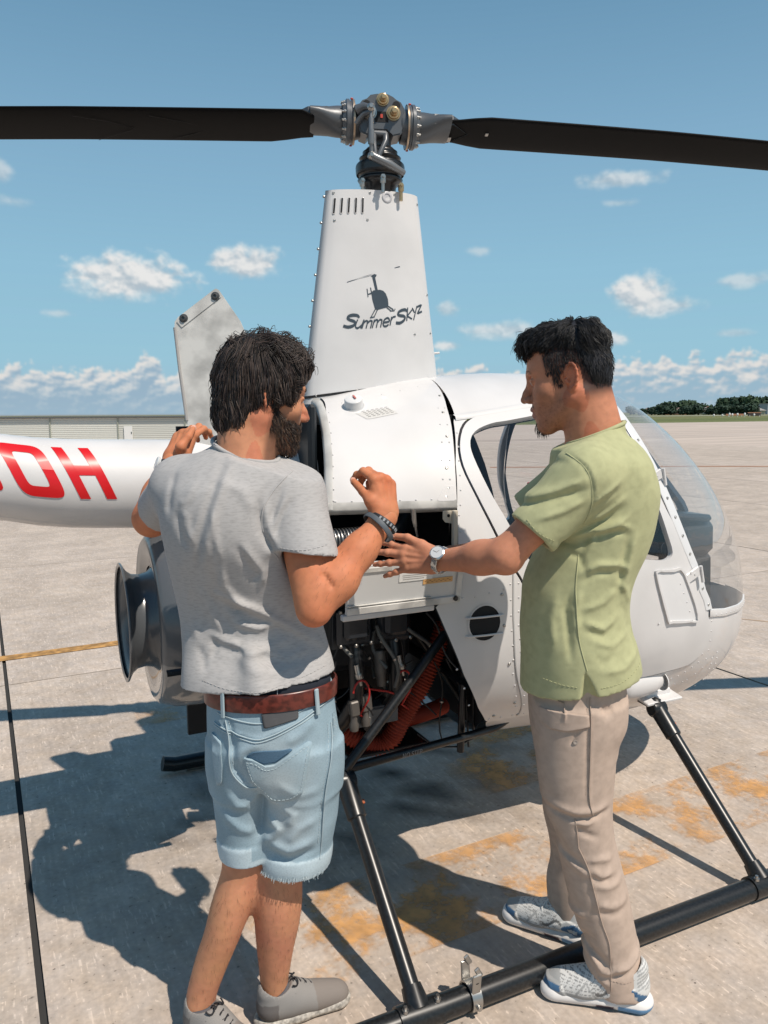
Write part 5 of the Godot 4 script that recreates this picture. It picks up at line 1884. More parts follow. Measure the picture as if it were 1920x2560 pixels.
	for k in 11:
		var t := k / 10.0
		var row := []
		var c := o + Vector3(lerpf(-.05, .20, t), lerpf(.03, .16, t), lerpf(.20, .26, t))
		for i in 20:
			var a := TAU * i / 20
			row.append(c + Vector3(sin(a) * .03, cos(a) * lerpf(.13, .10, t), sin(a) * .09))
		rows.append(row)
	b.grid(rows, true)
	obj("air_duct", b.mesh(), gl, sc)
	b = MB.new()
	b.lathe(o, Vector3.LEFT, [[.14, .15], [.145, .0]], 40, true)
	obj("fan_disc", b.mesh(), mat("dark_void", Color.BLACK), sc)
	for k in 12:
		var a := TAU * k / 12
		b = MB.new()
		b.box(o + Vector3(-.18, sin(a) * .09, cos(a) * .09), Vector3(.004, .10, .035), Basis(Vector3.RIGHT, -a + PI / 2) * Basis(Vector3.UP, 0.6), .001)
		obj("fan_vane", b.mesh(), gl, sc)
	# open upper engine door held up
	var inv := h.transform.affine_inverse()
	b = MB.new()
	var poly := PackedVector2Array()
	for q in [[-.524, 1.921], [-.530, 1.918], [-.645, 1.832], [-.655, 1.818], [-.656, 1.80], [-.640, 1.66], [-.620, 1.51], [-.606, 1.44], [-.39, 1.40], [-.385, 1.66], [-.449, 1.82], [-.515, 1.916]]: poly.append(Vector2(q[0], q[1]))
	var tiltw := func(v: Vector2) -> Vector3: return inv * Vector3(v.x, v.y, -2.45 - (v.y - 1.45) * 0.10)
	var nw := inv.basis * Vector3(0, .1, 1).normalized() * 0.012
	b.prism(poly, tiltw, nw)
	var ud := obj("upper_engine_door", b.mesh(), grubby, h)
	b = MB.new()
	var strip2 := PackedVector2Array([Vector2(-.528, 1.908), Vector2(-.648, 1.818), Vector2(-.632, 1.800), Vector2(-.508, 1.894)])
	b.prism(strip2, func(v: Vector2) -> Vector3: return tiltw.call(v) + nw * 1.05, nw * 0.2)
	obj("stiffener", b.mesh(), grubby, ud)
	for q in [Vector2(-.526, 1.896), Vector2(-.626, 1.828)]:
		b = MB.new()
		b.lathe(tiltw.call(q) + nw, nw.normalized(), [[0, .014], [.003, .014], [.004, .009], [.009, .009], [.010, .005], [.006, .004]], 18, true)
		obj("latch", b.mesh(), mat("latch_grey", Color(0.09, 0.09, 0.09), 0.4, 0.5), ud)
	b = MB.new()
	for q in [[-.655, 1.80, -.640, 1.66], [-.640, 1.66, -.620, 1.51]]:
		b.tube([tiltw.call(Vector2(q[0], q[1])) + nw, tiltw.call(Vector2(q[2], q[3])) + nw], .005, 8)
	obj("edge_seal", b.mesh(), mat("chipped_edge", Color(0.33, 0.32, 0.31), 0.6), ud)

func heli_gear(h: Node3D, worn: Material, steel: Material, white: Material, black: Material) -> void:
	for q in [[.967, -.78], [-.72, -.70]]:
		var z: float = q[0]
		var b := MB.new()
		var path := []
		path.append(Vector3(q[1] - .0, .052, z))
		for k in 12: path.append(Vector3(lerpf(q[1] + .05, 1.30, k / 11.0), .040, z))
		path.append(Vector3(1.42, .052, z)); path.append(Vector3(1.54, .10, z)); path.append(Vector3(1.64, .18, z))
		b.tube(path, .0315, 24)
		var sk := obj("skid", b.mesh(), worn, h)
		b = MB.new()   # wear shoe under the tube
		b.tube([Vector3(-.6, .012, z), Vector3(1.2, .012, z)], .014, 8)
		obj("skid_shoe", b.mesh(), steel, sk)
	for q in [[-.357, .452, .51], [.876, .458, .50]]:
		for s in [1.0, -1.0]:
			var zf: float = .967 if s > 0 else -.72
			var foot := Vector3(q[0], .05, zf)
			var top := Vector3(q[0] - 0.004, q[1], q[2] * (1.0 if s > 0 else -.72))
			var d := (foot - top).normalized()
			var b := MB.new()
			b.tube([top, top.lerp(foot, .5), foot], [.0225, .0215, .0215], 20)
			var st := obj("strut", b.mesh(), worn, h)
			b = MB.new()
			b.tube([top - d * .035, top - d * .02, top + d * .11, top + d * .115], [.020, .030, .0285, .023], 20)
			b.lathe(top + Vector3(-.030, 0, 0), Vector3.RIGHT, [[0, .020], [.006, .030], [.054, .030], [.060, .020]], 20)
			obj("elbow_fitting", b.mesh(), worn, st)
			b = MB.new()
			b.lathe(top + d * .07 + Vector3(.024, 0, 0), Vector3.RIGHT, [[0, .007], [.012, .007]], 6, true)
			b.lathe(top - d * .01 + Vector3(-.045, .02, 0), Vector3.RIGHT, [[0, .006], [.014, .006]], 6, true)
			obj("bolt", b.mesh(), mat("bolt_orange", Color(0.62, 0.16, 0.06), 0.5), st)
			b = MB.new()
			b.tube([foot + Vector3(-.06, -.008, 0), foot + Vector3(.06, -.008, 0)], .0355, 22)
			b.tube([foot - d * .06, foot - d * .005], [.026, .034], 18)
			obj("saddle", b.mesh(), worn, st)
			for x in [-.045, .045]:
				b = MB.new()
				b.lathe(foot + Vector3(x, .024, .012 * s), Vector3.UP, [[0, .009], [.008, .009], [.008, .005], [.016, .005]], 6, true)
				obj("nut", b.mesh(), steel, st)
		var b2 := MB.new()
		b2.tube([Vector3(q[0], q[1] + .01, q[2]), Vector3(q[0], q[1] + .03, .2), Vector3(q[0], q[1] + .03, -.2), Vector3(q[0], q[1] + .01, -q[2] * .72)], .024, 16)
		obj("cross_tube", b2.mesh(), worn, h)
	# ground-handling wheel bracket clamped on the near skid
	var b := MB.new()
	var c := Vector3(-.207, .042, .967)
	b.lathe(c + Vector3(-.014, 0, 0), Vector3.RIGHT, [[0, .034], [.0, .038], [.028, .038], [.028, .034]], 24, true, false)
	var br := obj("wheel_bracket", b.mesh(), steel, h)
	for s in [-1.0, 1.0]:
		b = MB.new()
		b.box(c + Vector3(0, .036, .026 * s), Vector3(.026, .085, .006), Basis(Vector3.RIGHT, 0.10 * s), .002)
		b.box(c + Vector3(.006, .080, .026 * s), Vector3(.014, .03, .006), Basis(Vector3.BACK, 0.5), .002)
		obj("lug", b.mesh(), steel, br)
		b = MB.new()
		b.lathe(c + Vector3(0, .058, .028 * s), Vector3(0, 0, s), [[0, .006], [.003, .006], [.003, .003]], 12, true)
		obj("pin", b.mesh(), mat("dark_void", Color.BLACK), br)
	b = MB.new()
	b.lathe(c + Vector3(0, -.006, .038), Vector3.BACK, [[0, .007], [.008, .007]], 6, true)
	obj("bolt", b.mesh(), steel, br)
	# fairing over the front strut end and its step plate
	b = MB.new()
	var rows := []
	for k in 13:
		var t := k / 12.0
		var x := lerpf(.70, .895, t)
		var r := sqrt(maxf(0.0, sin(pow(t, .6) * PI * 0.93))) * .046
		var row := []
		for i in 16:
			var a := TAU * i / 16
			row.append(Vector3(x, .556 + sin(a) * r, .495 + cos(a) * r * 0.62))
		rows.append(row)
	b.grid(rows, true); b.fan(rows[-1]); b.fan(rows[0], true)
	var pod := obj("strut_pod", b.mesh(), white, h)
	b = MB.new()
	b.lathe(Vector3(.893, .556, .495), Vector3.RIGHT, [[0, .034], [.004, .034], [.012, .024], [.015, .0]], 20, false, false)
	obj("pod_cap", b.mesh(), white, pod)
	b = MB.new()
	b.box(Vector3(.90, .488, .475), Vector3(.17, .012, .075), Basis(Vector3.RIGHT, 0.18), .003)
	b.box(Vector3(.905, .50, .45), Vector3(.12, .03, .05), Basis.IDENTITY, .006)
	obj("strut_plate", b.mesh(), white, h)
	# black frame tubes at the engine bay
	var node := Vector3(-.362, .486, .505)
	for q in [[Vector3(.03, .828, .42), .0155, "frame_tube"], [Vector3(.222, .448, .375), .0135, "no_step_tube"]]:
		b = MB.new()
		b.tube([node, q[0]], q[1], 16)
		var tb := obj(q[2], b.mesh(), worn, h)
		if q[2] == "no_step_tube":
			b = MB.new()   # flattened end bolted under the cabin
			b.tube([q[0], q[0] + Vector3(.03, .006, .004), q[0] + Vector3(.11, .035, .012)], [.0135, .014, .004], 14)
			obj("flattened_end", b.mesh(), worn, tb)
			var tx := flat_text("NO STEP", .016)
			var dx: Vector3 = (q[0] - node).normalized()
			var nz := Vector3(0, 0, 1)
			nz = (nz - dx * nz.dot(dx)).normalized()
			var uy := nz.cross(dx)
			b = MB.new()
			var mid: Vector3 = node.lerp(q[0], .42) + nz * .0142 + uy * -.002
			b.add(tx, Transform3D(Basis(dx, uy, nz), mid))
			obj("stencil", b.mesh(), mat("stencil_grey", Color(0.25, 0.25, 0.25)), tb)
	b = MB.new()
	b.tube([Vector3(.17, .47, .30), Vector3(.13, .86, .34)], .012, 10)
	b.tube([Vector3(.0, .80, .25), Vector3(.24, .45, .25)], .010, 10)
	obj("frame_tube", b.mesh(), worn, h)

func flat_text(s: String, size: float) -> MB:
	var tm := TextMesh.new()
	var sf := SystemFont.new()
	sf.font_names = PackedStringArray(["Droid Sans"])
	tm.font = sf
	tm.text = s
	tm.font_size = 32
	tm.pixel_size = size / 24.0
	tm.depth = 0.0006
	tm.curve_step = 2.0
	var out := MB.new()
	for k in tm.get_surface_count():
		var ar := tm.surface_get_arrays(k)
		if ar.is_empty(): continue
		var vv: PackedVector3Array = ar[Mesh.ARRAY_VERTEX]
		var ii: PackedInt32Array = ar[Mesh.ARRAY_INDEX]
		var at := out.v.size()
		for p in vv: out.pt(p)
		if ii.is_empty():
			for i in vv.size(): out.ix.append(at + i)
		for i in ii: out.ix.append(at + i)
	return out

func heli_engine(h: Node3D, dark: Material, black: Material, steel: Material, grubby: Material, white: Material) -> void:
	# dark inside of the engine bay: back wall, top, floor left open below
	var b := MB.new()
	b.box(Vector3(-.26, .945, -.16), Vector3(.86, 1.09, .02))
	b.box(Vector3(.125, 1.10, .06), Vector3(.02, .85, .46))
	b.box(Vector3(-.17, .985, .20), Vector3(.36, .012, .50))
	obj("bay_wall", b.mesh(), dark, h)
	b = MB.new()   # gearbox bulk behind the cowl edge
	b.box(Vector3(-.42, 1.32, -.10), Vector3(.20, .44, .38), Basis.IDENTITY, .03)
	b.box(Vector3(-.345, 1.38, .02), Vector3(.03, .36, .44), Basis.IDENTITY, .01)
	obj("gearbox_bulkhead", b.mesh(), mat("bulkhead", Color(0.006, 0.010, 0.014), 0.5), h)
	# beige frame to the right of the bay opening, with its latch tab
	b = MB.new()
	b.box(Vector3(.008, 1.165, .508), Vector3(.016, .145, .014), Basis.IDENTITY, .002)
	var fr := obj("bay_frame", b.mesh(), mat("primer_beige", Color(0.56, 0.50, 0.40), 0.6), h)
	b = MB.new()
	b.prism(PackedVector2Array([Vector2(0, .225), Vector2(0, .185), Vector2(-.022, .190), Vector2(-.03, .200), Vector2(-.03, .225)]), func(v: Vector2) -> Vector3: return Vector3(v.x, v.y + 1.012, .50), Vector3(0, 0, .004))
	obj("latch_tab", b.mesh(), mat("primer_beige", Color.BLACK), fr)
	b = MB.new(); b.lathe(Vector3(-.012, 1.222, .5045), Vector3.BACK, [[0, .005], [.0006, .005]], 12, true)
	obj("latch_hole", b.mesh(), dark, fr)
	# lowered access door hanging on its hinge
	b = MB.new()
	var dz := Vector3(0, 0, 1)
	var tilt := Basis(Vector3.RIGHT, 0.16)
	var o := Vector3(-.18, 1.035, .548)
	b.box(o, Vector3(.375, .145, .006), tilt, .002)
	var ad := obj("access_door", b.mesh(), mat("door_inside", Color(0.60, 0.61, 0.61), 0.3, 0.15), h)
	b = MB.new()
	b.box(o + tilt * Vector3(0, -.062, .006), Vector3(.372, .022, .008), tilt, .002)
	b.box(o + tilt * Vector3(.178, 0, .006), Vector3(.018, .142, .008), tilt, .002)
	b.box(o + tilt * Vector3(-.05, -.046, .007), Vector3(.27, .004, .006), tilt, .001)
	obj("door_rim", b.mesh(), grubby, ad)
	b = MB.new(); b.lathe(o + tilt * Vector3(.168, -.058, .010), tilt * dz, [[0, .008], [.004, .008], [.005, .004]], 14, true)
	obj("latch", b.mesh(), black, ad)
	b = MB.new()
	for k in 9:
		b.tube([o + Vector3(-.185 + k * .041, .074, .0), o + Vector3(-.149 + k * .041, .074, .0)], .004, 8)
	b.box(o + tilt * Vector3(-.10, .058, .005), Vector3(.10, .014, .005), tilt, .001)
	obj("hinge", b.mesh(), grubby, ad)
	b = MB.new(); b.box(o + tilt * Vector3(.03, .030, .0045), Vector3(.11, .038, .001), tilt)
	var pl := obj("placard", b.mesh(), mat("paper_white", Color(0.70, 0.70, 0.68), 0.6), ad)
	b = MB.new()
	b.add(flat_text("WARNING", .0075), Transform3D(tilt, o + tilt * Vector3(.03, .038, .0052)))
	for k in 3: b.box(o + tilt * Vector3(.03 - k * .004, .030 - k * .006, .0053), Vector3(.09 - k * .01, .0018, .0004), tilt)
	obj("print", b.mesh(), mat("print_grey", Color(0.3, 0.29, 0.28)), pl, "stuff")
	b = MB.new(); b.box(o + tilt * Vector3(.105, .004, .0045), Vector3(.10, .016, .001), tilt)
	var op := obj("orange_placard", b.mesh(), mat("placard_orange", Color(0.62, 0.36, 0.14), 0.6), ad)
	b = MB.new()
	for k in 12: b.box(o + tilt * Vector3(.063 + k * .0075, .006 - (k % 2) * .004, .0053), Vector3(.006, .0016, .0004), tilt)
	obj("print", b.mesh(), mat("print_brown", Color(0.25, 0.10, 0.04)), op, "stuff")
	# rail under the door
	b = MB.new(); b.box(Vector3(-.22, .948, .515), Vector3(.30, .018, .02), Basis.IDENTITY, .003)
	obj("bay_rail", b.mesh(), white, h)
	# engine
	var cast := mat("cast_dark", Color(0.028, 0.031, 0.036), 0.42)
	var eng := MB.new()
	eng.box(Vector3(-.20, .80, .08), Vector3(.44, .26, .26), Basis.IDENTITY, .03)
	var e := obj("engine_block", eng.mesh(), cast, h)
	for x in [-.255, -.115]:
		b = MB.new()
		for k in 9: b.box(Vector3(x, .86, .21 + k * .012), Vector3(.125, .145, .004), Basis.IDENTITY, .0015)
		obj("cylinder_fins", b.mesh(), cast, e, "stuff")
		b = MB.new()
		b.box(Vector3(x, .865, .335), Vector3(.120, .125, .03), Basis.IDENTITY, .012)
		b.box(Vector3(x, .87, .356), Vector3(.085, .09, .03), Basis.IDENTITY, .018)
		var rc := obj("rocker_cover", b.mesh(), mat("rocker_black", Color(0.02, 0.024, 0.03), 0.25), e)
		for q in [[-.052, .055], [.052, .055], [-.052, -.055], [.052, -.055], [0, -.058]]:
			b = MB.new(); b.lathe(Vector3(x + q[0], .865 + q[1], .35), Vector3.BACK, [[0, .006], [.005, .006], [.007, .003]], 10, true)
			obj("screw", b.mesh(), steel, rc)
		b = MB.new()   # intake pipe curving down
		b.tube([Vector3(x + .01, .80, .31), Vector3(x + .01, .72, .33), Vector3(x + .015, .62, .32), Vector3(x - .01, .54, .28), Vector3(x - .05, .48, .24)], [.024, .026, .026, .028, .03], 14)
		obj("intake_pipe", b.mesh(), mat("rubber_black", Color.BLACK), e)
	b = MB.new()
	b.lathe(Vector3(-.165, .775, .33), Vector3(.06, -1, 0).normalized(), [[0, .014], [.01, .019], [.075, .019], [.08, .016], [.12, .014]], 18)
	obj("oil_canister", b.mesh(), mat("dull_tin", Color(0.13, 0.12, 0.11), 0.5, 0.4), e)
	for q in [[-.105, .755, .35], [-.255, .745, .35]]:
		b = MB.new()
		var c := Vector3(q[0], q[1], q[2])
		b.lathe(c, Vector3(.2, -1, .1).normalized(), [[0, .009], [.03, .009], [.03, .012], [.045, .012], [.05, .006], [.07, .005]], 12)
		obj("spark_plug", b.mesh(), steel, e)
		b = MB.new()
		var pts := []
		for k in 13:
			var a := lerpf(-1.4, 2.2, k / 12.0)
			pts.append(c + Vector3(.012 + .028 * sin(a), -.075 + .045 * cos(a) - .02, .012))
		pts.append(pts[-1] + Vector3(-.02, -.05, -.02)); pts.append(pts[-1] + Vector3(.06, -.05, -.06))
		b.tube(pts, .0034, 8)
		obj("ignition_lead", b.mesh(), mat("lead_red", Color(0.42, 0.018, 0.015), 0.4), e)
	b = MB.new()
	b.tube([Vector3(-.22, .655, .33), Vector3(-.14, .635, .34), Vector3(-.07, .60, .33)], .0034, 8)
	obj("ignition_lead", b.mesh(), mat("lead_red", Color.BLACK), e)
	for q in [[-.215, .61, .33, .035, .06], [-.12, .60, .30, .022, .045], [-.26, .60, .34, .03, .05]]:
		b = MB.new()
		b.box(Vector3(q[0], q[1], q[2]), Vector3(q[3], q[4], .03), Basis(Vector3.BACK, .1), .004)
		b.lathe(Vector3(q[0], q[1] - q[4] * .5, q[2]), Vector3.DOWN, [[0, .011], [.02, .011], [.03, .016], [.05, .014]], 12)
		obj("fitting", b.mesh(), mat("dull_tin", Color.BLACK), e)
	b = MB.new()
	b.box(Vector3(-.165, .545, .31), Vector3(.15, .055, .012), Basis.IDENTITY, .003)
	b.box(Vector3(-.165, .575, .28), Vector3(.15, .006, .06), Basis.IDENTITY, .002)
	var brk := obj("mount_bracket", b.mesh(), mat("bracket_grey", Color(0.13, 0.14, 0.147), 0.45, 0.3), h)
	b = MB.new()
	for x in [-.21, -.195]: screw(b, Vector3(x, .545, .317), Vector3.BACK, .005)
	obj("screws", b.mesh(), steel, brk, "stuff")
	# wiring and small pipes that fill the bay
	var rw := RandomNumberGenerator.new()
	rw.seed = 19
	for k in 22:
		var p0 := Vector3(rw.randf_range(-.32, .05), rw.randf_range(.60, .92), rw.randf_range(.20, .36))
		var p3 := p0 + Vector3(rw.randf_range(-.16, .16), rw.randf_range(-.30, -.08), rw.randf_range(-.08, .06))
		var pts := []
		for i in 9:
			var t := i / 8.0
			pts.append(p0.lerp(p3, t) + Vector3(sin(t * 5.0 + k), 0, cos(t * 4.0 + k)) * .018)
		b = MB.new(); b.tube(pts, [.0028, .004, .0065][k % 3], 8)
		obj("cable", b.mesh(), [mat("rubber_black", Color.BLACK), cast, mat("cable_grey", Color(.10, .10, .095), .5)][k % 3], e)
		b = MB.new(); b.lathe(pts[4], (pts[5] - pts[4]).normalized(), [[0, .008], [.006, .008]], 10, true)
		obj("hose_clamp", b.mesh(), steel, e)
	# corrugated hoses
	var orange := mat("hose_orange", Color(0.30, 0.032, 0.010), 0.7)
	hose(h, "orange_hose", [Vector3(.13, .80, .24), Vector3(.10, .74, .25), Vector3(.02, .60, .26), Vector3(-.05, .50, .26), Vector3(-.09, .43, .25), Vector3(-.13, .41, .24), Vector3(-.19, .43, .22), Vector3(-.25, .48, .18)], .034, .0042, 60, orange)
	hose(h, "orange_hose", [Vector3(-.06, .475, .22), Vector3(.02, .468, .20), Vector3(.12, .470, .18), Vector3(.17, .470, .16)], .026, .0038, 30, orange)
	hose(h, "black_duct", [Vector3(-.40, 1.155, .38), Vector3(-.30, 1.15, .40), Vector3(-.20, 1.155, .39), Vector3(-.12, 1.175, .34), Vector3(-.02, 1.20, .24)], .036, .003, 40, mat("duct_black", Color(0.02, 0.024, 0.03), 0.35))
	b = MB.new()
	for k in 22:
		var t := k / 21.0
		var x := lerpf(-.38, -.16, t)
		b.lathe(Vector3(x, 1.152, .395), Vector3.RIGHT, [[-.0012, .0385], [.0012, .0385]], 26, true, false)
	obj("wire_coil", b.mesh(), steel, h, "stuff")
	b = MB.new()
	b.tube([Vector3(-.115, 1.245, .47), Vector3(-.112, 1.215, .47), Vector3(-.105, 1.19, .465)], [.008, .008, .006], 10)
	b.tube([Vector3(-.105, 1.19, .465), Vector3(-.095, 1.16, .46), Vector3(-.09, 1.10, .42)], .004, 8)
	obj("cable_fitting", b.mesh(), steel, h)
	b = MB.new()   # belly pan edge, drain pipes and cables low in the bay
	b.box(Vector3(-.10, .40, .20), Vector3(.30, .012, .16), Basis.IDENTITY, .003)
	b.box(Vector3(-.20, .47, .05), Vector3(.36, .10, .22), Basis.IDENTITY, .02)
	b.tube([Vector3(.19, .62, .33), Vector3(.195, .42, .33)], .004, 8)
	b.tube([Vector3(.10, .70, .30), Vector3(.17, .55, .32), Vector3(.175, .38, .33)], .004, 8)
	b.tube([Vector3(.14, .66, .35), Vector3(.13, .38, .35)], .013, 10)
	b.tube([Vector3(.0, .44, .28), Vector3(.05, .40, .32), Vector3(.12, .395, .34), Vector3(.2, .41, .33)], .003, 6)
	obj("belly_pan", b.mesh(), mat("rubber_black", Color.BLACK), h)

func hose(h: Node3D, called: String, pts: Array, r: float, wave: float, n: int, m: Material) -> void:
	var path := []
	var rad := []
	var c := Curve3D.new()
	for i in pts.size():
		var t: Vector3 = (pts[mini(i + 1, pts.size() - 1)] - pts[maxi(i - 1, 0)]) / 6.0
		c.add_point(pts[i], -t, t)
	var len := c.get_baked_length()
	for k in n * 3 + 1:
		path.append(c.sample_baked(len * k / (n * 3.0), true))
		rad.append(r + wave * [1.0, -0.2, -1.0][k % 3])
	var b := MB.new()
	b.tube(path, rad, 20)
	obj(called, b.mesh(), m, h)

# ---------------------------------------------------------------- people
class Head:
	var c: Vector3
	var b: Basis      # columns: forwards, up, right
	var k := 1.0
	func _init(cc: Vector3, f: Vector3, roll: float, kk: float) -> void:
		c = cc; k = kk
		var ff := f.normalized()
		var r := ff.cross(Vector3.UP).normalized()
		var u := r.cross(ff).normalized()
		b = Basis(ff, u, r) * Basis(Vector3.RIGHT, roll)
	func w(f: float, u: float, s: float) -> Vector3:
		return c + b * (Vector3(f, u, s) * k)
	func l(p: Vector3) -> Vector3:
		return (b.inverse() * (p - c)) / k

func head_shape(s: Sdf, h: Head, o: Dictionary) -> void:
	var k := h.k
	var E := func(f: float, u: float, sd: float, rf: float, ru: float, rs: float, sm := 0.02, op := 0) -> void:
		s.ell(h.w(f, u, sd), Vector3(rf, ru, rs) * k, h.b, sm * k, op)
	var C := func(a: Array, b: Array, ra: float, rb: float, sm := 0.015, op := 0) -> void:
		s.cap(h.w(a[0], a[1], a[2]), h.w(b[0], b[1], b[2]), ra * k, rb * k, sm * k, Vector3.ZERO, 1.0, op)
	E.call(-.006, .050, 0.0, .097, .084, .073)
	E.call(.030, .040, 0.0, .066, .072, .064, .03)
	E.call(.040, -.025, 0.0, .050, .085, .054, .03)
	for sd in [-1.0, 1.0]:
		C.call([-.002, -.045, .054 * sd], [.070, -.098, .018 * sd], .020, .018, .03)
		E.call(.058, -.018, .040 * sd, .026, .024, .022, .03)
		C.call([.078, .040, .040 * sd], [.092, .036, .010 * sd], .011, .010, .016)
	E.call(.080, -.104, 0.0, .019, .016, .022, .02)
	E.call(.072, -.055, 0.0, .030, .040, .036, .03)
	for sd in [-1.0, 1.0]:
		E.call(.097, .017, .031 * sd, .017, .013, .019, .014, 1)
	# nose
	C.call([.090, .030, 0.0], [.112, -.008, 0.0], .0080, .0095, .014)
	C.call([.112, -.008, 0.0], [.121, -.022, 0.0], .0095, .0105, .008)
	for sd in [-1.0, 1.0]:
		E.call(.108, -.027, .0125 * sd, .0115, .0085, .0085, .007)
		E.call(.111, -.036, .0075 * sd, .006, .0035, .0040, .003, 1)
	# lids over the eyes
	for sd in [-1.0, 1.0]:
		E.call(.0815, .0165, .031 * sd, .0135, .0125, .0160, .004)
		C.call([.0955, .0175, .018 * sd], [.088, .0155, .044 * sd], .0018, .0018, .0015, 1)
		C.call([.0965, .0205, .021 * sd], [.089, .019, .043 * sd], .0030, .0030, .004)
	# lips
	C.call([.099, -.0535, -.016], [.1035, -.0525, 0.0], .0055, .0068, .007)
	C.call([.099, -.0535, .016], [.1035, -.0525, 0.0], .0055, .0068, .007)
	C.call([.096, -.0655, -.012], [.100, -.0665, 0.0], .0060, .0078, .007)
	C.call([.096, -.0655, .012], [.100, -.0665, 0.0], .0060, .0078, .007)
	C.call([.106, -.0595, -.014], [.110, -.0595, 0.0], .0020, .0024, .003, 1)
	C.call([.106, -.0595, .014], [.110, -.0595, 0.0], .0020, .0024, .003, 1)
	# ears
	for sd in [-1.0, 1.0]:
		var eb := h.b * Basis(Vector3.UP, 0.42 * sd) * Basis(Vector3.BACK, 0.16)
		s.ell(h.w(-.012, .006, .073 * sd), Vector3(.017, .030, .0065) * k, eb, 0.006 * k)
		var rim := []
		for i in 11:
			var a := lerpf(-0.9, 3.5, i / 10.0)
			rim.append(h.w(-.012, .006, .078 * sd) + eb * (Vector3(-cos(a - 0.4) * .0165 , sin(a - 0.4) * .0305, .0015 * sd) * k))
		for i in 10: s.cap(rim[i], rim[i + 1], .0034 * k, .0034 * k, .003 * k)
		s.ell(h.w(-.008, .006, .083 * sd), Vector3(.0085, .016, .0075) * k, eb, 0.004 * k, 1)
		s.ell(h.w(-.001, -.004, .080 * sd), Vector3(.005, .006, .010) * k, eb, 0.003 * k, 1)
		C.call([.003, -.001, .073 * sd], [.001, -.008, .074 * sd], .0045, .004, .004)
		E.call(-.008, -.026, .073 * sd, .0085, .0085, .0055, .005)
	# neck
	s.cap(h.w(-.030, -.020, 0.0), o.neck, .054 * k, o.get("neck_r", .060), 0.03)
	s.cap(h.w(-.045, .010, 0.0), o.neck + o.get("nape", Vector3.ZERO), .046 * k, .056, 0.03)
	for sd in [-1.0, 1.0]:
		s.cap(h.w(-.025, -.045, .050 * sd), o.neck + h.b.x * 0.045, .014 * k, .012, 0.03)

# joints of a hand: wrist, direction to the knuckles, back of the hand, thumb side (all unit), bends per finger, thumb path
func hand_shape(s: Sdf, w: Vector3, d: Vector3, back: Vector3, left_hand: bool, bend: Array, spread: Array, thumb: Array, sc: float, arm: Vector3, rw: float) -> Dictionary:
	d = d.normalized()
	back = (back - d * back.dot(d)).normalized()
	var t := d.cross(back) if left_hand else back.cross(d)
	var tips := {"nails": []}
	# palm
	var pk := .012 * sc
	var wr := [.026, .009, -.009, -.025]
	var kn := []
	for i in 4:
		var len: float = [.090, .094, .089, .080][i]
		kn.append(w + d * len * sc + t * wr[i] * 1.0 * sc + back * ([.0, .003, .002, -.003][i] * sc))
		s.cap(w + d * .012 * sc + t * wr[i] * 0.62 * sc, kn[i], .0140 * sc, .0112 * sc, .014 * sc)
		s.ell(kn[i] + back * .003 * sc, Vector3.ONE * .0100 * sc, Basis.IDENTITY, .006 * sc)
	s.cap(w + d * .03 * sc + t * .022 * sc - back * .006 * sc, w + d * .065 * sc + t * .020 * sc - back * .004 * sc, .0165 * sc, .012 * sc, .016 * sc)
	s.cap(w + d * .02 * sc - t * .018 * sc - back * .006 * sc, w + d * .065 * sc - t * .022 * sc - back * .004 * sc, .0150 * sc, .011 * sc, .016 * sc)
	for i in 4:
		s.cap(w + d * .030 * sc + t * wr[i] * 0.55 * sc + back * .0125 * sc, kn[i] - d * .012 * sc + back * .0105 * sc, .0016 * sc, .0026 * sc, .006 * sc)
	# forearm stub with a wrist that is wider than deep
	s.cap(w - arm * .06, w + d * .012 * sc, rw * 1.06, rw * 0.96, .02 * sc, back, 1.18)
	# fingers
	var seg := [[.044, .026, .020], [.048, .030, .021], [.045, .028, .021], [.036, .021, .019]]
	var rad := [[.0098, .0088, .0078, .0068], [.0100, .0090, .0079, .0069], [.0096, .0086, .0076, .0066], [.0086, .0077, .0068, .0060]]
	for i in 4:
		var dir = (d + t * spread[i]).normalized()
		var ax = dir.cross(back).normalized()   # bending turns dir towards the palm
		var p: Vector3 = kn[i]
		var up := back
		for j in 3:
			var q := Basis(ax, -bend[i][j])
			dir = q * dir
			up = q * up
			var e: Vector3 = p + dir * seg[i][j] * sc
			s.cap(p, e, rad[i][j] * sc, rad[i][j + 1] * sc, .005 * sc if j else .010 * sc)
			if j < 2: s.ell(e + up * .0012 * sc, Vector3.ONE * rad[i][j + 1] * 1.06 * sc, Basis.IDENTITY, .004 * sc)
			else:
				tips.nails.append([e - dir * .004 * sc + up * rad[i][3] * .80 * sc, dir, up, rad[i][3] * sc])
			p = e
	# thumb: base on the palm's side, then its two joints and tip (world points)
	s.cap(w + d * .018 * sc + t * .018 * sc, thumb[0], .0165 * sc, .0130 * sc, .014 * sc)
	s.cap(thumb[0], thumb[1], .0125 * sc, .0105 * sc, .010 * sc)
	s.cap(thumb[1], thumb[2], .0105 * sc, .0088 * sc, .005 * sc)
	var td: Vector3 = (thumb[2] - thumb[1]).normalized()
	var tu: Vector3 = thumb[3] - td * thumb[3].dot(td)
	tu = tu.normalized()
	tips.nails.append([thumb[2] + tu * .0070 * sc, td, tu, .0088 * sc])
	tips["t"] = t
	return tips

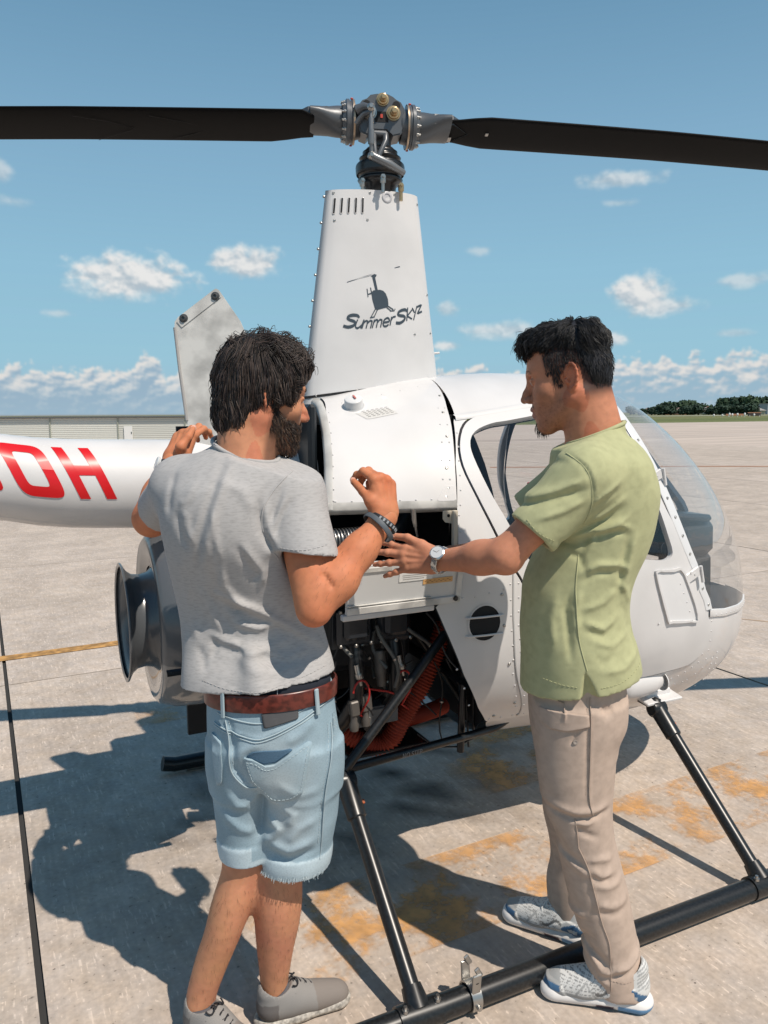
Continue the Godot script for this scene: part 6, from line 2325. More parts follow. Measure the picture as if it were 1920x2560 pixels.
func nails(parent: Node, tips: Dictionary) -> void:
	for q in tips.nails:
		var b := MB.new()
		var x: Vector3 = q[2].cross(q[1]).normalized()
		var rows := []
		for j in 5:
			var row := []
			for i in 7:
				var a := (i - 3) / 3.0
				var v := (j - 2) / 2.0
				var wv: float = 0.85 * sqrt(maxf(0.05, 1.0 - pow(absf(v), 3.0) * 0.6))
				row.append(q[0] + x * a * wv * q[3] + q[1] * v * q[3] * 0.95 + q[2] * (q[3] * 0.16 - a * a * q[3] * 0.34))
			rows.append(row)
		b.grid(rows)
		obj("fingernail", b.mesh(), mat("nail", Color(0.66, 0.36, 0.27), 0.35), parent)

# hair drawn as thin tapered tubes over a mass; roots: fn(local)->bool, flow: fn(local, t)->local direction, lift: [start, middle, end] height over the mass
func strands(b: MB, h: Head, mass: Sdf, n: int, sd: int, roots: Callable, flow: Callable, length: Array, lift: Array, width: float, tones: Array, steps := 6, wob := 0.25) -> void:
	var r := RandomNumberGenerator.new()
	r.seed = sd
	var f := FastNoiseLite.new()
	f.seed = sd; f.frequency = 14.0; f.fractal_octaves = 2
	var fc := FastNoiseLite.new()
	fc.seed = sd + 1; fc.frequency = 24.0; fc.fractal_octaves = 2
	var list: Array = mass.prims.slice(0, 11) if mass.prims.size() > 20 else mass.prims
	var done := 0
	var tries := 0
	while done < n and tries < n * 30:
		tries += 1
		var dir := Vector3(r.randfn(), r.randfn(), r.randfn()).normalized()
		var p := h.w(0.0, 0.03, 0.0) + (h.b * dir) * 0.20
		var ok := false
		for i in 14:
			var dd := mass.ev(list, p)
			if dd < 0.0008: ok = true; break
			p -= (h.b * dir) * dd * 0.9
		if not ok: continue
		var lp := h.l(p)
		if not roots.call(lp): continue
		done += 1
		var len := r.randf_range(length[0], length[1])
		var path := [p]
		var rad := [width * 0.6]
		var off := Vector3(r.randfn(), r.randfn(), r.randfn()) * wob
		var lf := r.randf_range(0.6, 1.25)
		for i in steps:
			var t := (i + 1.0) / steps
			var l := h.l(p)
			var d: Vector3 = flow.call(l, t)
			d += 0.9 * Vector3(f.get_noise_3d(l.x, l.y, l.z), f.get_noise_3d(l.y + 5.0, l.z, l.x), f.get_noise_3d(l.z, l.x + 9.0, l.y)) * wob * 2.0 + off * 0.25
			p += (h.b * d).normalized() * len / steps
			# keep the wanted height over the mass
			var e := 0.002
			var d0 := mass.ev(list, p)
			var g := Vector3(mass.ev(list, p + Vector3(e, 0, 0)) - d0, mass.ev(list, p + Vector3(0, e, 0)) - d0, mass.ev(list, p + Vector3(0, 0, e)) - d0)
			if g.length() > 1e-6:
				var clump := 0.45 + 1.1 * clampf(0.5 + 1.1 * fc.get_noise_3d(l.x * 1.3, l.y * 0.8, l.z * 1.3), 0.0, 1.3)
				var want: float = clump * (lerpf(lift[0], lift[1], t * 2.0) if t < 0.5 else lerpf(lift[1], lift[2], t * 2.0 - 1.0)) * lf
				p += g.normalized() * (want - d0) * 0.8
			path.append(p)
			rad.append(width * (1.0 - 0.75 * t * t))
		var c: Color = tones[r.randi() % tones.size()]
		var m := r.randf_range(0.7, 1.3)
		b.col = Color(c.r * m, c.g * m, c.b * m)
		b.tube(path, rad, 3, false)

func tube_ring(pts: int, c: Vector3, n: Vector3, r1: float, r2: float, rt: float, x := Vector3.ZERO) -> MB:
	var b := MB.new()
	var u := x if x != Vector3.ZERO else (Vector3.UP if absf(n.y) < .9 else Vector3.RIGHT)
	u = (u - n * u.dot(n)).normalized()
	var v := n.cross(u)
	var path := []
	for i in pts + 1:
		var a := TAU * i / pts
		path.append(c + u * cos(a) * r1 + v * sin(a) * r2)
	b.tube(path, rt, 8, false)
	return b

# a flat band round an arm
func band(c: Vector3, n: Vector3, r1: float, r2: float, wide: float, thick: float, x: Vector3) -> MB:
	var b := MB.new()
	n = n.normalized()
	var u := (x - n * x.dot(n)).normalized()
	var v := n.cross(u)
	var rows := [[], [], [], [], []]
	for i in 41:
		var a := TAU * i / 40
		var o := u * cos(a) * r1 + v * sin(a) * r2
		var k := o.normalized() * thick
		rows[0].append(c + o - n * wide * .5); rows[1].append(c + o + k - n * wide * .42); rows[2].append(c + o + k + n * wide * .42); rows[3].append(c + o + n * wide * .5); rows[4].append(c + o - n * wide * .5)
	b.grid(rows)
	return b

func cloth_normal(m: StandardMaterial3D, n: int, freq: float, sd: int, scale: Vector3, amount: float) -> void:
	m.normal_enabled = true
	m.normal_texture = bump_of(n, n, noise_bytes(n, freq, 3, sd), 4.0)
	m.normal_scale = amount
	triplanar(m, scale)

# the point of a shape's surface that lies under p when one comes along -n
func onto(S: Sdf, p: Vector3, n: Vector3, off := 0.0) -> Vector3:
	var q := p + n * (0.25 - (p - S.prims[0].a).dot(n) * 0.0)
	for i in 60:
		var d := S.ev(S.prims, q)
		if d < 0.0006: break
		q -= n * maxf(d * 0.75, 0.0004)
		if i == 59 or (q - p).dot(n) < -0.1: return Vector3.INF
	return q + n * off

func seam(S: Sdf, cen: Vector3, n: Vector3, pts: Array, off: float, r: float, called: String, m: Material, parent: Node, dashed := false) -> void:
	var ex := Vector3.UP.cross(n).normalized()
	var ey := n.cross(ex)
	var path := []
	for i in pts.size() - 1:
		var a := Vector2(pts[i][0], pts[i][1]); var b := Vector2(pts[i + 1][0], pts[i + 1][1])
		var pa: Array = pts[maxi(i - 1, 0)]; var pb: Array = pts[mini(i + 2, pts.size() - 1)]
		var k := maxi(2, int(a.distance_to(b) / 0.008))
		for j in k + (1 if i == pts.size() - 2 else 0):
			var t := float(j) / k
			var s := Vector2(cubic_interpolate(a.x, b.x, pa[0], pb[0], t), cubic_interpolate(a.y, b.y, pa[1], pb[1], t))
			var hit := onto(S, cen + ex * s.x + ey * s.y, n, off)
			if hit != Vector3.INF and (path.is_empty() or path[-1].distance_to(hit) < 0.035): path.append(hit)
	if path.size() < 2: return
	var b := MB.new()
	if dashed:
		for i in path.size() - 1: b.tube([path[i], path[i].lerp(path[i + 1], 0.6)], r, 4)
	else: b.tube(path, r, 6)
	obj(called, b.mesh(), m, parent)

func sewn_patch(S: Sdf, cen: Vector3, n: Vector3, poly: Array, off: float, called: String, m: Material, parent: Node, tone: Callable) -> MeshInstance3D:
	var ex := Vector3.UP.cross(n).normalized()
	var ey := n.cross(ex)
	var c := Vector2.ZERO
	for p in poly: c += Vector2(p[0], p[1]) / poly.size()
	var rows := []
	var b := MB.new()
	var flat := []
	for l in 9:
		var row := []
		for i in 72:
			var a := TAU * i / 72
			var s := c + Vector2(cos(a), sin(a)) * ray_hit(poly, c, a) * (minf(l, 7) / 7.0)
			var hit := onto(S, cen + ex * s.x + ey * s.y, n, off if l < 8 else -0.002)
			row.append(hit if hit != Vector3.INF else (row[-1] if row.size() else cen + ex * s.x + ey * s.y))
			flat.append(s)
		rows.append(row)
	b.grid(rows, true, false)
	for i in b.c.size(): b.c[i] = tone.call(flat[i])
	return obj(called, b.mesh(), m, parent)

func make_people() -> void:
	var jobs: Array[Sdf] = []
	var skin := mat("skin", Color(1, 1, 1), 0.60, 0.0, 0.35)
	skin.subsurf_scatter_enabled = true
	skin.subsurf_scatter_strength = 0.08
	var sn := noise_bytes(512, 0.12, 3, 81)
	skin.normal_enabled = true; skin.normal_texture = bump_of(512, 512, sn, 2.0); skin.normal_scale = 0.06
	skin.albedo_texture = tone_tex(512, 512, noise_bytes(512, 0.02, 4, 82), 0.93, 1.03)
	triplanar(skin, Vector3(4, 4, 4))
	var a := man_grey_shapes(jobs)
	var k := man_green_shapes(jobs)
	var ids := []
	for j in jobs: ids.append(WorkerThreadPool.add_task(j.run))
	for i in ids: WorkerThreadPool.wait_for_task_completion(i)
	man_grey(a, skin)
	man_green(k, skin)

func whole(parts: Array) -> Mesh:
	var b := MB.new()
	b.has_n = true
	for s in parts: b.add(s.out)
	b.nn.resize(b.v.size())
	return b.mesh()

# ---------------------------------------------------------------- the man in the grey shirt
const GC := Vector3(-.279, 1.562, -1.775)

func man_grey_shapes(jobs: Array[Sdf]) -> Dictionary:
	var z := -1.74
	var d := {}
	var h := Head.new(GC, Vector3(.85, -.19, -.49), -0.03, 0.95)
	d.head = h
	var f := FastNoiseLite.new()
	f.seed = 3; f.frequency = 12.0; f.fractal_octaves = 3
	var fm := FastNoiseLite.new()
	fm.seed = 4; fm.frequency = 5.0
	var skin_tint := func(p: Vector3, _n: Vector3) -> Color:
		var t := 1.0 + f.get_noise_3d(p.x, p.y, p.z) * 0.05
		var red := fm.get_noise_3d(p.x, p.y, p.z) * 0.08 + .09 * exp(-p.distance_squared_to(Vector3(-.150, 1.10, -1.61)) / .0016) + .06 * exp(-p.distance_squared_to(Vector3(.0, 1.375, -1.77)) / .0006)
		if p.y < 0.6: return Color(.56 * t, (.255 - red * .4) * t, .145 * t)
		return Color(.56 * t, (.215 - red * .5) * t, (.108 - red * .3) * t)
	# body
	var s := Sdf.new(); s.cell = 0.0065; s.tint = skin_tint
	s.stack([[1.40, -.315, .07, z, .05, .05], [1.34, -.345, .105, z, .075, .06], [1.2, -.342, .115, z - .02, .075, .075], [1.0, -.300, .115, z - .03, .055, .075], [.88, -.27, .105, z - .02, .06, .07], [.72, -.262, .105, z - .02, .06, .06]], .03)
	s.cap(Vector3(-.312, 1.36, -1.745), Vector3(-.310, 1.44, -1.760), .055, .045, .03)
	var rs := Vector3(-.205, 1.352, -1.735); var re := Vector3(-.150, 1.118, -1.625); var rw := Vector3(.004, 1.292, -1.752)
	s.cap(rs, re.lerp(rs, .12), .050, .0435, .03)
	s.cap(re.lerp(rs, .45) + Vector3(.012, 0, -.012), re.lerp(rs, .2) + Vector3(.014, .0, -.01), .042, .036, .03)
	s.cap(re, re.lerp(rw, .3) + Vector3(.004, -.004, .004), .0385, .0405, .022)
	s.cap(re.lerp(rw, .28), re.lerp(rw, .62), .0415, .0340, .03)
	s.cap(re.lerp(rw, .6), rw, .0340, .0275, .03)
	s.ell(re + Vector3(-.004, -.018, .006), Vector3(.026, .022, .026), Basis.IDENTITY, .03)
	s.fold([[-.046, .030], [-.030, .012], [-.018, -.006]], .006, -.006, re + Vector3(.06, .045, 0), Vector3(0, 0, 1), .2, -.02)
	var ls := Vector3(-.475, 1.365, -1.775); var le := Vector3(-.606, 1.262, -1.985); var lw := Vector3(-.566, 1.405, -2.065)
	s.cap(ls, le, .050, .043, .03)
	s.cap(le, le.lerp(lw, .4), .042, .042, .03)
	s.cap(le.lerp(lw, .4), lw, .041, .028, .03)
	# hips, thighs and calves
	s.cap(Vector3(-.215, .80, -1.755), Vector3(-.222, .48, -1.765), .065, .055, .04)
	s.cap(Vector3(-.315, .80, -1.755), Vector3(-.342, .47, -1.755), .060, .046, .04)
	s.stack([[.56, -.238, .064, -1.768, .066, .062], [.509, -.247, .061, -1.770, .058, .060], [.45, -.256, .0585, -1.772, .056, .056], [.387, -.266, .0595, -1.774, .064, .050], [.325, -.269, .060, -1.776, .066, .047], [.263, -.273, .055, -1.780, .060, .045], [.201, -.279, .047, -1.784, .050, .041], [.137, -.283, .039, -1.787, .041, .038], [.09, -.286, .0345, -1.788, .038, .040], [.045, -.288, .036, -1.788, .042, .050]], .03)
	s.stack([[.54, -.337, .052, -1.752, .056, .055], [.473, -.345, .0465, -1.752, .052, .050], [.424, -.355, .047, -1.750, .054, .048], [.364, -.372, .0495, -1.747, .062, .045], [.315, -.386, .049, -1.744, .062, .043], [.278, -.398, .047, -1.742, .058, .041], [.216, -.421, .0445, -1.740, .048, .039], [.153, -.443, .0405, -1.739, .041, .037], [.103, -.458, .0375, -1.738, .038, .038], [.05, -.466, .038, -1.736, .042, .045]], .03)
	jobs.append(s); d.body = s
	# head
	s = Sdf.new(); s.cell = 0.0026
	s.tint = func(p: Vector3, _n: Vector3) -> Color:
		var l := h.l(p)
		var t := 1.0 + f.get_noise_3d(p.x * 3, p.y * 3, p.z * 3) * 0.06
		var c := Color(.58 * t, .265 * t, .150 * t)
		var nose := exp(-(pow((l.x - .118) / .02, 2) + pow((l.y + .018) / .018, 2)))
		c = c.lerp(Color(.56, .17, .10), nose * .7)
		if absf(l.z) > .066 and l.x < .02: c = c.lerp(Color(.54, .17, .10), .6)
		if l.x > .094 and l.y < -.045 and l.y > -.076 and absf(l.z) < .024: c = c.lerp(Color(.46, .15, .12), .7)
		var beard := smoothstep(-.010, -.038, l.y - maxf(0.0, l.x - .07) * .5) * smoothstep(-.01, .012, l.x)
		if l.x > .09 and l.y > -.05: beard *= 0.4
		if l.x > .094 and l.y < -.048 and l.y > -.072 and absf(l.z) < .02: beard = 0.0
		c = c.lerp(Color(.10, .055, .04), beard * .72)
		var scalp := smoothstep(.045, .075, l.y - l.x * 0.2)
		return c.lerp(Color(.03, .022, .02), scalp * .9)
	head_shape(s, h, {"neck": Vector3(-.312, 1.405, -1.754), "neck_r": .063, "nape": Vector3(-.01, .01, .015)})
	s.clips = [[Vector3(0, 1.395, 0), Vector3.DOWN]]
	jobs.append(s); d.face = s
	# hair mass
	s = Sdf.new(); s.cell = 0.004
	s.tint = func(_p: Vector3, _n: Vector3) -> Color: return Color(.010, .008, .008)
	s.ell(h.w(-.012, .062, 0), Vector3(.095, .088, .075), h.b, .02)
	s.ell(h.w(.040, .098, 0), Vector3(.058, .047, .061), h.b, .03)
	s.ell(h.w(-.048, .012, 0), Vector3(.053, .075, .065), h.b, .03)
	s.ell(h.w(-.066, -.050, 0), Vector3(.027, .045, .045), h.b, .03)
	for sd in [-1.0, 1.0]:
		s.ell(h.w(.030, .040, .060 * sd), Vector3(.034, .034, .016), h.b, .02)
		s.ell(h.w(-.012, .030, .068 * sd), Vector3(.030, .030, .014), h.b, .02)
		s.ell(h.w(-.004, -.012, .092 * sd), Vector3(.020, .024, .020), h.b, .012, 1)
	s.cap(h.w(.125, .045, -.05), h.w(.125, .045, .05), .030, .030, .02, Vector3.ZERO, 1.0, 1)
	jobs.append(s); d.hair = s
	# right hand: raised, thumb against the bent forefinger
	s = Sdf.new(); s.cell = 0.0022; s.tint = skin_tint
	var ra := (rw - re).normalized()
	d.rw = rw; d.ra = ra
	d.rtips = hand_shape(s, rw, Vector3(-.08, .95, -.22), Vector3(.62, .10, .78), false, [[.95, .75, .25], [1.05, .95, .5], [1.15, 1.0, .6], [1.2, 1.0, .6]], [.06, .0, -.04, -.10], [Vector3(-.030, 1.332, -1.742), Vector3(-.048, 1.352, -1.765), Vector3(-.070, 1.372, -1.795), Vector3(-.2, .6, .8)], .98, ra, .0275)
	s.clips = [[rw - ra * .045, -ra]]
	jobs.append(s); d.rhand = s
	# left hand on the edge of the raised door
	s = Sdf.new(); s.cell = 0.0024; s.tint = skin_tint
	var la := (lw - le).normalized()
	d.lw = lw; d.la = la
	d.ltips = hand_shape(s, lw, Vector3(.30, .80, -.50), Vector3(-.28, .45, .86), true, [[.55, .75, .4], [.6, .85, .5], [.65, .9, .5], [.7, .9, .5]], [.10, .02, -.05, -.14], [Vector3(-.538, 1.445, -2.045), Vector3(-.521, 1.470, -2.060), Vector3(-.514, 1.492, -2.085), Vector3(.5, .2, .8)], .98, la, .028)
	s.clips = [[lw - la * .045, -la]]
	jobs.append(s); d.lhand = s
	# shirt
	s = Sdf.new(); s.cell = 0.0052
	s.stack([[1.485, -.310, .066, -1.752, .062, .062], [1.452, -.312, .076, -1.750, .066, .060], [1.435, -.316, .098, z, .078, .060], [1.409, -.333, .138, z, .096, .072], [1.366, -.350, .153, z, .124, .088], [1.300, -.354, .155, z, .136, .10], [1.240, -.346, .156, z, .130, .11], [1.180, -.336, .158, z, .102, .115], [1.110, -.320, .162, z, .070, .12], [1.040, -.308, .165, z, .056, .12], [.985, -.297, .168, z, .066, .12], [.94, -.288, .170, z, .098, .12], [.905, -.282, .168, z, .118, .115], [.87, -.275, .165, z, .124, .112]], .03)
	s.cap(Vector3(-.29, 1.395, -1.745), Vector3(-.212, 1.350, -1.735), .062, .072, .04)
	var sl := s.cap(Vector3(-.212, 1.350, -1.735), Vector3(-.162, 1.178, -1.652), .074, .0720, .035)
	sl.flat = true; sl.fe = Vector3(-.165, 1.232, -1.62); sl.fd = Vector3(-.12, -.97, .10).normalized()
	s.cap(Vector3(-.40, 1.385, -1.75), Vector3(-.465, 1.362, -1.775), .060, .066, .04)
	s.cap(Vector3(-.465, 1.362, -1.775), Vector3(-.556, 1.296, -1.915), .070, .062, .035).flat = true
	# open sleeve ends
	s.cap(Vector3(-.180, 1.245, -1.680), Vector3(-.150, 1.150, -1.638), .050, .060, .006, Vector3.ZERO, 1.0, 1)
	s.cap(Vector3(-.548, 1.302, -1.900), Vector3(-.60, 1.265, -1.98), .046, .056, .006, Vector3.ZERO, 1.0, 1)
	# the shirt bags at the hem over the left hip
	s.cap(Vector3(-.42, 1.0, -1.73), Vector3(-.432, .90, -1.72), .02, .035, .06)
	s.cap(Vector3(-.30, .99, -1.66), Vector3(-.27, .90, -1.63), .012, .02, .05)
	var cen := Vector3(-.32, 1.2, -1.72)
	var F := func(pts: Array, w: float, amp: float) -> void: s.fold(pts, w * (.72 if w > .006 else 1.0), amp * (.85 if amp > 0.0 else .6), cen, Vector3(0, 0, 1), .15, 0.0)
	F.call([[-.021, .240], [-.039, .177], [-.054, .127], [-.073, .062], [-.083, .014], [-.073, -.043]], .012, -.010)
	F.call([[-.003, .240], [-.021, .177], [-.036, .127], [-.055, .062], [-.063, .0]], .014, .008)
	F.call([[-.123, .127], [-.116, .085], [-.101, .043]], .012, -.008)
	F.call([[-.107, .135], [-.099, .092], [-.085, .05]], .012, .006)
	F.call([[-.073, -.043], [-.052, -.100], [-.020, -.158]], .012, -.009)
	F.call([[-.090, -.043], [-.072, -.105], [-.045, -.165]], .013, .009)
	F.call([[-.030, .014], [-.031, -.043], [-.001, -.086], [.048, -.123]], .011, .010)
	F.call([[-.046, .0], [-.049, -.05], [-.020, -.098], [.025, -.135]], .011, -.007)
	F.call([[-.062, -.057], [.032, -.100], [.088, -.135], [.200, -.205]], .012, .013)
	F.call([[-.062, -.082], [.032, -.122], [.088, -.157], [.19, -.225]], .013, -.007)
	F.call([[.051, .150], [.051, .116], [.055, .082], [.069, .057], [.085, .026]], .009, -.014)
	F.call([[.068, .15], [.070, .110], [.078, .075], [.092, .045]], .010, .007)
	F.call([[-.02, -.133], [.037, -.149], [.075, -.138]], .010, .010)
	F.call([[-.077, -.161], [-.043, -.176], [.002, -.187]], .011, .009)
	F.call([[-.077, -.181], [-.035, -.200], [.03, -.205]], .011, -.006)
	F.call([[-.040, .138], [-.036, .071], [-.027, .014]], .010, .006)
	F.call([[-.137, .210], [-.142, .154], [-.146, .116]], .012, -.010)
	F.call([[-.048, .259], [-.032, .245], [-.009, .254]], .009, -.007)
	F.call([[-.071, -.164], [-.061, -.193], [-.070, -.217]], .010, -.009)
	F.call([[.002, .057], [.040, -.014], [.036, -.034]], .012, -.009)
	F.call([[.016, .060], [.055, -.010], [.052, -.045]], .011, .008)
	F.call([[.102, .182], [.090, .138], [.075, .099]], .008, -.006)
	F.call([[.129, .154], [.103, .116], [.086, .071]], .009, -.006)
	F.call([[.115, .165], [.093, .12], [.082, .08]], .008, .004)
	F.call([[-.106, -.187], [-.090, -.217], [-.085, -.246]], .012, -.009)
	F.call([[-.041, -.080], [-.019, -.106], [.026, -.100]], .010, -.007)
	F.call([[-.107, .127], [-.097, .082], [-.079, .127]], .010, -.005)
	F.call([[-.125, -.05], [-.118, -.12], [-.108, -.18]], .013, .009)
	F.call([[.04, -.19], [.10, -.215], [.15, -.20]], .012, .006)
	F.call([[-.10, -.24], [0.0, -.272], [.10, -.265], [.17, -.25]], .003, -.0025)   # stitched hem
	F.call([[.145, .005], [.19, -.005], [.235, .005]], .003, -.002)
	for q in [[[-.05, .20], [.02, .17], [.045, .12]], [[-.13, .02], [-.125, -.03], [-.11, -.08]], [[.0, -.20], [.06, -.19], [.11, -.175]], [[.01, -.225], [.08, -.24], [.15, -.23]], [[-.08, .19], [-.10, .15], [-.12, .14]]]: F.call(q, .014, .005)
	s.clips = [[Vector3(-.27, .922, -1.62), Vector3(.10, -.99, .03).normalized()], [Vector3(-.314, 1.452, -1.752), Vector3(.30, .92, .22).normalized()]]
	s.smooth_times = 1
	jobs.append(s); d.shirt = s
	# shorts
	s = Sdf.new(); s.cell = 0.0048
	s.stack([[.911, -.268, .143, z, .098, .10], [.905, -.268, .146, z, .100, .105], [.886, -.269, .148, z, .104, .108], [.829, -.267, .152, z, .112, .11], [.760, -.263, .157, z - .002, .112, .11], [.703, -.263, .157, z - .006, .104, .105], [.655, -.262, .152, z - .01, .088, .095]], .03)
	s.stack([[.76, -.196, .090, -1.748, .100, .095], [.698, -.202, .096, -1.752, .100, .092], [.639, -.205, .095, -1.757, .098, .090], [.568, -.210, .094, -1.762, .094, .088], [.521, -.216, .091, -1.766, .091, .088], [.490, -.220, .089, -1.768, .088, .086], [.455, -.223, .086, -1.769, .086, .084]], .035)
	s.stack([[.76, -.33, .085, -1.750, .095, .092], [.698, -.342, .078, -1.752, .092, .088], [.639, -.340, .076, -1.754, .086, .084], [.568, -.339, .072, -1.756, .080, .080], [.521, -.340, .068, -1.757, .076, .078], [.500, -.340, .066, -1.757, .074, .076], [.485, -.339, .065, -1.757, .072, .074]], .035)
	# turned-up cuffs
	s.stack([[.488, -.2215, .0925, -1.769, .093, .090], [.462, -.2235, .0925, -1.769, .0935, .0905], [.436, -.225, .0890, -1.770, .090, .088]], .004)
	s.stack([[.520, -.340, .0705, -1.757, .080, .082], [.495, -.339, .0700, -1.757, .079, .081], [.470, -.338, .067, -1.757, .077, .079]], .004)
	s.stack([[.47, -.226, .078, -1.770, .080, .077], [.410, -.227, .078, -1.770, .080, .077]], .002, 0.0, 1)
	s.stack([[.500, -.339, .058, -1.757, .067, .069], [.45, -.338, .058, -1.757, .067, .069]], .002, 0.0, 1)
	var c2 := Vector3(-.26, .7, -1.74)
	var S := func(pts: Array, w: float, amp: float) -> void: s.fold(pts, w, amp, c2, Vector3(0, 0, 1), .3, 0.0)
	S.call([[-.098, .155], [-.090, .110], [-.086, .033], [-.054, -.006], [-.030, -.010]], .0045, .004)
	S.call([[-.090, .150], [-.081, .110], [-.077, .038], [-.050, .004]], .008, -.006)
	S.call([[-.128, .138], [-.091, .129], [-.019, .117], [.062, .148], [.105, .170], [.142, .180]], .004, .003)
	S.call([[.136, .125], [.137, .056], [.121, -.044], [.109, -.170]], .004, .003)
	S.call([[.128, .125], [.129, .056], [.113, -.044], [.101, -.170]], .006, -.003)
	S.call([[-.036, -.006], [-.026, -.044], [-.031, -.107], [-.039, -.154]], .012, -.012)
	S.call([[-.016, -.095], [.010, -.123], [-.002, -.143], [-.028, -.162]], .010, .009)
	S.call([[.022, -.064], [.047, -.083], [.036, -.115]], .010, .006)
	S.call([[-.119, -.087], [-.075, -.123], [-.042, -.135]], .012, .007)
	S.call([[-.017, -.162], [.035, -.178], [.094, -.154]], .012, .008)
	S.call([[-.01, -.19], [.035, -.203], [.094, -.182]], .010, -.006)
	S.call([[.039, .102], [.076, .121], [.098, .148]], .012, .006)
	S.call([[-.086, .052], [-.056, .087], [-.012, .110]], .014, .007)
	S.call([[.02, .0], [.07, -.03], [.11, -.02]], .012, .004)
	S.call([[-.10, -.03], [-.08, -.06], [-.045, -.07]], .012, .006)
	S.call([[.10, -.10], [.06, -.12], [.03, -.16]], .011, .005)
	var fd := FastNoiseLite.new()
	fd.seed = 8; fd.frequency = 9.0; fd.fractal_octaves = 4
	s.tint = func(p: Vector3, _n: Vector3) -> Color:
		var q := Vector2(p.x + .26, p.y - .7)
		var front := p.z > -1.74
		var t := 1.0 + fd.get_noise_3d(p.x, p.y, p.z) * .16
		var fade := 0.0
		if front: fade = .20 * exp(-(pow((q.x - .02) / .07, 2) + pow((q.y - .02) / .09, 2))) + .14 * exp(-(pow((q.x - .03) / .06, 2) + pow((q.y + .12) / .06, 2)))
		var cuff := (p.y < .489 and p.x > -.315) or (p.y < .521 and p.x < -.315)
		if cuff: t *= 1.18; fade += .1
		return Color((.28 + fade) * t, (.385 + fade * .8) * t, (.45 + fade * .6) * t)
	s.smooth_times = 1
	jobs.append(s); d.shorts = s
	# shoes
	d.shoe_r = shoe_canvas(jobs, Vector3(-.330, 0, -1.752), Vector3(.90, 0, -.42), 0.258)
	d.shoe_l = shoe_canvas(jobs, Vector3(-.502, 0, -1.752), Vector3(.86, 0, .50), 0.258)
	return d

func shoe_canvas(jobs: Array[Sdf], heel: Vector3, dir: Vector3, len: float) -> Dictionary:
	var dd := dir.normalized()
	var sd := dd.cross(Vector3.UP)
	var b := Basis(dd, Vector3.UP, sd)
	var P := func(x: float, y: float, zz: float) -> Vector3: return heel + b * Vector3(x * len / .28, y, zz)
	var s := Sdf.new(); s.cell = 0.0036
	s.cap(P.call(.045, .045, 0), P.call(.12, .045, 0), .034, .036, .02)
	s.cap(P.call(.10, .055, 0), P.call(.225, .030, .004), .036, .027, .03)
	s.cap(P.call(.18, .032, 0), P.call(.238, .026, .004), .036, .028, .03, Vector3.UP, 1.25)
	s.cap(P.call(.050, .06, 0), P.call(.044, .088, 0), .036, .033, .02)
	s.cap(P.call(.095, .075, 0), P.call(.06, .085, 0), .030, .030, .02)
	s.cap(P.call(.046, .082, 0), P.call(.070, .13, 0), .027, .045, .006, Vector3.ZERO, 1.0, 1)   # opening
	s.clips = [[heel + Vector3(0, .016, 0), Vector3.DOWN]]
	var inv := b.inverse()
	s.tint = func(p: Vector3, _n: Vector3) -> Color:
		var l := inv * (p - heel)
		l.x *= .28 / len
		if l.x < .055 and l.y < .070 + l.x * .1: return Color(.165, .150, .142)
		if l.x > .165: return Color(.255, .225, .20)
		return Color(.30, .285, .27)
	jobs.append(s)
	var o := Sdf.new(); o.cell = 0.0036
	o.cap(P.call(.040, .014, 0), P.call(.12, .014, 0), .040, .038, .02, Vector3.UP, 2.0)
	o.cap(P.call(.12, .014, 0), P.call(.232, .014, .004), .038, .041, .02, Vector3.UP, 2.0)
	o.clips = [[heel, Vector3.DOWN], [heel + Vector3(0, .027, 0), Vector3.UP]]
	jobs.append(o)
	return {"upper": s, "sole": o, "p": P, "b": b}

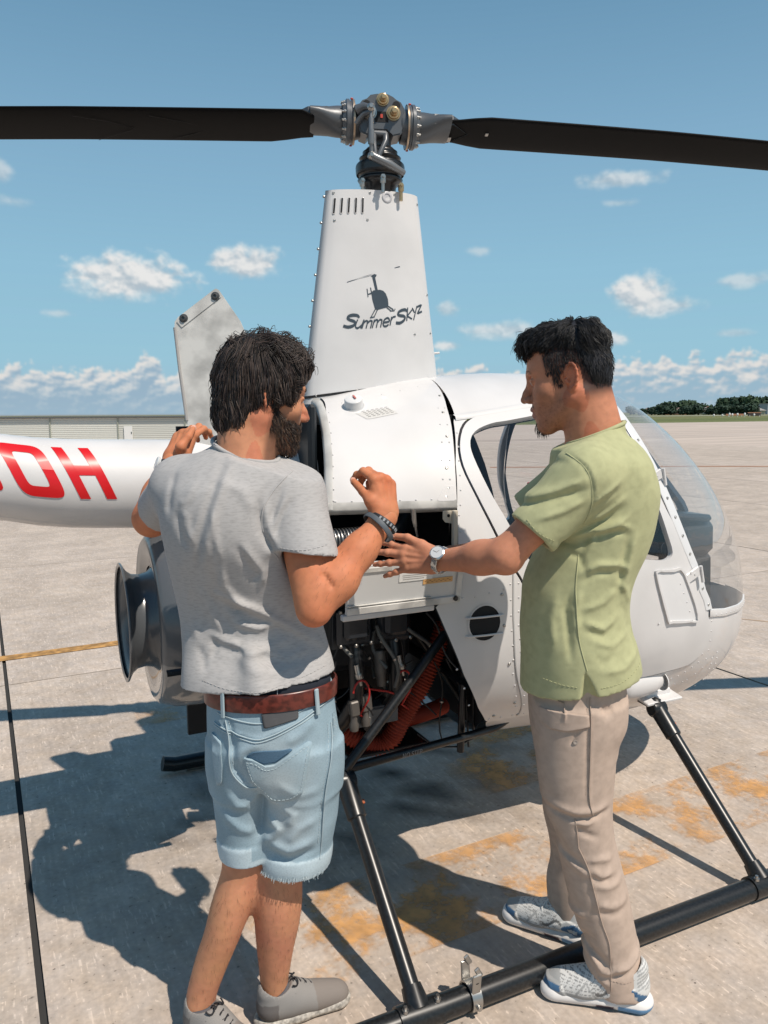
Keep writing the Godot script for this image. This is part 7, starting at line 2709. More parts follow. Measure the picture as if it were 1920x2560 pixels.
func man_grey(d: Dictionary, skin: Material) -> void:
	var person := thing("person", "man in a grey T-shirt and light denim shorts, back turned, one hand raised", "person", Vector3.ZERO)
	var body := obj("body", whole([d.body, d.face, d.rhand, d.lhand]), skin, person)
	var fz := MB.new()
	var rhair := RandomNumberGenerator.new()
	rhair.seed = 77
	var bv: PackedVector3Array = d.body.out.v
	var bn: PackedVector3Array = d.body.out.nn
	fz.col = Color(.17, .08, .04)
	for k in 3200:
		var i := rhair.randi() % bv.size()
		var p := bv[i]
		var arm := p.x > -.15 and p.y > 1.10 and p.y < 1.28
		if not arm and (p.y > .42 or p.y < .10): continue
		var dn := (Vector3(.1, -1, rhair.randf_range(-.3, .3)) if not arm else Vector3(-.3, -.5, .4))
		var q := p + (dn - bn[i] * dn.dot(bn[i])).normalized() * rhair.randf_range(.006, .012) + bn[i] * .003
		fz.tube([p, q], [.00028, .00012], 3, false)
	obj("body_hair", fz.mesh(), mat("hair_dark", Color.WHITE), body, "stuff")
	nails(body, d.rtips)
	nails(body, d.ltips)
	eyes(body, d.head)
	# hair
	var hm := mat("hair_dark", Color(1, 1, 1), 0.48, 0.0, 0.4)
	var hair := obj("hair", d.hair.out.mesh(), hm, person)
	var h: Head = d.head
	var b := MB.new()
	var crown := Vector3(-.050, .150, .020)
	var tones := [Color(.016, .012, .011), Color(.028, .020, .017), Color(.050, .035, .029), Color(.013, .010, .011), Color(.085, .060, .050)]
	var flow := func(l: Vector3, t: float) -> Vector3:
		var away := (l - crown)
		away.y *= 0.4
		var v := away.normalized() * 0.85 + Vector3(0.05, -0.75, 0)
		if l.y > .10 and l.x > -.03: v += Vector3(.55, .05, .25 * signf(l.z))
		if l.x < -.04 and l.y < .06: v += Vector3(.18, -.5, 0)
		if l.x > .05: v += Vector3(.0, -.25, .30 * signf(l.z))
		if l.x > .050 and l.y < .062: v = Vector3(-.75, .05, .7 * signf(l.z))
		return v + Vector3(0, -0.25 * t, 0)
	strands(b, h, d.hair, 6000, 31, func(l: Vector3) -> bool: return l.y > -.085 and not (l.x > .078 and l.y < .07), flow, [.055, .120], [.002, .008, .004], .0009, tones, 7, .24)
	# loose locks that hang past the ear, over the neck and forehead
	strands(b, h, d.hair, 900, 32, func(l: Vector3) -> bool: return l.y < .07 and l.y > -.07 and l.x < .055, func(l: Vector3, t: float) -> Vector3: return Vector3(.1 - l.x, -1.0, .10 * signf(l.z)) if l.x < -.03 else Vector3(.25, -1.0, 0.02 * signf(l.z)), [.05, .085], [.003, .009, .011], .0011, tones, 6, .35)
	strands(b, h, d.hair, 420, 33, func(l: Vector3) -> bool: return l.y > .08, func(_l: Vector3, _t: float) -> Vector3: return Vector3(.5, .2, .1), [.03, .06], [.006, .014, .013], .0009, tones, 6, .8)
	obj("hair_strands", b.mesh(), hm, hair, "stuff")
	# beard and brows
	b = MB.new()
	var bt := [Color(.028, .018, .014), Color(.060, .036, .026), Color(.12, .07, .042), Color(.020, .014, .012)]
	var jaw := func(l: Vector3) -> bool:
		if l.x < .004 or absf(l.z) > .075: return false
		if l.x > .094 and l.y > -.072 and l.y < -.049 and absf(l.z) < .019: return false
		if l.y > -.044 and l.x > .075: return l.x > .092 and l.y < -.040 and l.y > -.05
		return l.y < -.030 - (l.x) * .14 and l.y > -.125 or (l.x < .024 and l.y < .02)
	strands(b, h, d.face, 3000, 41, jaw, func(l: Vector3, _t: float) -> Vector3: return Vector3(.35, -1.0, .1 * signf(l.z)), [.012, .024], [.001, .004, .007], .00075, bt, 4, .6)
	strands(b, h, d.face, 420, 42, func(l: Vector3) -> bool: return l.y < -.036 and l.y > -.050 and l.x > .086 and absf(l.z) < .03, func(l: Vector3, _t: float) -> Vector3: return Vector3(.0, -.8, .9 * signf(l.z)), [.012, .02], [.001, .003, .003], .0008, bt, 4, .4)
	strands(b, h, d.face, 260, 43, func(l: Vector3) -> bool: return absf(l.y - .044 + (l.z * l.z) * 3.0) < .0045 and l.x > .07 and absf(l.z) > .012 and absf(l.z) < .048, func(l: Vector3, _t: float) -> Vector3: return Vector3(-.2, .1, 1.0 * signf(l.z)), [.008, .013], [.0005, .0015, .001], .0007, bt, 3, .3)
	obj("beard", b.mesh(), hm, person, "stuff")
	# shirt
	var sm := mat("grey_jersey", Color(.415, .405, .40), 0.9, 0.0, 0.2)
	var n1 := noise_bytes(512, 0.05, 3, 91)
	var g := PackedByteArray(); g.resize(512 * 512)
	for y in 512:
		for x in 512:
			# slub yarn: light flecks drawn out sideways
			g[y * 512 + x] = (n1[y * 512 + (x / 4) % 512] * 2 + n1[((y * 3) % 512) * 512 + (x / 3 + 200) % 512]) / 3
	sm.albedo_texture = tone_tex(512, 512, g, 0.86, 1.12)
	cloth_normal(sm, 512, 0.22, 92, Vector3(7, 7, 7), 0.12)
	sm.rim_enabled = true; sm.rim = 0.2
	var shirt := obj("t_shirt", d.shirt.out.mesh(), sm, person)
	var ss := mat("grey_seam", Color(.41, .40, .395), .9)
	var cs := Vector3(-.32, 1.2, -1.72)
	seam(d.shirt, cs, Vector3(0, 0, 1), [[.118, .205], [.085, .17], [.062, .13], [.058, .09], [.072, .05], [.09, .015]], .0, .0016, "seam", ss, shirt)
	seam(d.shirt, cs, Vector3(0, 0, 1), [[-.09, -.262], [-.02, -.275], [.08, -.268], [.185, -.242]], .0003, .0009, "stitching", ss, shirt, true)
	seam(d.shirt, cs, Vector3(0, 0, 1), [[.098, .046], [.15, .044], [.20, .052]], .0003, .0009, "stitching", ss, shirt, true)
	var col := tube_ring(40, Vector3(-.313, 1.4505, -1.752), Vector3(.30, .92, .22).normalized(), .0665, .0765, .0055, Vector3(0, 0, 1))
	obj("collar", col.mesh(), sm, shirt)
	# shorts, underwear, belt
	var dm := mat("denim", Color(1, 1, 1), 0.85, 0.0, 0.25)
	dm.albedo_texture = tone_tex(512, 512, noise_bytes(512, 0.05, 4, 93), 0.92, 1.06)
	cloth_normal(dm, 512, 0.3, 94, Vector3(7, 7, 7), 0.12)
	var shorts := obj("shorts", d.shorts.out.mesh(), dm, person)
	var hipx := -.268; var hz := -1.74
	var c2 := Vector3(-.26, .7, -1.74)
	var nz := Vector3(0, 0, 1)
	var S: Sdf = d.shorts
	var thread := mat("denim_thread", Color(.44, .52, .55), .9)
	var deep := mat("denim_shadow", Color(.10, .165, .235), .95)
	var fade := func(q: Vector2) -> Color:
		var e := .16 * exp(-(pow((q.x - .02) / .05, 2) + pow((q.y - .01) / .05, 2)))
		return Color(.31 + e, .415 + e * .8, .475 + e * .6)
	# the pocket mouth sags open and shows the darker cloth behind it
	sewn_patch(S, c2, nz, [[-.050, .074], [-.012, .056], [.016, .060], [.060, .092], [.030, .088], [-.005, .088], [-.035, .086]], .0022, "pocket_mouth", mat("denim", Color.WHITE), shorts, func(_q: Vector2) -> Color: return Color(.085, .15, .225))
	var pocket := [[-.056, .072], [-.034, .068], [-.013, .052], [.013, .056], [.053, .083], [.097, .106], [.085, .04], [.074, -.017], [.044, -.040], [.000, -.044], [-.021, -.017], [-.043, .010]]
	sewn_patch(S, c2, nz, pocket, .0062, "back_pocket", mat("denim", Color.WHITE), shorts, fade)
	seam(S, c2, nz, [[-.050, .060], [-.030, .057], [-.010, .043], [.015, .047], [.053, .073], [.088, .093]], .0066, .0008, "stitching", thread, shorts, true)
	seam(S, c2, nz, [[.088, .09], [.078, .036], [.067, -.013], [.041, -.034], [.003, -.038], [-.016, -.013], [-.037, .011], [-.049, .058]], .0066, .0008, "stitching", thread, shorts, true)
	sewn_patch(S, c2, nz, [[-.138, .112], [-.125, .106], [-.110, .096], [-.108, .04], [-.112, -.006], [-.128, -.012]], .0055, "back_pocket", mat("denim", Color.WHITE), shorts, fade)
	sewn_patch(S, c2, nz, [[-.014, .172], [.066, .182], [.067, .157], [-.008, .140]], .0045, "leather_label", mat("label_leather", Color(1, 1, 1), .7), shorts, func(_q: Vector2) -> Color: return Color(.075, .078, .080))
	for q in [[[-.128, .138], [-.091, .128], [-.019, .116], [.062, .146], [.105, .168], [.142, .180]], [[-.128, .131], [-.091, .121], [-.019, .109], [.062, .139], [.105, .161]], [[-.098, .150], [-.090, .110], [-.086, .033], [-.054, -.006], [-.030, -.010]], [[.136, .125], [.137, .056], [.121, -.044], [.109, -.170], [.104, -.215]], [[-.12, .162], [-.02, .150], [.07, .170], [.13, .20]]]:
		seam(S, c2, nz, q, .0006, .0016, "seam", mat("denim_seam", Color(.37, .46, .50), .9), shorts)
	for q in [[[-.090, .150], [-.083, .110], [-.079, .036], [-.048, -.002]], [[.128, .125], [.129, .056], [.113, -.044], [.101, -.170]]]:
		seam(S, c2, nz, q, .0008, .0008, "stitching", thread, shorts, true)
	var fr := MB.new()
	var rf := RandomNumberGenerator.new()
	rf.seed = 12
	for k in 60:   # frayed threads at the cuffs and the front pocket
		var p := onto(S, c2 + Vector3(rf.randf_range(-.04, .11), rf.randf_range(-.252, -.246), 0), nz, 0.0)
		if p == Vector3.INF: continue
		fr.tube([p, p + Vector3(rf.randf_range(-.004, .004), -rf.randf_range(.004, .013), .004)], .0005, 3)
	for k in 14:
		var p := onto(S, c2 + Vector3(.138, rf.randf_range(.09, .15), 0), nz, 0.0)
		if p == Vector3.INF: continue
		fr.tube([p, p + Vector3(rf.randf_range(.004, .012), rf.randf_range(-.01, .006), .004)], .0006, 3)
	obj("frayed_threads", fr.mesh(), thread, shorts, "stuff")
	b = MB.new()
	var rows := [[], [], []]
	for i in 61:
		var a := TAU * i / 60
		var e := Vector3(cos(a) * .141, 0, sin(a) * (.099 if sin(a) > 0 else .098))
		rows[0].append(Vector3(hipx, .895, hz) + e); rows[1].append(Vector3(hipx, .925, hz) + e * 1.0); rows[2].append(Vector3(hipx, .945, hz) + e * .86)
	b.grid(rows, false, true)
	var bx := mat("boxer_navy", Color(.012, .016, .026), 0.9)
	var under := obj("underwear", b.mesh(), bx, person)
	for x in [-.36, -.30, -.24]:
		b = MB.new()
		var zz: float = hz + .098 * sqrt(maxf(0.0, 1.0 - pow((x - hipx) / .142, 2))) + .003
		b.tube([Vector3(x, .90, zz), Vector3(x + .002, .926, zz - .001)], .0012, 6)
		obj("pale_stripe", b.mesh(), mat("stripe_pale", Color(.3, .32, .35)), under)
	var lm := mat("belt_leather", Color(.150, .030, .020), 0.33, 0.0, 0.5)
	lm.albedo_texture = tone_tex(256, 256, noise_bytes(256, 0.03, 4, 95), 0.55, 1.25)
	triplanar(lm, Vector3(5, 5, 5))
	b = MB.new()
	var prof := [[.872, .003], [.875, .0085], [.910, .0095], [.914, .004]]
	rows = []
	for q in prof:
		var row := []
		for i in 73:
			var a := TAU * i / 72
			var rz := .104 if sin(a) > 0 else .108
			row.append(Vector3(hipx + cos(a) * (.147 + q[1]), q[0] + cos(a) * .006, hz + sin(a) * (rz + q[1])))
		rows.append(row)
	b.grid(rows, false, true)
	obj("belt", b.mesh(), lm, person)
	for q in [[-.362, .0], [-.152, .14]]:
		b = MB.new()
		var x: float = q[0]
		var zz := hz + .104 * sqrt(maxf(0.0, 1.0 - pow((x - hipx) / .152, 2))) + .010
		b.box(Vector3(x, .888, zz + .003), Vector3(.011, .062, .005), Basis(Vector3.UP, (x - hipx) * 6.0) * Basis(Vector3.BACK, q[1] * .5), .002)
		obj("belt_loop", b.mesh(), mat("denim_pale", Color(.34, .43, .47), .9), shorts)
	# necklace, bracelets, watch
	var nk := tube_ring(48, Vector3(-.309, 1.466, -1.757), Vector3(.34, .90, .26).normalized(), .0625, .0655, .0017, Vector3(0, 0, 1))
	obj("neck_cord", nk.mesh(), mat("cord_black", Color(.012, .008, .010), .7), person)
	var ra: Vector3 = d.ra
	b = band(d.rw - ra * .016, (ra + Vector3(-.10, .0, .18)).normalized(), .037, .034, .013, .0028, Vector3(.8, 0, .6))
	var w1 := obj("wristband", b.mesh(), mat("band_black", Color(.018, .020, .024), .55), person)
	b = band(d.rw - ra * .030, (ra + Vector3(.34, .10, .0)).normalized(), .042, .038, .013, .0026, Vector3(.8, 0, .6))
	obj("wristband", b.mesh(), mat("band_slate", Color(.085, .10, .115), .6), person)
	b = MB.new()
	for k in 7:
		var a := -1.1 + k * .26
		var n := (ra + Vector3(-.10, .0, .18)).normalized()
		var u := (Vector3(.8, 0, .6) - n * n.dot(Vector3(.8, 0, .6))).normalized()
		var v := n.cross(u)
		var o := (u * cos(a) * .0402 + v * sin(a) * .0372)
		b.box(d.rw - ra * .016 + o, Vector3(.0045, .007, .001), Basis(n.cross(o.normalized()).normalized(), n, o.normalized()), 0)
	obj("print", b.mesh(), mat("print_silver", Color(.3, .32, .34)), w1, "stuff")
	var la: Vector3 = d.la
	b = band(d.lw - la * .020, la, .032, .0295, .022, .003, Vector3(0, 0, 1))
	var watch := obj("watch", b.mesh(), mat("strap_navy", Color(.015, .022, .035), .5), person)
	b = MB.new()
	b.lathe(d.lw - la * .020 + Vector3(-.026, .012, .012), Vector3(-.85, .35, .40).normalized(), [[0, .017], [.006, .019], [.009, .017], [.0095, .0]], 24, true, false)
	obj("watch_case", b.mesh(), mat("case_white", Color(.6, .62, .62), .25), watch)
	shoe_canvas_build(person, d.shoe_r)
	shoe_canvas_build(person, d.shoe_l)

func eyes(parent: Node, h: Head) -> void:
	for sd in [-1.0, 1.0]:
		var b := MB.new()
		var c := h.w(.0835, .0160, .031 * sd)
		var f := (h.b * Vector3(1, -.12, .14 * sd)).normalized()
		b.col = Color(.72, .66, .62)
		b.lathe(c, f, [[-.0115, .0], [-.008, .0085], [0, .0118], [.008, .0088], [.0105, .0055]], 16, false, false)
		b.col = Color(.03, .015, .010)
		b.lathe(c, f, [[.0103, .0058], [.0117, .003], [.0120, .0]], 16, false, false)
		obj("eye", b.mesh(), mat("eye", Color(1, 1, 1), .12), parent)

func shoe_canvas_build(person: Node, q: Dictionary) -> void:
	var cm := mat("shoe_canvas", Color(1, 1, 1), .9)
	cm.albedo_texture = tone_tex(256, 256, noise_bytes(256, 0.2, 3, 96), 0.7, 1.15)
	triplanar(cm, Vector3(14, 14, 14))
	var shoe := obj("canvas_shoe", q.upper.out.mesh(), cm, person)
	var rm := mat("rubber_pale", Color(.50, .47, .42), .6)
	rm.albedo_texture = tone_tex(256, 256, noise_bytes(256, 0.03, 4, 97), 0.6, 1.15)
	triplanar(rm, Vector3(9, 9, 9))
	obj("sole", q.sole.out.mesh(), rm, shoe)
	var P: Callable = q.p
	var b := MB.new()
	for k in 5:
		var x := .105 + k * .016
		var y := .098 - k * .0080
		b.tube([P.call(x, y - .012, .024), P.call(x + .003, y + .003, .008), P.call(x + .005, y + .003, -.008), P.call(x + .008, y - .012, -.024)], .0024, 6)
		b.tube([P.call(x + .008, y - .016, .024), P.call(x + .008, y + .004, .004), P.call(x + .002, y + .003, -.012)], .0024, 6)
	for sd in [-1.0, 1.0]:
		var loop := []
		for i in 9:
			var a := PI * i / 8.0
			loop.append(P.call(.10 + .018 * sin(a), .104 + .006 * sin(a * 2.0), sd * (.004 + .022 * (1.0 - cos(a)) * .5)))
		b.tube(loop, .0022, 6)
	obj("laces", b.mesh(), mat("lace_black", Color(.015, .015, .018), .8), shoe)
	b = MB.new()
	var bb: Basis = q.b
	b.box(P.call(.094, .074, .034), Vector3(.026, .026, .003), bb * Basis(Vector3.RIGHT, -.25), .002)
	b.lathe(P.call(.094, .074, .0355), (bb * Vector3(0, .25, 1)).normalized(), [[0, .009], [.0015, .009], [.0015, .006], [.0008, .006]], 18, true)
	obj("side_patch", b.mesh(), mat("patch_grey", Color(.12, .115, .11), .6), shoe)
	b = MB.new()
	b.add(tube_ring(28, P.call(.054, .083, 0), (bb * Vector3(-.25, 1, 0)).normalized(), .036, .029, .006, bb.x))
	obj("sock_edge", b.mesh(), mat("sock_grey", Color(.09, .09, .10), .95), shoe)

# ---------------------------------------------------------------- the man in the green shirt
func man_green_shapes(jobs: Array[Sdf]) -> Dictionary:
	var d := {}
	var h := Head.new(Vector3(.478, 1.610, -2.000), Vector3(-.93, -.21, -.30), 0.02, 1.0)
	d.head = h
	var f := FastNoiseLite.new()
	f.seed = 13; f.frequency = 12.0; f.fractal_octaves = 3
	var tint := func(p: Vector3, _n: Vector3) -> Color:
		var t := 1.0 + f.get_noise_3d(p.x, p.y, p.z) * 0.05
		return Color(.54 * t, .235 * t, .14 * t)
	var s := Sdf.new(); s.cell = 0.0065; s.tint = tint
	s.stack([[1.44, .535, .07, -1.96, .07, .07], [1.38, .550, .095, -1.95, .115, .115], [1.2, .535, .105, -1.95, .115, .115], [1.0, .50, .11, -1.94, .105, .105], [.86, .50, .10, -1.93, .10, .10], [.7, .50, .08, -1.93, .095, .095]], .03)
	s.cap(Vector3(.535, 1.42, -1.965), Vector3(.510, 1.51, -1.985), .060, .052, .03)
	var ls := Vector3(.470, 1.375, -1.815); var le := Vector3(.288, 1.190, -1.815); var lw := Vector3(.140, 1.150, -1.965)
	s.cap(ls, le, .052, .0385, .03)
	s.cap(le, le.lerp(lw, .35), .0365, .0385, .03)
	s.cap(le.lerp(lw, .3), lw, .0385, .0265, .03)
	s.ell(le + Vector3(.008, -.014, .006), Vector3(.022, .018, .020), Basis.IDENTITY, .03)
	var rs := Vector3(.53, 1.36, -2.11); var re := Vector3(.36, 1.155, -2.11); var rw := Vector3(.205, 1.112, -2.25)
	s.cap(rs, re, .050, .041, .03)
	s.cap(re, rw, .040, .028, .03)
	s.cap(Vector3(.495, .80, -1.88), Vector3(.495, .50, -1.868), .065, .052, .03)
	s.cap(Vector3(.495, .50, -1.868), Vector3(.608, .08, -1.850), .050, .038, .03)
	s.cap(Vector3(.505, .80, -2.01), Vector3(.535, .46, -2.07), .065, .05, .03)
	s.cap(Vector3(.535, .46, -2.07), Vector3(.548, .08, -2.105), .050, .038, .03)
	jobs.append(s); d.body = s
	s = Sdf.new(); s.cell = 0.0026
	s.tint = func(p: Vector3, _n: Vector3) -> Color:
		var l := h.l(p)
		var t := 1.0 + f.get_noise_3d(p.x * 3, p.y * 3, p.z * 3) * 0.07
		var c := Color(.54 * t, .232 * t, .135 * t)
		if absf(l.z) > .066 and l.x < .02: c = c.lerp(Color(.50, .15, .08), .6)
		if l.x > .094 and l.y < -.045 and l.y > -.076 and absf(l.z) < .022: c = c.lerp(Color(.36, .13, .11), .7)
		var stub := smoothstep(-.015, -.05, l.y - l.x * .25) * smoothstep(-.005, .02, l.x) * (0.75 + f.get_noise_3d(p.x * 8, p.y * 8, p.z * 8) * 0.5)
		if l.y < -.118: stub *= .4
		c = c.lerp(Color(.085, .055, .045), clampf(stub, 0, 1) * .34)
		# clipped sides fade into the skin
		var fade := smoothstep(.012, .050, l.y) * smoothstep(.058, .040, l.x)
		if l.x < -.035: fade = maxf(fade, smoothstep(-.072, -.03, l.y))
		if l.x > .016 and l.x < .036 and l.y > -.012: fade = maxf(fade, smoothstep(-.02, .01, l.y) * .8)
		if absf(l.z) < .05 and l.x > .05: fade = 0.0
		return c.lerp(Color(.020, .017, .018), clampf(fade, 0, 1) * .9)
	head_shape(s, h, {"neck": Vector3(.537, 1.430, -1.968), "neck_r": .063, "nape": Vector3(.025, .015, .0)})
	s.clips = [[Vector3(0, 1.42, 0), Vector3.DOWN]]
	jobs.append(s); d.face = s
	# the longer hair on top
	s = Sdf.new(); s.cell = 0.004
	s.tint = func(_p: Vector3, _n: Vector3) -> Color: return Color(.007, .007, .008)
	s.ell(h.w(-.010, .096, 0), Vector3(.094, .054, .073), h.b, .02)
	s.ell(h.w(.048, .118, 0), Vector3(.050, .026, .054), h.b, .03)
	s.ell(h.w(-.055, .050, 0), Vector3(.055, .066, .068), h.b, .03)
	s.ell(h.w(-.066, .0, 0), Vector3(.037, .050, .058), h.b, .03)
	jobs.append(s); d.hair = s
	# left hand held flat over the door
	s = Sdf.new(); s.cell = 0.0022; s.tint = tint
	var la := (lw - le).normalized()
	d.lw = lw; d.la = la
	d.tips = hand_shape(s, lw, Vector3(-.93, .0, -.36), Vector3(-.22, .30, .93), true, [[.04, .10, .05], [.04, .12, .06], [.08, .14, .08], [.12, .16, .08]], [.22, .06, -.12, -.34], [Vector3(.098, 1.187, -1.990), Vector3(.062, 1.204, -2.006), Vector3(.030, 1.205, -2.024), Vector3(-.1, .75, .65)], 1.0, la, .0275)
	s.clips = [[lw - la * .045, -la]]
	jobs.append(s); d.hand = s
	s = Sdf.new(); s.cell = 0.003; s.tint = tint
	var ra2 := (rw - re).normalized()
	d.tips2 = hand_shape(s, rw, Vector3(-.70, -.15, -.70), Vector3(-.3, .8, .3), false, [[.3, .4, .2], [.35, .45, .2], [.4, .5, .2], [.45, .5, .2]], [.08, .0, -.06, -.14], [rw + Vector3(-.02, -.02, -.045), rw + Vector3(-.045, -.025, -.065), rw + Vector3(-.07, -.03, -.08), Vector3(0, 1, 0)], 1.0, ra2, .0275)
	s.clips = [[rw - ra2 * .045, -ra2]]
	jobs.append(s); d.hand2 = s
	# shirt
	s = Sdf.new(); s.cell = 0.0052
	s.stack([[1.53, .548, .060, -1.965, .062, .062], [1.476, .540, .074, -1.965, .078, .076], [1.462, .540, .092, -1.96, .095, .095], [1.435, .542, .114, -1.955, .125, .125], [1.406, .548, .124, -1.95, .150, .150], [1.335, .556, .138, -1.95, .155, .155], [1.263, .552, .138, -1.95, .150, .150], [1.191, .534, .140, -1.95, .146, .146], [1.106, .500, .139, -1.945, .140, .140], [1.045, .491, .136, -1.94, .140, .140], [.983, .492, .141, -1.935, .145, .145], [.921, .503, .149, -1.93, .150, .150], [.871, .508, .154, -1.93, .152, .152], [.80, .510, .156, -1.93, .154, .154]], .03)
	s.cap(Vector3(.535, 1.415, -1.90), Vector3(.478, 1.378, -1.825), .060, .070, .04)
	s.cap(Vector3(.478, 1.378, -1.825), Vector3(.352, 1.244, -1.811), .076, .066, .035).flat = true
	s.cap(Vector3(.55, 1.40, -2.03), Vector3(.53, 1.36, -2.10), .06, .068, .04)
	s.cap(Vector3(.53, 1.36, -2.10), Vector3(.405, 1.250, -2.13), .070, .066, .035).flat = true
	s.cap(Vector3(.366, 1.260, -1.812), Vector3(.31, 1.196, -1.81), .047, .060, .006, Vector3.ZERO, 1.0, 1)
	var cen := Vector3(.52, 1.15, -1.94)
	var F := func(pts: Array, w: float, amp: float) -> void: s.fold(pts, w * (.75 if w > .006 else 1.0), amp * (.8 if amp > 0.0 else .55), cen, Vector3(0, 0, 1), .15, 0.0)
	F.call([[-.094, .286], [-.064, .258], [-.049, .226], [-.042, .172]], .005, -.006)
	F.call([[-.084, .290], [-.054, .262], [-.039, .226], [-.032, .172]], .006, .003)
	F.call([[-.158, .235], [-.127, .258], [-.093, .272]], .010, -.008)
	F.call([[-.208, .157], [-.131, .180], [-.049, .209]], .011, -.013)
	F.call([[-.208, .178], [-.131, .202], [-.060, .230]], .011, .009)
	F.call([[-.176, .134], [-.107, .157], [-.056, .183]], .011, .009)
	F.call([[-.041, .169], [-.005, .198], [.031, .226]], .009, .008)
	F.call([[-.041, .152], [-.005, .180], [.036, .208]], .010, -.006)
	F.call([[-.037, .119], [.008, .149], [.050, .186]], .009, .008)
	F.call([[-.037, .102], [.008, .130], [.055, .165]], .009, -.006)
	F.call([[-.076, .076], [-.002, .114], [.055, .128]], .010, .009)
	F.call([[-.070, .058], [-.002, .094], [.060, .108]], .009, -.008)
	F.call([[-.117, .084], [-.087, .067], [-.050, .064]], .010, -.007)
	F.call([[-.224, .125], [-.175, .096], [-.128, .079]], .0035, -.003)
	F.call([[-.041, .043], [-.014, .098], [.039, .114], [.069, .106]], .010, .009)
	F.call([[-.052, .030], [-.028, .082], [.030, .097], [.066, .090]], .009, -.008)
	F.call([[-.056, -.008], [-.011, .018], [.043, .018], [.07, .0]], .011, .010)
	F.call([[-.050, -.028], [-.008, -.002], [.043, -.002]], .010, -.007)
	F.call([[-.043, -.140], [.008, -.158], [.036, -.132]], .011, -.009)
	F.call([[-.043, -.120], [.008, -.137], [.042, -.11]], .011, .008)
	F.call([[-.053, -.093], [.009, -.072], [.041, -.042]], .012, .008)
	F.call([[.065, .094], [.051, .022], [.046, -.059]], .011, -.011)
	F.call([[.082, .094], [.069, .022], [.062, -.06]], .012, .008)
	F.call([[-.078, .043], [-.049, .035], [-.035, -.012]], .010, -.008)
	F.call([[-.016, -.197], [.006, -.218], [.051, -.197]], .012, -.006)
	F.call([[-.067, -.042], [-.082, -.093], [-.076, -.158], [-.07, -.22]], .011, -.012)
	F.call([[-.05, -.042], [-.062, -.093], [-.056, -.158]], .013, .008)
	F.call([[.067, .148], [.027, .114], [-.022, .094]], .010, .006)
	F.call([[.047, -.080], [.073, -.114], [.093, -.175]], .012, -.007)
	F.call([[.05, .30], [.08, .26], [.10, .20]], .02, .004)
	F.call([[.02, .318], [.0, .300], [-.02, .296]], .006, -.003)
	F.call([[-.10, -.05], [-.115, -.12], [-.11, -.20]], .014, .007)
	F.call([[.0, -.24], [.06, -.235], [.12, -.20]], .012, .006)
	F.call([[-.013, -.312], [.055, -.302], [.13, -.265]], .003, -.002)
	F.call([[.035, -.02], [.07, -.05], [.09, -.09]], .012, .007)
	F.call([[-.02, -.165], [.03, -.18], [.075, -.155]], .010, .006)
	# side slit
	s.cap(Vector3(.484, .905, -1.785), Vector3(.496, .825, -1.78), .003, .026, .004, Vector3(0, 0, 1), .5, 1)
	s.clips = [[Vector3(.51, .846, -1.80), Vector3(.17, -.98, .0).normalized()], [Vector3(.537, 1.479, -1.965), Vector3(-.36, .93, -.05).normalized()]]
	s.smooth_times = 1
	jobs.append(s); d.shirt = s
	# trousers
	s = Sdf.new(); s.cell = 0.0058
	s.stack([[.90, .499, .122, -1.93, .128, .13], [.803, .499, .124, -1.93, .132, .132], [.740, .498, .119, -1.93, .130, .132], [.676, .495, .106, -1.93, .122, .13]], .03)
	s.stack([[.80, .498, .112, -1.875, .085, .085], [.740, .498, .113, -1.873, .086, .086], [.690, .489, .101, -1.872, .086, .084], [.626, .488, .099, -1.870, .084, .082], [.563, .491, .092, -1.868, .080, .080], [.499, .500, .083, -1.866, .076, .076], [.434, .515, .077, -1.864, .073, .073], [.369, .532, .077, -1.861, .073, .072], [.300, .549, .078, -1.858, .074, .070], [.232, .566, .075, -1.855, .072, .069], [.165, .583, .0725, -1.852, .070, .068], [.10, .598, .073, -1.850, .070, .068], [.055, .607, .0755, -1.848, .071, .070], [.035, .611, .077, -1.848, .072, .071]], .03)
	s.stack([[.80, .505, .105, -2.01, .085, .085], [.690, .505, .100, -2.02, .085, .085], [.55, .518, .093, -2.05, .080, .080], [.45, .533, .088, -2.07, .076, .076], [.390, .540, .086, -2.08, .074, .074], [.319, .553, .081, -2.09, .072, .072], [.247, .559, .077, -2.10, .070, .070], [.174, .549, .076, -2.105, .070, .070], [.11, .546, .069, -2.105, .068, .068], [.062, .546, .064, -2.105, .066, .066]], .03)
	var c2 := Vector3(.5, .5, -1.90)
	var S := func(pts: Array, w: float, amp: float) -> void: s.fold(pts, w, amp, c2, Vector3(0, 0, 1), .25, 0.0)
	S.call([[.0, .341], [-.001, .290], [.0, .169], [.001, .092], [.012, .040]], .0035, .0028)
	S.call([[-.007, .341], [-.008, .290], [-.007, .169], [-.006, .092]], .005, -.003)
	S.call([[-.103, .341], [-.062, .323], [-.063, .281]], .004, .004)
	S.call([[-.030, .262], [-.042, .226]], .005, -.006)
	S.call([[-.101, .046], [-.030, .031], [.011, .034], [.054, .046]], .008, -.010)
	S.call([[-.101, .062], [-.030, .048], [.011, .050], [.054, .062]], .010, .007)
	S.call([[-.036, .018], [-.001, .021], [.022, .034]], .008, .007)
	S.call([[-.030, .018], [-.006, -.007], [.030, -.019]], .007, -.006)
	S.call([[-.085, -.004], [-.045, -.073], [-.003, -.098]], .010, -.008)
	S.call([[-.019, -.048], [.003, -.095], [.016, -.142], [.041, -.238]], .0035, .003)
	S.call([[.003, -.079], [.035, -.076], [.070, -.079]], .008, .006)
	S.call([[.009, -.098], [.036, -.120], [.071, -.111]], .009, .007)
	S.call([[.012, -.118], [.036, -.136], [.075, -.128]], .008, -.005)
	S.call([[.019, -.142], [.058, -.149], [.096, -.139]], .009, .006)
	S.call([[.030, -.193], [.069, -.200], [.113, -.190]], .010, .006)
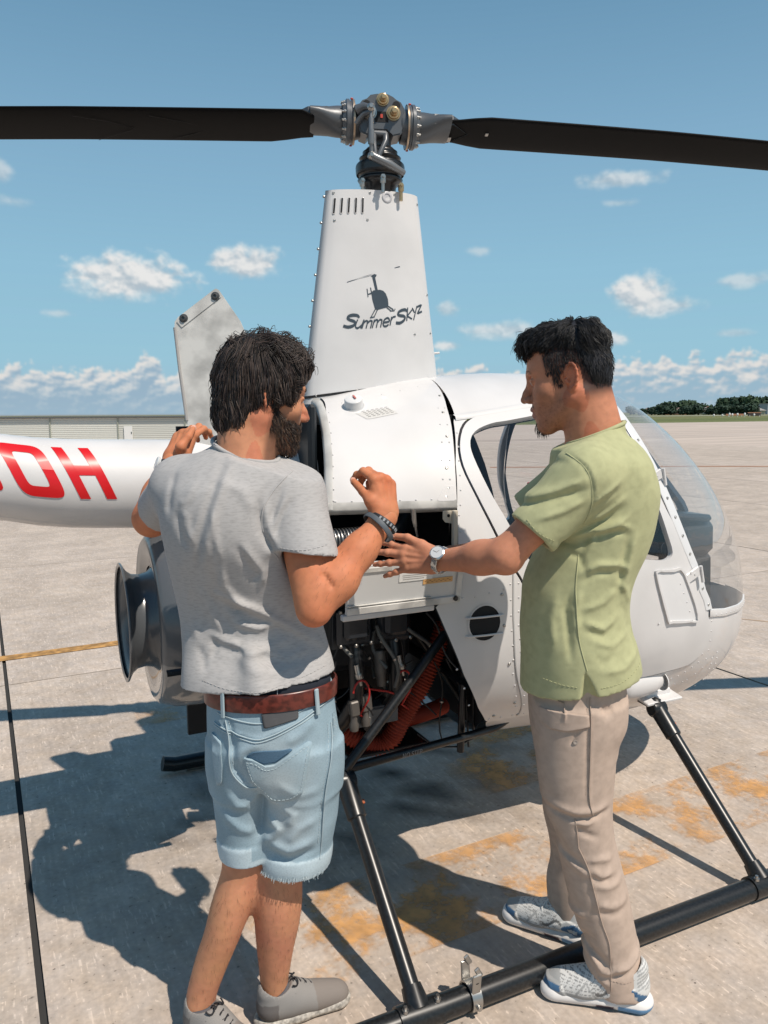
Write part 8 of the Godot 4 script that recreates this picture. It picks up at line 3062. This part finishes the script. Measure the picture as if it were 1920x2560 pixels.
	S.call([[.026, -.215], [.069, -.222], [.113, -.212]], .009, -.004)
	S.call([[-.050, -.085], [-.008, -.111], [.007, -.120]], .009, .006)
	S.call([[.027, .314], [.042, .299], [.058, .311]], .010, -.008)
	# creases over the shoe
	S.call([[.016, -.284], [.018, -.323], [.068, -.370]], .010, -.010)
	S.call([[.069, -.373], [.111, -.363], [.156, -.333]], .009, .010)
	S.call([[.066, -.392], [.111, -.384], [.156, -.357]], .009, -.007)
	S.call([[.015, -.340], [.047, -.384], [.072, -.380]], .009, .009)
	S.call([[.067, -.323], [.073, -.377], [.073, -.424]], .0035, .003)
	S.call([[.014, -.377], [.039, -.407], [.070, -.420]], .009, .007)
	S.call([[-.061, -.228], [-.027, -.244], [.003, -.234]], .010, .008)
	s.stack([[.06, .611, .062, -1.848, .058, .057], [.0, .613, .064, -1.848, .058, .057]], .002, 0.0, 1)
	s.smooth_times = 1
	jobs.append(s); d.pants = s
	d.shoe_n = shoe_run(jobs, Vector3(.682, 0, -1.812), Vector3(-.975, 0, -.20), .285)
	d.shoe_f = shoe_run(jobs, Vector3(.598, 0, -2.045), Vector3(-.87, 0, -.50), .280)
	return d

func shoe_run(jobs: Array[Sdf], heel: Vector3, dir: Vector3, len: float) -> Dictionary:
	var dd := dir.normalized()
	var sd := Vector3.UP.cross(dd)    # towards the side seen
	var b := Basis(dd, Vector3.UP, -sd)
	var P := func(x: float, y: float, zz: float) -> Vector3: return heel + dd * x * len / .29 + Vector3.UP * y + sd * zz
	var s := Sdf.new(); s.cell = 0.0034
	s.cap(P.call(.045, .058, 0), P.call(.13, .058, 0), .036, .038, .02)
	s.cap(P.call(.11, .066, 0), P.call(.225, .040, -.004), .038, .030, .03)
	s.cap(P.call(.18, .042, 0), P.call(.248, .034, -.006), .041, .030, .03, Vector3.UP, 1.2)
	s.cap(P.call(.048, .07, 0), P.call(.040, .108, 0), .037, .032, .02)
	s.cap(P.call(.105, .088, 0), P.call(.06, .10, 0), .031, .031, .02)
	s.cap(P.call(.048, .10, 0), P.call(.078, .15, 0), .028, .046, .006, Vector3.ZERO, 1.0, 1)
	var inv := func(p: Vector3) -> Vector3: return Vector3((p - heel).dot(dd) * .29 / len, p.y - heel.y, (p - heel).dot(sd))
	# overlays stand a little proud
	var cc: Vector3 = P.call(.13, .06, 0)
	for q in [[[[.0, -.02], [-.055, -.015], [-.085, .015], [-.06, .02], [-.02, .0]], .003], [[[.085, -.035], [.125, -.03], [.14, .0], [.10, -.005]], .003], [[[-.135, -.03], [-.07, -.03], [-.09, .01], [-.135, .045]], .003]]:
		var pts := []
		for e in q[0]: pts.append([-e[0] if sd.z < 0 else -e[0], e[1]])
		s.plate(pts, q[1], cc, sd, .003)
	s.clips = [[heel + Vector3(0, .026, 0), Vector3.DOWN]]
	s.tint = func(p: Vector3, _n: Vector3) -> Color:
		var l: Vector3 = inv.call(p)
		var white := Color(.60, .60, .585)
		var grey := Color(.33, .335, .33)
		var blue := Color(.06, .15, .28)
		var c := white
		# mesh holes
		var hx := fposmod(l.x * 190.0 + floor(l.y * 190.0) * .5, 1.0) - .5
		var hy := fposmod(l.y * 190.0, 1.0) - .5
		var mesh := l.x > .10 and l.x < .235 and l.y > .032
		if mesh and hx * hx + hy * hy < .07: c = Color(.20, .20, .20)
		if l.x > .232 or (l.y < .040 and l.x > .15): c = grey
		if l.x > .235 and l.y < .052 and l.z > .005 and l.y > .035: c = blue
		if l.y < .036 and l.x > .10 and l.x < .16: c = grey
		if absf(l.y - (.034 + (l.x - .10) * .0 + .038 * (1.0 - absf(l.x - .168) / .03))) < .004 and absf(l.x - .168) < .03: c = grey
		if l.x < .085 and l.x > .012 and l.y < .075 - absf(l.x - .05) * .5 and l.y > .036 + absf(l.x - .045) * .2: c = blue
		if absf(l.x - .052) < .014 and absf(l.y - .050) < .006: c = white
		if l.x < .04 and l.y > .072: c = grey if fposmod(l.y * 110.0 + l.x * 60.0, 1.0) < .5 else white
		# the sweeping side mark
		var yy := .062 - (l.x - .09) * .10 + .010 * sin((l.x - .085) * 95.0)
		if l.x > .085 and l.x < .145 and absf(l.y - yy) < .0045: c = Color(.16, .16, .155)
		return c
	jobs.append(s)
	var o := Sdf.new(); o.cell = 0.0036
	o.cap(P.call(.034, .020, 0), P.call(.12, .020, 0), .042, .036, .02, Vector3.UP, 1.5)
	o.cap(P.call(.12, .020, 0), P.call(.244, .020, -.005), .037, .044, .02, Vector3.UP, 1.5)
	o.cap(P.call(.30, .012, 0), P.call(.285, .0, 0), .02, .012, .01, Vector3.ZERO, 1.0, 1)
	o.ell(P.call(.118, .006, .042), Vector3(.034, .011, .016), b, .006, 1)
	for x in [.06, .085, .165, .19, .215, .24]: o.cap(P.call(x, -.002, .05), P.call(x - .006, .018, .05), .0022, .0022, .002, Vector3.ZERO, 1.0, 1)
	o.clips = [[heel, Vector3.DOWN], [heel + Vector3(0, .041, 0), Vector3.UP]]
	o.tint = func(p: Vector3, _n: Vector3) -> Color:
		var l: Vector3 = inv.call(p)
		if l.y < .020 and l.x < .085: return Color(.10, .24, .42)
		if l.x > .095 and l.x < .14 and l.y < .018: return Color(.10, .07, .08)
		if l.y < .007: return Color(.30, .29, .28)
		return Color(.72, .70, .68)
	jobs.append(o)
	return {"upper": s, "sole": o, "p": P, "b": b, "sd": sd, "d": dd}

func man_green(d: Dictionary, skin: Material) -> void:
	var person := thing("person", "dark-haired man in a green T-shirt and beige trousers reaching towards the open engine door", "person", Vector3.ZERO)
	var body := obj("body", whole([d.body, d.face, d.hand, d.hand2]), skin, person)
	nails(body, d.tips)
	eyes(body, d.head)
	var h: Head = d.head
	var hm := mat("hair_dark", Color.WHITE)
	var hair := obj("hair", d.hair.out.mesh(), hm, person)
	var tones := [Color(.008, .008, .009), Color(.012, .012, .014), Color(.020, .020, .023), Color(.007, .007, .007)]
	var b := MB.new()
	# top: swept forwards in waves over the forehead
	strands(b, h, d.hair, 3200, 51, func(l: Vector3) -> bool: return l.y > .088, func(l: Vector3, t: float) -> Vector3:
		var v := Vector3(.8, .15 - t * .5, .35 * l.z / .06)
		if l.x < -.04: v = Vector3(-.5, -.55, .3 * l.z / .06)
		elif l.x < 0.0: v = Vector3(.3, -.1, .8 * signf(l.z))
		if absf(l.z) > .062: v += Vector3(0, -.35, 0)
		return v, [.030, .060], [.003, .008, .005], .0009, tones, 6, .26)
	strands(b, h, d.hair, 420, 52, func(l: Vector3) -> bool: return l.x > .055 and l.y > .080, func(_l: Vector3, t: float) -> Vector3: return Vector3(.9 - t * .6, .25 - t * 1.6, .0), [.045, .072], [.004, .012, .018], .0011, tones, 7, .25)
	# clipped sides and back: short hairs lying down
	strands(b, h, d.hair, 3000, 53, func(l: Vector3) -> bool: return l.y < .095 and l.x < .06 and l.y > -.06, func(l: Vector3, _t: float) -> Vector3: return Vector3(-.25, -1.0, 0) if l.x < 0 else Vector3(.1, -1.0, 0), [.010, .024], [.001, .003, .005], .00085, tones, 3, .25)
	strands(b, h, d.face, 2600, 54, func(l: Vector3) -> bool: return (l.y > .022 and l.y < .085 and l.x < .050 and absf(l.z) > .045) or (l.x < -.045 and l.y > -.075 and l.y < .05) or (l.x > .014 and l.x < .034 and l.y > -.012 and l.y < .03), func(_l: Vector3, _t: float) -> Vector3: return Vector3(-.15, -1.0, 0), [.006, .012], [.0006, .0015, .002], .0007, tones, 3, .25)
	obj("hair_strands", b.mesh(), hm, hair, "stuff")
	b = MB.new()
	strands(b, h, d.face, 420, 61, func(l: Vector3) -> bool: return l.x > .072 and l.y < -.088 and l.y > -.122 and absf(l.z) < .020, func(l: Vector3, _t: float) -> Vector3: return Vector3(.35, -1.0, -.6 * l.z / .02), [.010, .022], [.001, .004, .008], .0008, tones, 4, .3)
	strands(b, h, d.face, 300, 62, func(l: Vector3) -> bool: return l.x > .088 and l.y < -.037 and l.y > -.048 and absf(l.z) < .026, func(l: Vector3, _t: float) -> Vector3: return Vector3(-.1, -.7, .9 * signf(l.z)), [.008, .013], [.0006, .0015, .0015], .0007, tones, 3, .25)
	strands(b, h, d.face, 350, 63, func(l: Vector3) -> bool: return l.x > .010 and l.y < -.040 - l.x * .1 and l.y > -.115 and absf(l.z) > .012, func(l: Vector3, _t: float) -> Vector3: return Vector3(.3, -1.0, .1 * signf(l.z)), [.002, .004], [.0003, .0006, .0008], .0003, [Color(.05, .035, .03), Color(.03, .022, .02)], 2, .3)
	strands(b, h, d.face, 260, 64, func(l: Vector3) -> bool: return absf(l.y - .044 + (l.z * l.z) * 3.0) < .004 and l.x > .07 and absf(l.z) > .012 and absf(l.z) < .048, func(l: Vector3, _t: float) -> Vector3: return Vector3(-.2, .1, 1.0 * signf(l.z)), [.008, .012], [.0005, .0013, .001], .0006, tones, 3, .25)
	strands(b, h, d.face, 40, 65, func(l: Vector3) -> bool: return absf(l.y - .0185) < .002 and l.x > .085 and absf(l.z) > .02 and absf(l.z) < .042, func(_l: Vector3, t: float) -> Vector3: return Vector3(1.0, -.5 + t, 0), [.006, .009], [.002, .004, .006], .0004, tones, 3, .1)
	obj("facial_hair", b.mesh(), hm, person, "stuff")
	var sm := mat("green_jersey", Color(.435, .44, .25), 0.9, 0.0, 0.2)
	sm.albedo_texture = tone_tex(512, 512, noise_bytes(512, 0.008, 4, 101), 0.93, 1.04)
	cloth_normal(sm, 512, 0.3, 102, Vector3(7, 7, 7), 0.08)
	sm.rim_enabled = true; sm.rim = 0.2
	var shirt := obj("t_shirt", d.shirt.out.mesh(), sm, person)
	var gs := mat("green_seam", Color(.42, .425, .24), .9)
	var cg := Vector3(.52, 1.15, -1.94)
	var ng := Vector3(0, 0, 1)
	seam(d.shirt, cg, ng, [[-.094, .286], [-.064, .258], [-.049, .226], [-.042, .172], [-.05, .12]], .0, .0017, "seam", gs, shirt)
	seam(d.shirt, cg, ng, [[-.19, .135], [-.165, .105], [-.125, .085]], .0003, .0009, "stitching", gs, shirt, true)
	seam(d.shirt, cg, ng, [[-.052, .04], [-.06, -.04], [-.055, -.15], [-.035, -.235]], .0, .0015, "seam", gs, shirt)
	seam(d.shirt, cg, ng, [[.0, -.278], [.055, -.268], [.12, -.24]], .0003, .0009, "stitching", gs, shirt, true)
	seam(d.shirt, cg, ng, [[-.13, -.270], [-.09, -.276], [-.055, -.278]], .0003, .0009, "stitching", gs, shirt, true)
	obj("collar", tube_ring(40, Vector3(.539, 1.478, -1.966), Vector3(-.36, .93, -.05).normalized(), .0745, .0745, .0055).mesh(), sm, shirt)
	var pm := mat("beige_twill", Color(.475, .372, .305), 0.88, 0.0, 0.25)
	pm.albedo_texture = tone_tex(512, 512, noise_bytes(512, 0.008, 4, 103), 0.93, 1.04)
	cloth_normal(pm, 512, 0.3, 104, Vector3(7, 7, 7), 0.08)
	var tr := obj("trousers", d.pants.out.mesh(), pm, person)
	var ts := mat("twill_seam", Color(.40, .31, .25), .9)
	var ct := Vector3(.5, .5, -1.90)
	for q in [[[.0, .341], [-.001, .290], [.0, .169], [.001, .092], [.012, .040]], [[-.103, .341], [-.085, .328], [-.062, .323]], [[-.062, .323], [-.063, .281]], [[-.019, -.048], [.003, -.095], [.016, -.142], [.041, -.238], [.062, -.30], [.068, -.37], [.071, -.43]], [[-.03, .03], [-.025, .0], [-.019, -.048]]]:
		seam(d.pants, ct, ng, q, .0, .0016, "seam", ts, tr)
	for q in [[[-.008, .341], [-.009, .290], [-.008, .169], [-.007, .095]], [[.07, -.40], [.11, -.405], [.15, -.395]]]:
		seam(d.pants, ct, ng, q, .0003, .0008, "stitching", ts, tr, true)
	sewn_patch(d.pants, ct, ng, [[-.115, .302], [-.05, .304], [-.006, .302], [-.004, .272], [-.055, .258], [-.095, .256], [-.115, .268]], .0045, "pocket_flap", pm, tr, func(_q: Vector2) -> Color: return Color(1, 1, 1))
	var bt := MB.new()
	var bp := onto(d.pants, ct + Vector3(-.036, .232, 0), ng, .001)
	bt.lathe(bp, Vector3(0, .1, 1).normalized(), [[0, .006], [.003, .006], [.003, .004], [.0015, .0]], 14, true, false)
	obj("button", bt.mesh(), mat("button_grey", Color(.28, .24, .21), .5), tr)
	# steel watch: links, case, dial
	var la: Vector3 = d.la
	var steel := mat("watch_steel", Color(.55, .55, .54), .25, .9)
	var wc: Vector3 = d.lw - la * .012
	var wn := (la + Vector3(-.05, .45, .10)).normalized()
	b = band(wc, wn, .0345, .0310, .016, .0032, Vector3(-.26, .36, .90))
	var watch := obj("watch", b.mesh(), steel, person)
	var u := (Vector3(-.30, .62, .72) - wn * wn.dot(Vector3(-.30, .62, .72))).normalized()
	var v := wn.cross(u)
	for k in 15:
		var a := .62 + k * (TAU - 1.24) / 14.0
		var o := u * cos(a) * .0365 + v * sin(a) * .0335
		b = MB.new()
		b.box(wc + o, Vector3(.0088, .0175, .0036), Basis(wn.cross(o.normalized()).normalized(), wn, o.normalized()), .001)
		obj("link", b.mesh(), steel, watch)
	b = MB.new()
	b.lathe(wc + u * .034, u, [[0, .0185], [.004, .0205], [.008, .0200], [.0098, .0170], [.009, .0165]], 36, true, false)
	obj("case", b.mesh(), steel, watch)
	b = MB.new()
	b.lathe(wc + u * .043, u, [[0, .0165], [.0003, .0165]], 36, true)
	var dial := obj("dial", b.mesh(), mat("dial_pale", Color(.55, .58, .60), .2), watch)
	b = MB.new()
	b.tube([wc + u * .0438, wc + u * .0438 + wn * .011], .0006, 4)
	b.tube([wc + u * .0438, wc + u * .0438 + (v - wn * .4).normalized() * .008], .0007, 4)
	obj("hands", b.mesh(), mat("print_grey", Color.BLACK), dial)
	shoe_run_build(person, d.shoe_n)
	shoe_run_build(person, d.shoe_f)

func shoe_run_build(person: Node, q: Dictionary) -> void:
	var um := mat("shoe_mesh", Color(1, 1, 1), .75)
	var shoe := obj("running_shoe", q.upper.out.mesh(), um, person)
	obj("sole", q.sole.out.mesh(), mat("sole_foam", Color(1, 1, 1), .6), shoe)
	var P: Callable = q.p
	var lace := mat("lace_white", Color(.66, .65, .63), .85)
	var b := MB.new()
	for k in 5:
		var x := .112 + k * .017
		var y := .112 - k * .0090
		b.tube([P.call(x, y - .016, .026), P.call(x + .003, y + .003, .010), P.call(x + .005, y + .003, -.010), P.call(x + .008, y - .016, -.026)], .0028, 6)
		b.tube([P.call(x + .008, y - .018, .025), P.call(x + .009, y + .004, .004), P.call(x + .002, y + .003, -.014)], .0028, 6)
	obj("laces", b.mesh(), lace, shoe)
	b = MB.new()
	for sd in [-1.0, 1.0]:
		var loop := []
		for i in 13:
			var a := TAU * i / 12.0
			loop.append(P.call(.112 + .020 * (1.0 - cos(a)) * .5 + .012 * sin(a), .112 - .010 * (1.0 - cos(a)) * .5, sd * (.030 * (1.0 - cos(a)) * .5)))
		b.tube(loop, .0026, 6)
		b.tube([P.call(.112, .112, 0), P.call(.135, .112, .012 * sd), P.call(.15, .090, .030 * sd), P.call(.146, .072, .036 * sd)], .0026, 6)
	obj("lace_bow", b.mesh(), lace, shoe)
	b = MB.new()
	var bb: Basis = q.b
	b.add(tube_ring(28, P.call(.053, .099, 0), (q.d * -.3 + Vector3.UP).normalized(), .037, .030, .007, q.d))
	obj("ankle_padding", b.mesh(), mat("padding_grey", Color(.22, .22, .22), .9), shoe)

func _ready() -> void:
	# camera
	var cam := Camera3D.new()
	cam.name = "camera"
	cam.fov = 67.3
	cam.near = 0.05
	cam.far = 4000.0
	cam.position = Vector3(0, 1.53, 0)
	cam.rotation = Vector3(deg_to_rad(-7.3), 0, deg_to_rad(-0.3))
	add_child(cam)
	cam.current = true
	# sky, sun, exposure
	var we := WorldEnvironment.new()
	we.name = "environment"
	var env := Environment.new()
	env.background_mode = Environment.BG_SKY
	var sky := Sky.new()
	var pm := PanoramaSkyMaterial.new()
	pm.panorama = sky_texture()
	pm.energy_multiplier = 1.0
	sky.sky_material = pm
	env.sky = sky
	env.background_energy_multiplier = 1.0
	env.tonemap_mode = Environment.TONE_MAPPER_LINEAR
	env.tonemap_exposure = 1.0
	env.sdfgi_enabled = true
	env.ssao_enabled = true
	env.ssil_enabled = true
	we.environment = env
	add_child(we)
	var sun := DirectionalLight3D.new()
	sun.name = "sun"
	sun.light_energy = 1.5
	sun.light_color = Color(1.0, 0.955, 0.90)
	sun.light_angular_distance = 0.5
	sun.shadow_enabled = true
	add_child(sun)
	sun.look_at_from_position(Vector3(0.47, 1.0, 0.45), Vector3.ZERO, Vector3.UP)
	rng.seed = 7
	make_ground()
	make_field()
	make_helicopter()
	make_people()
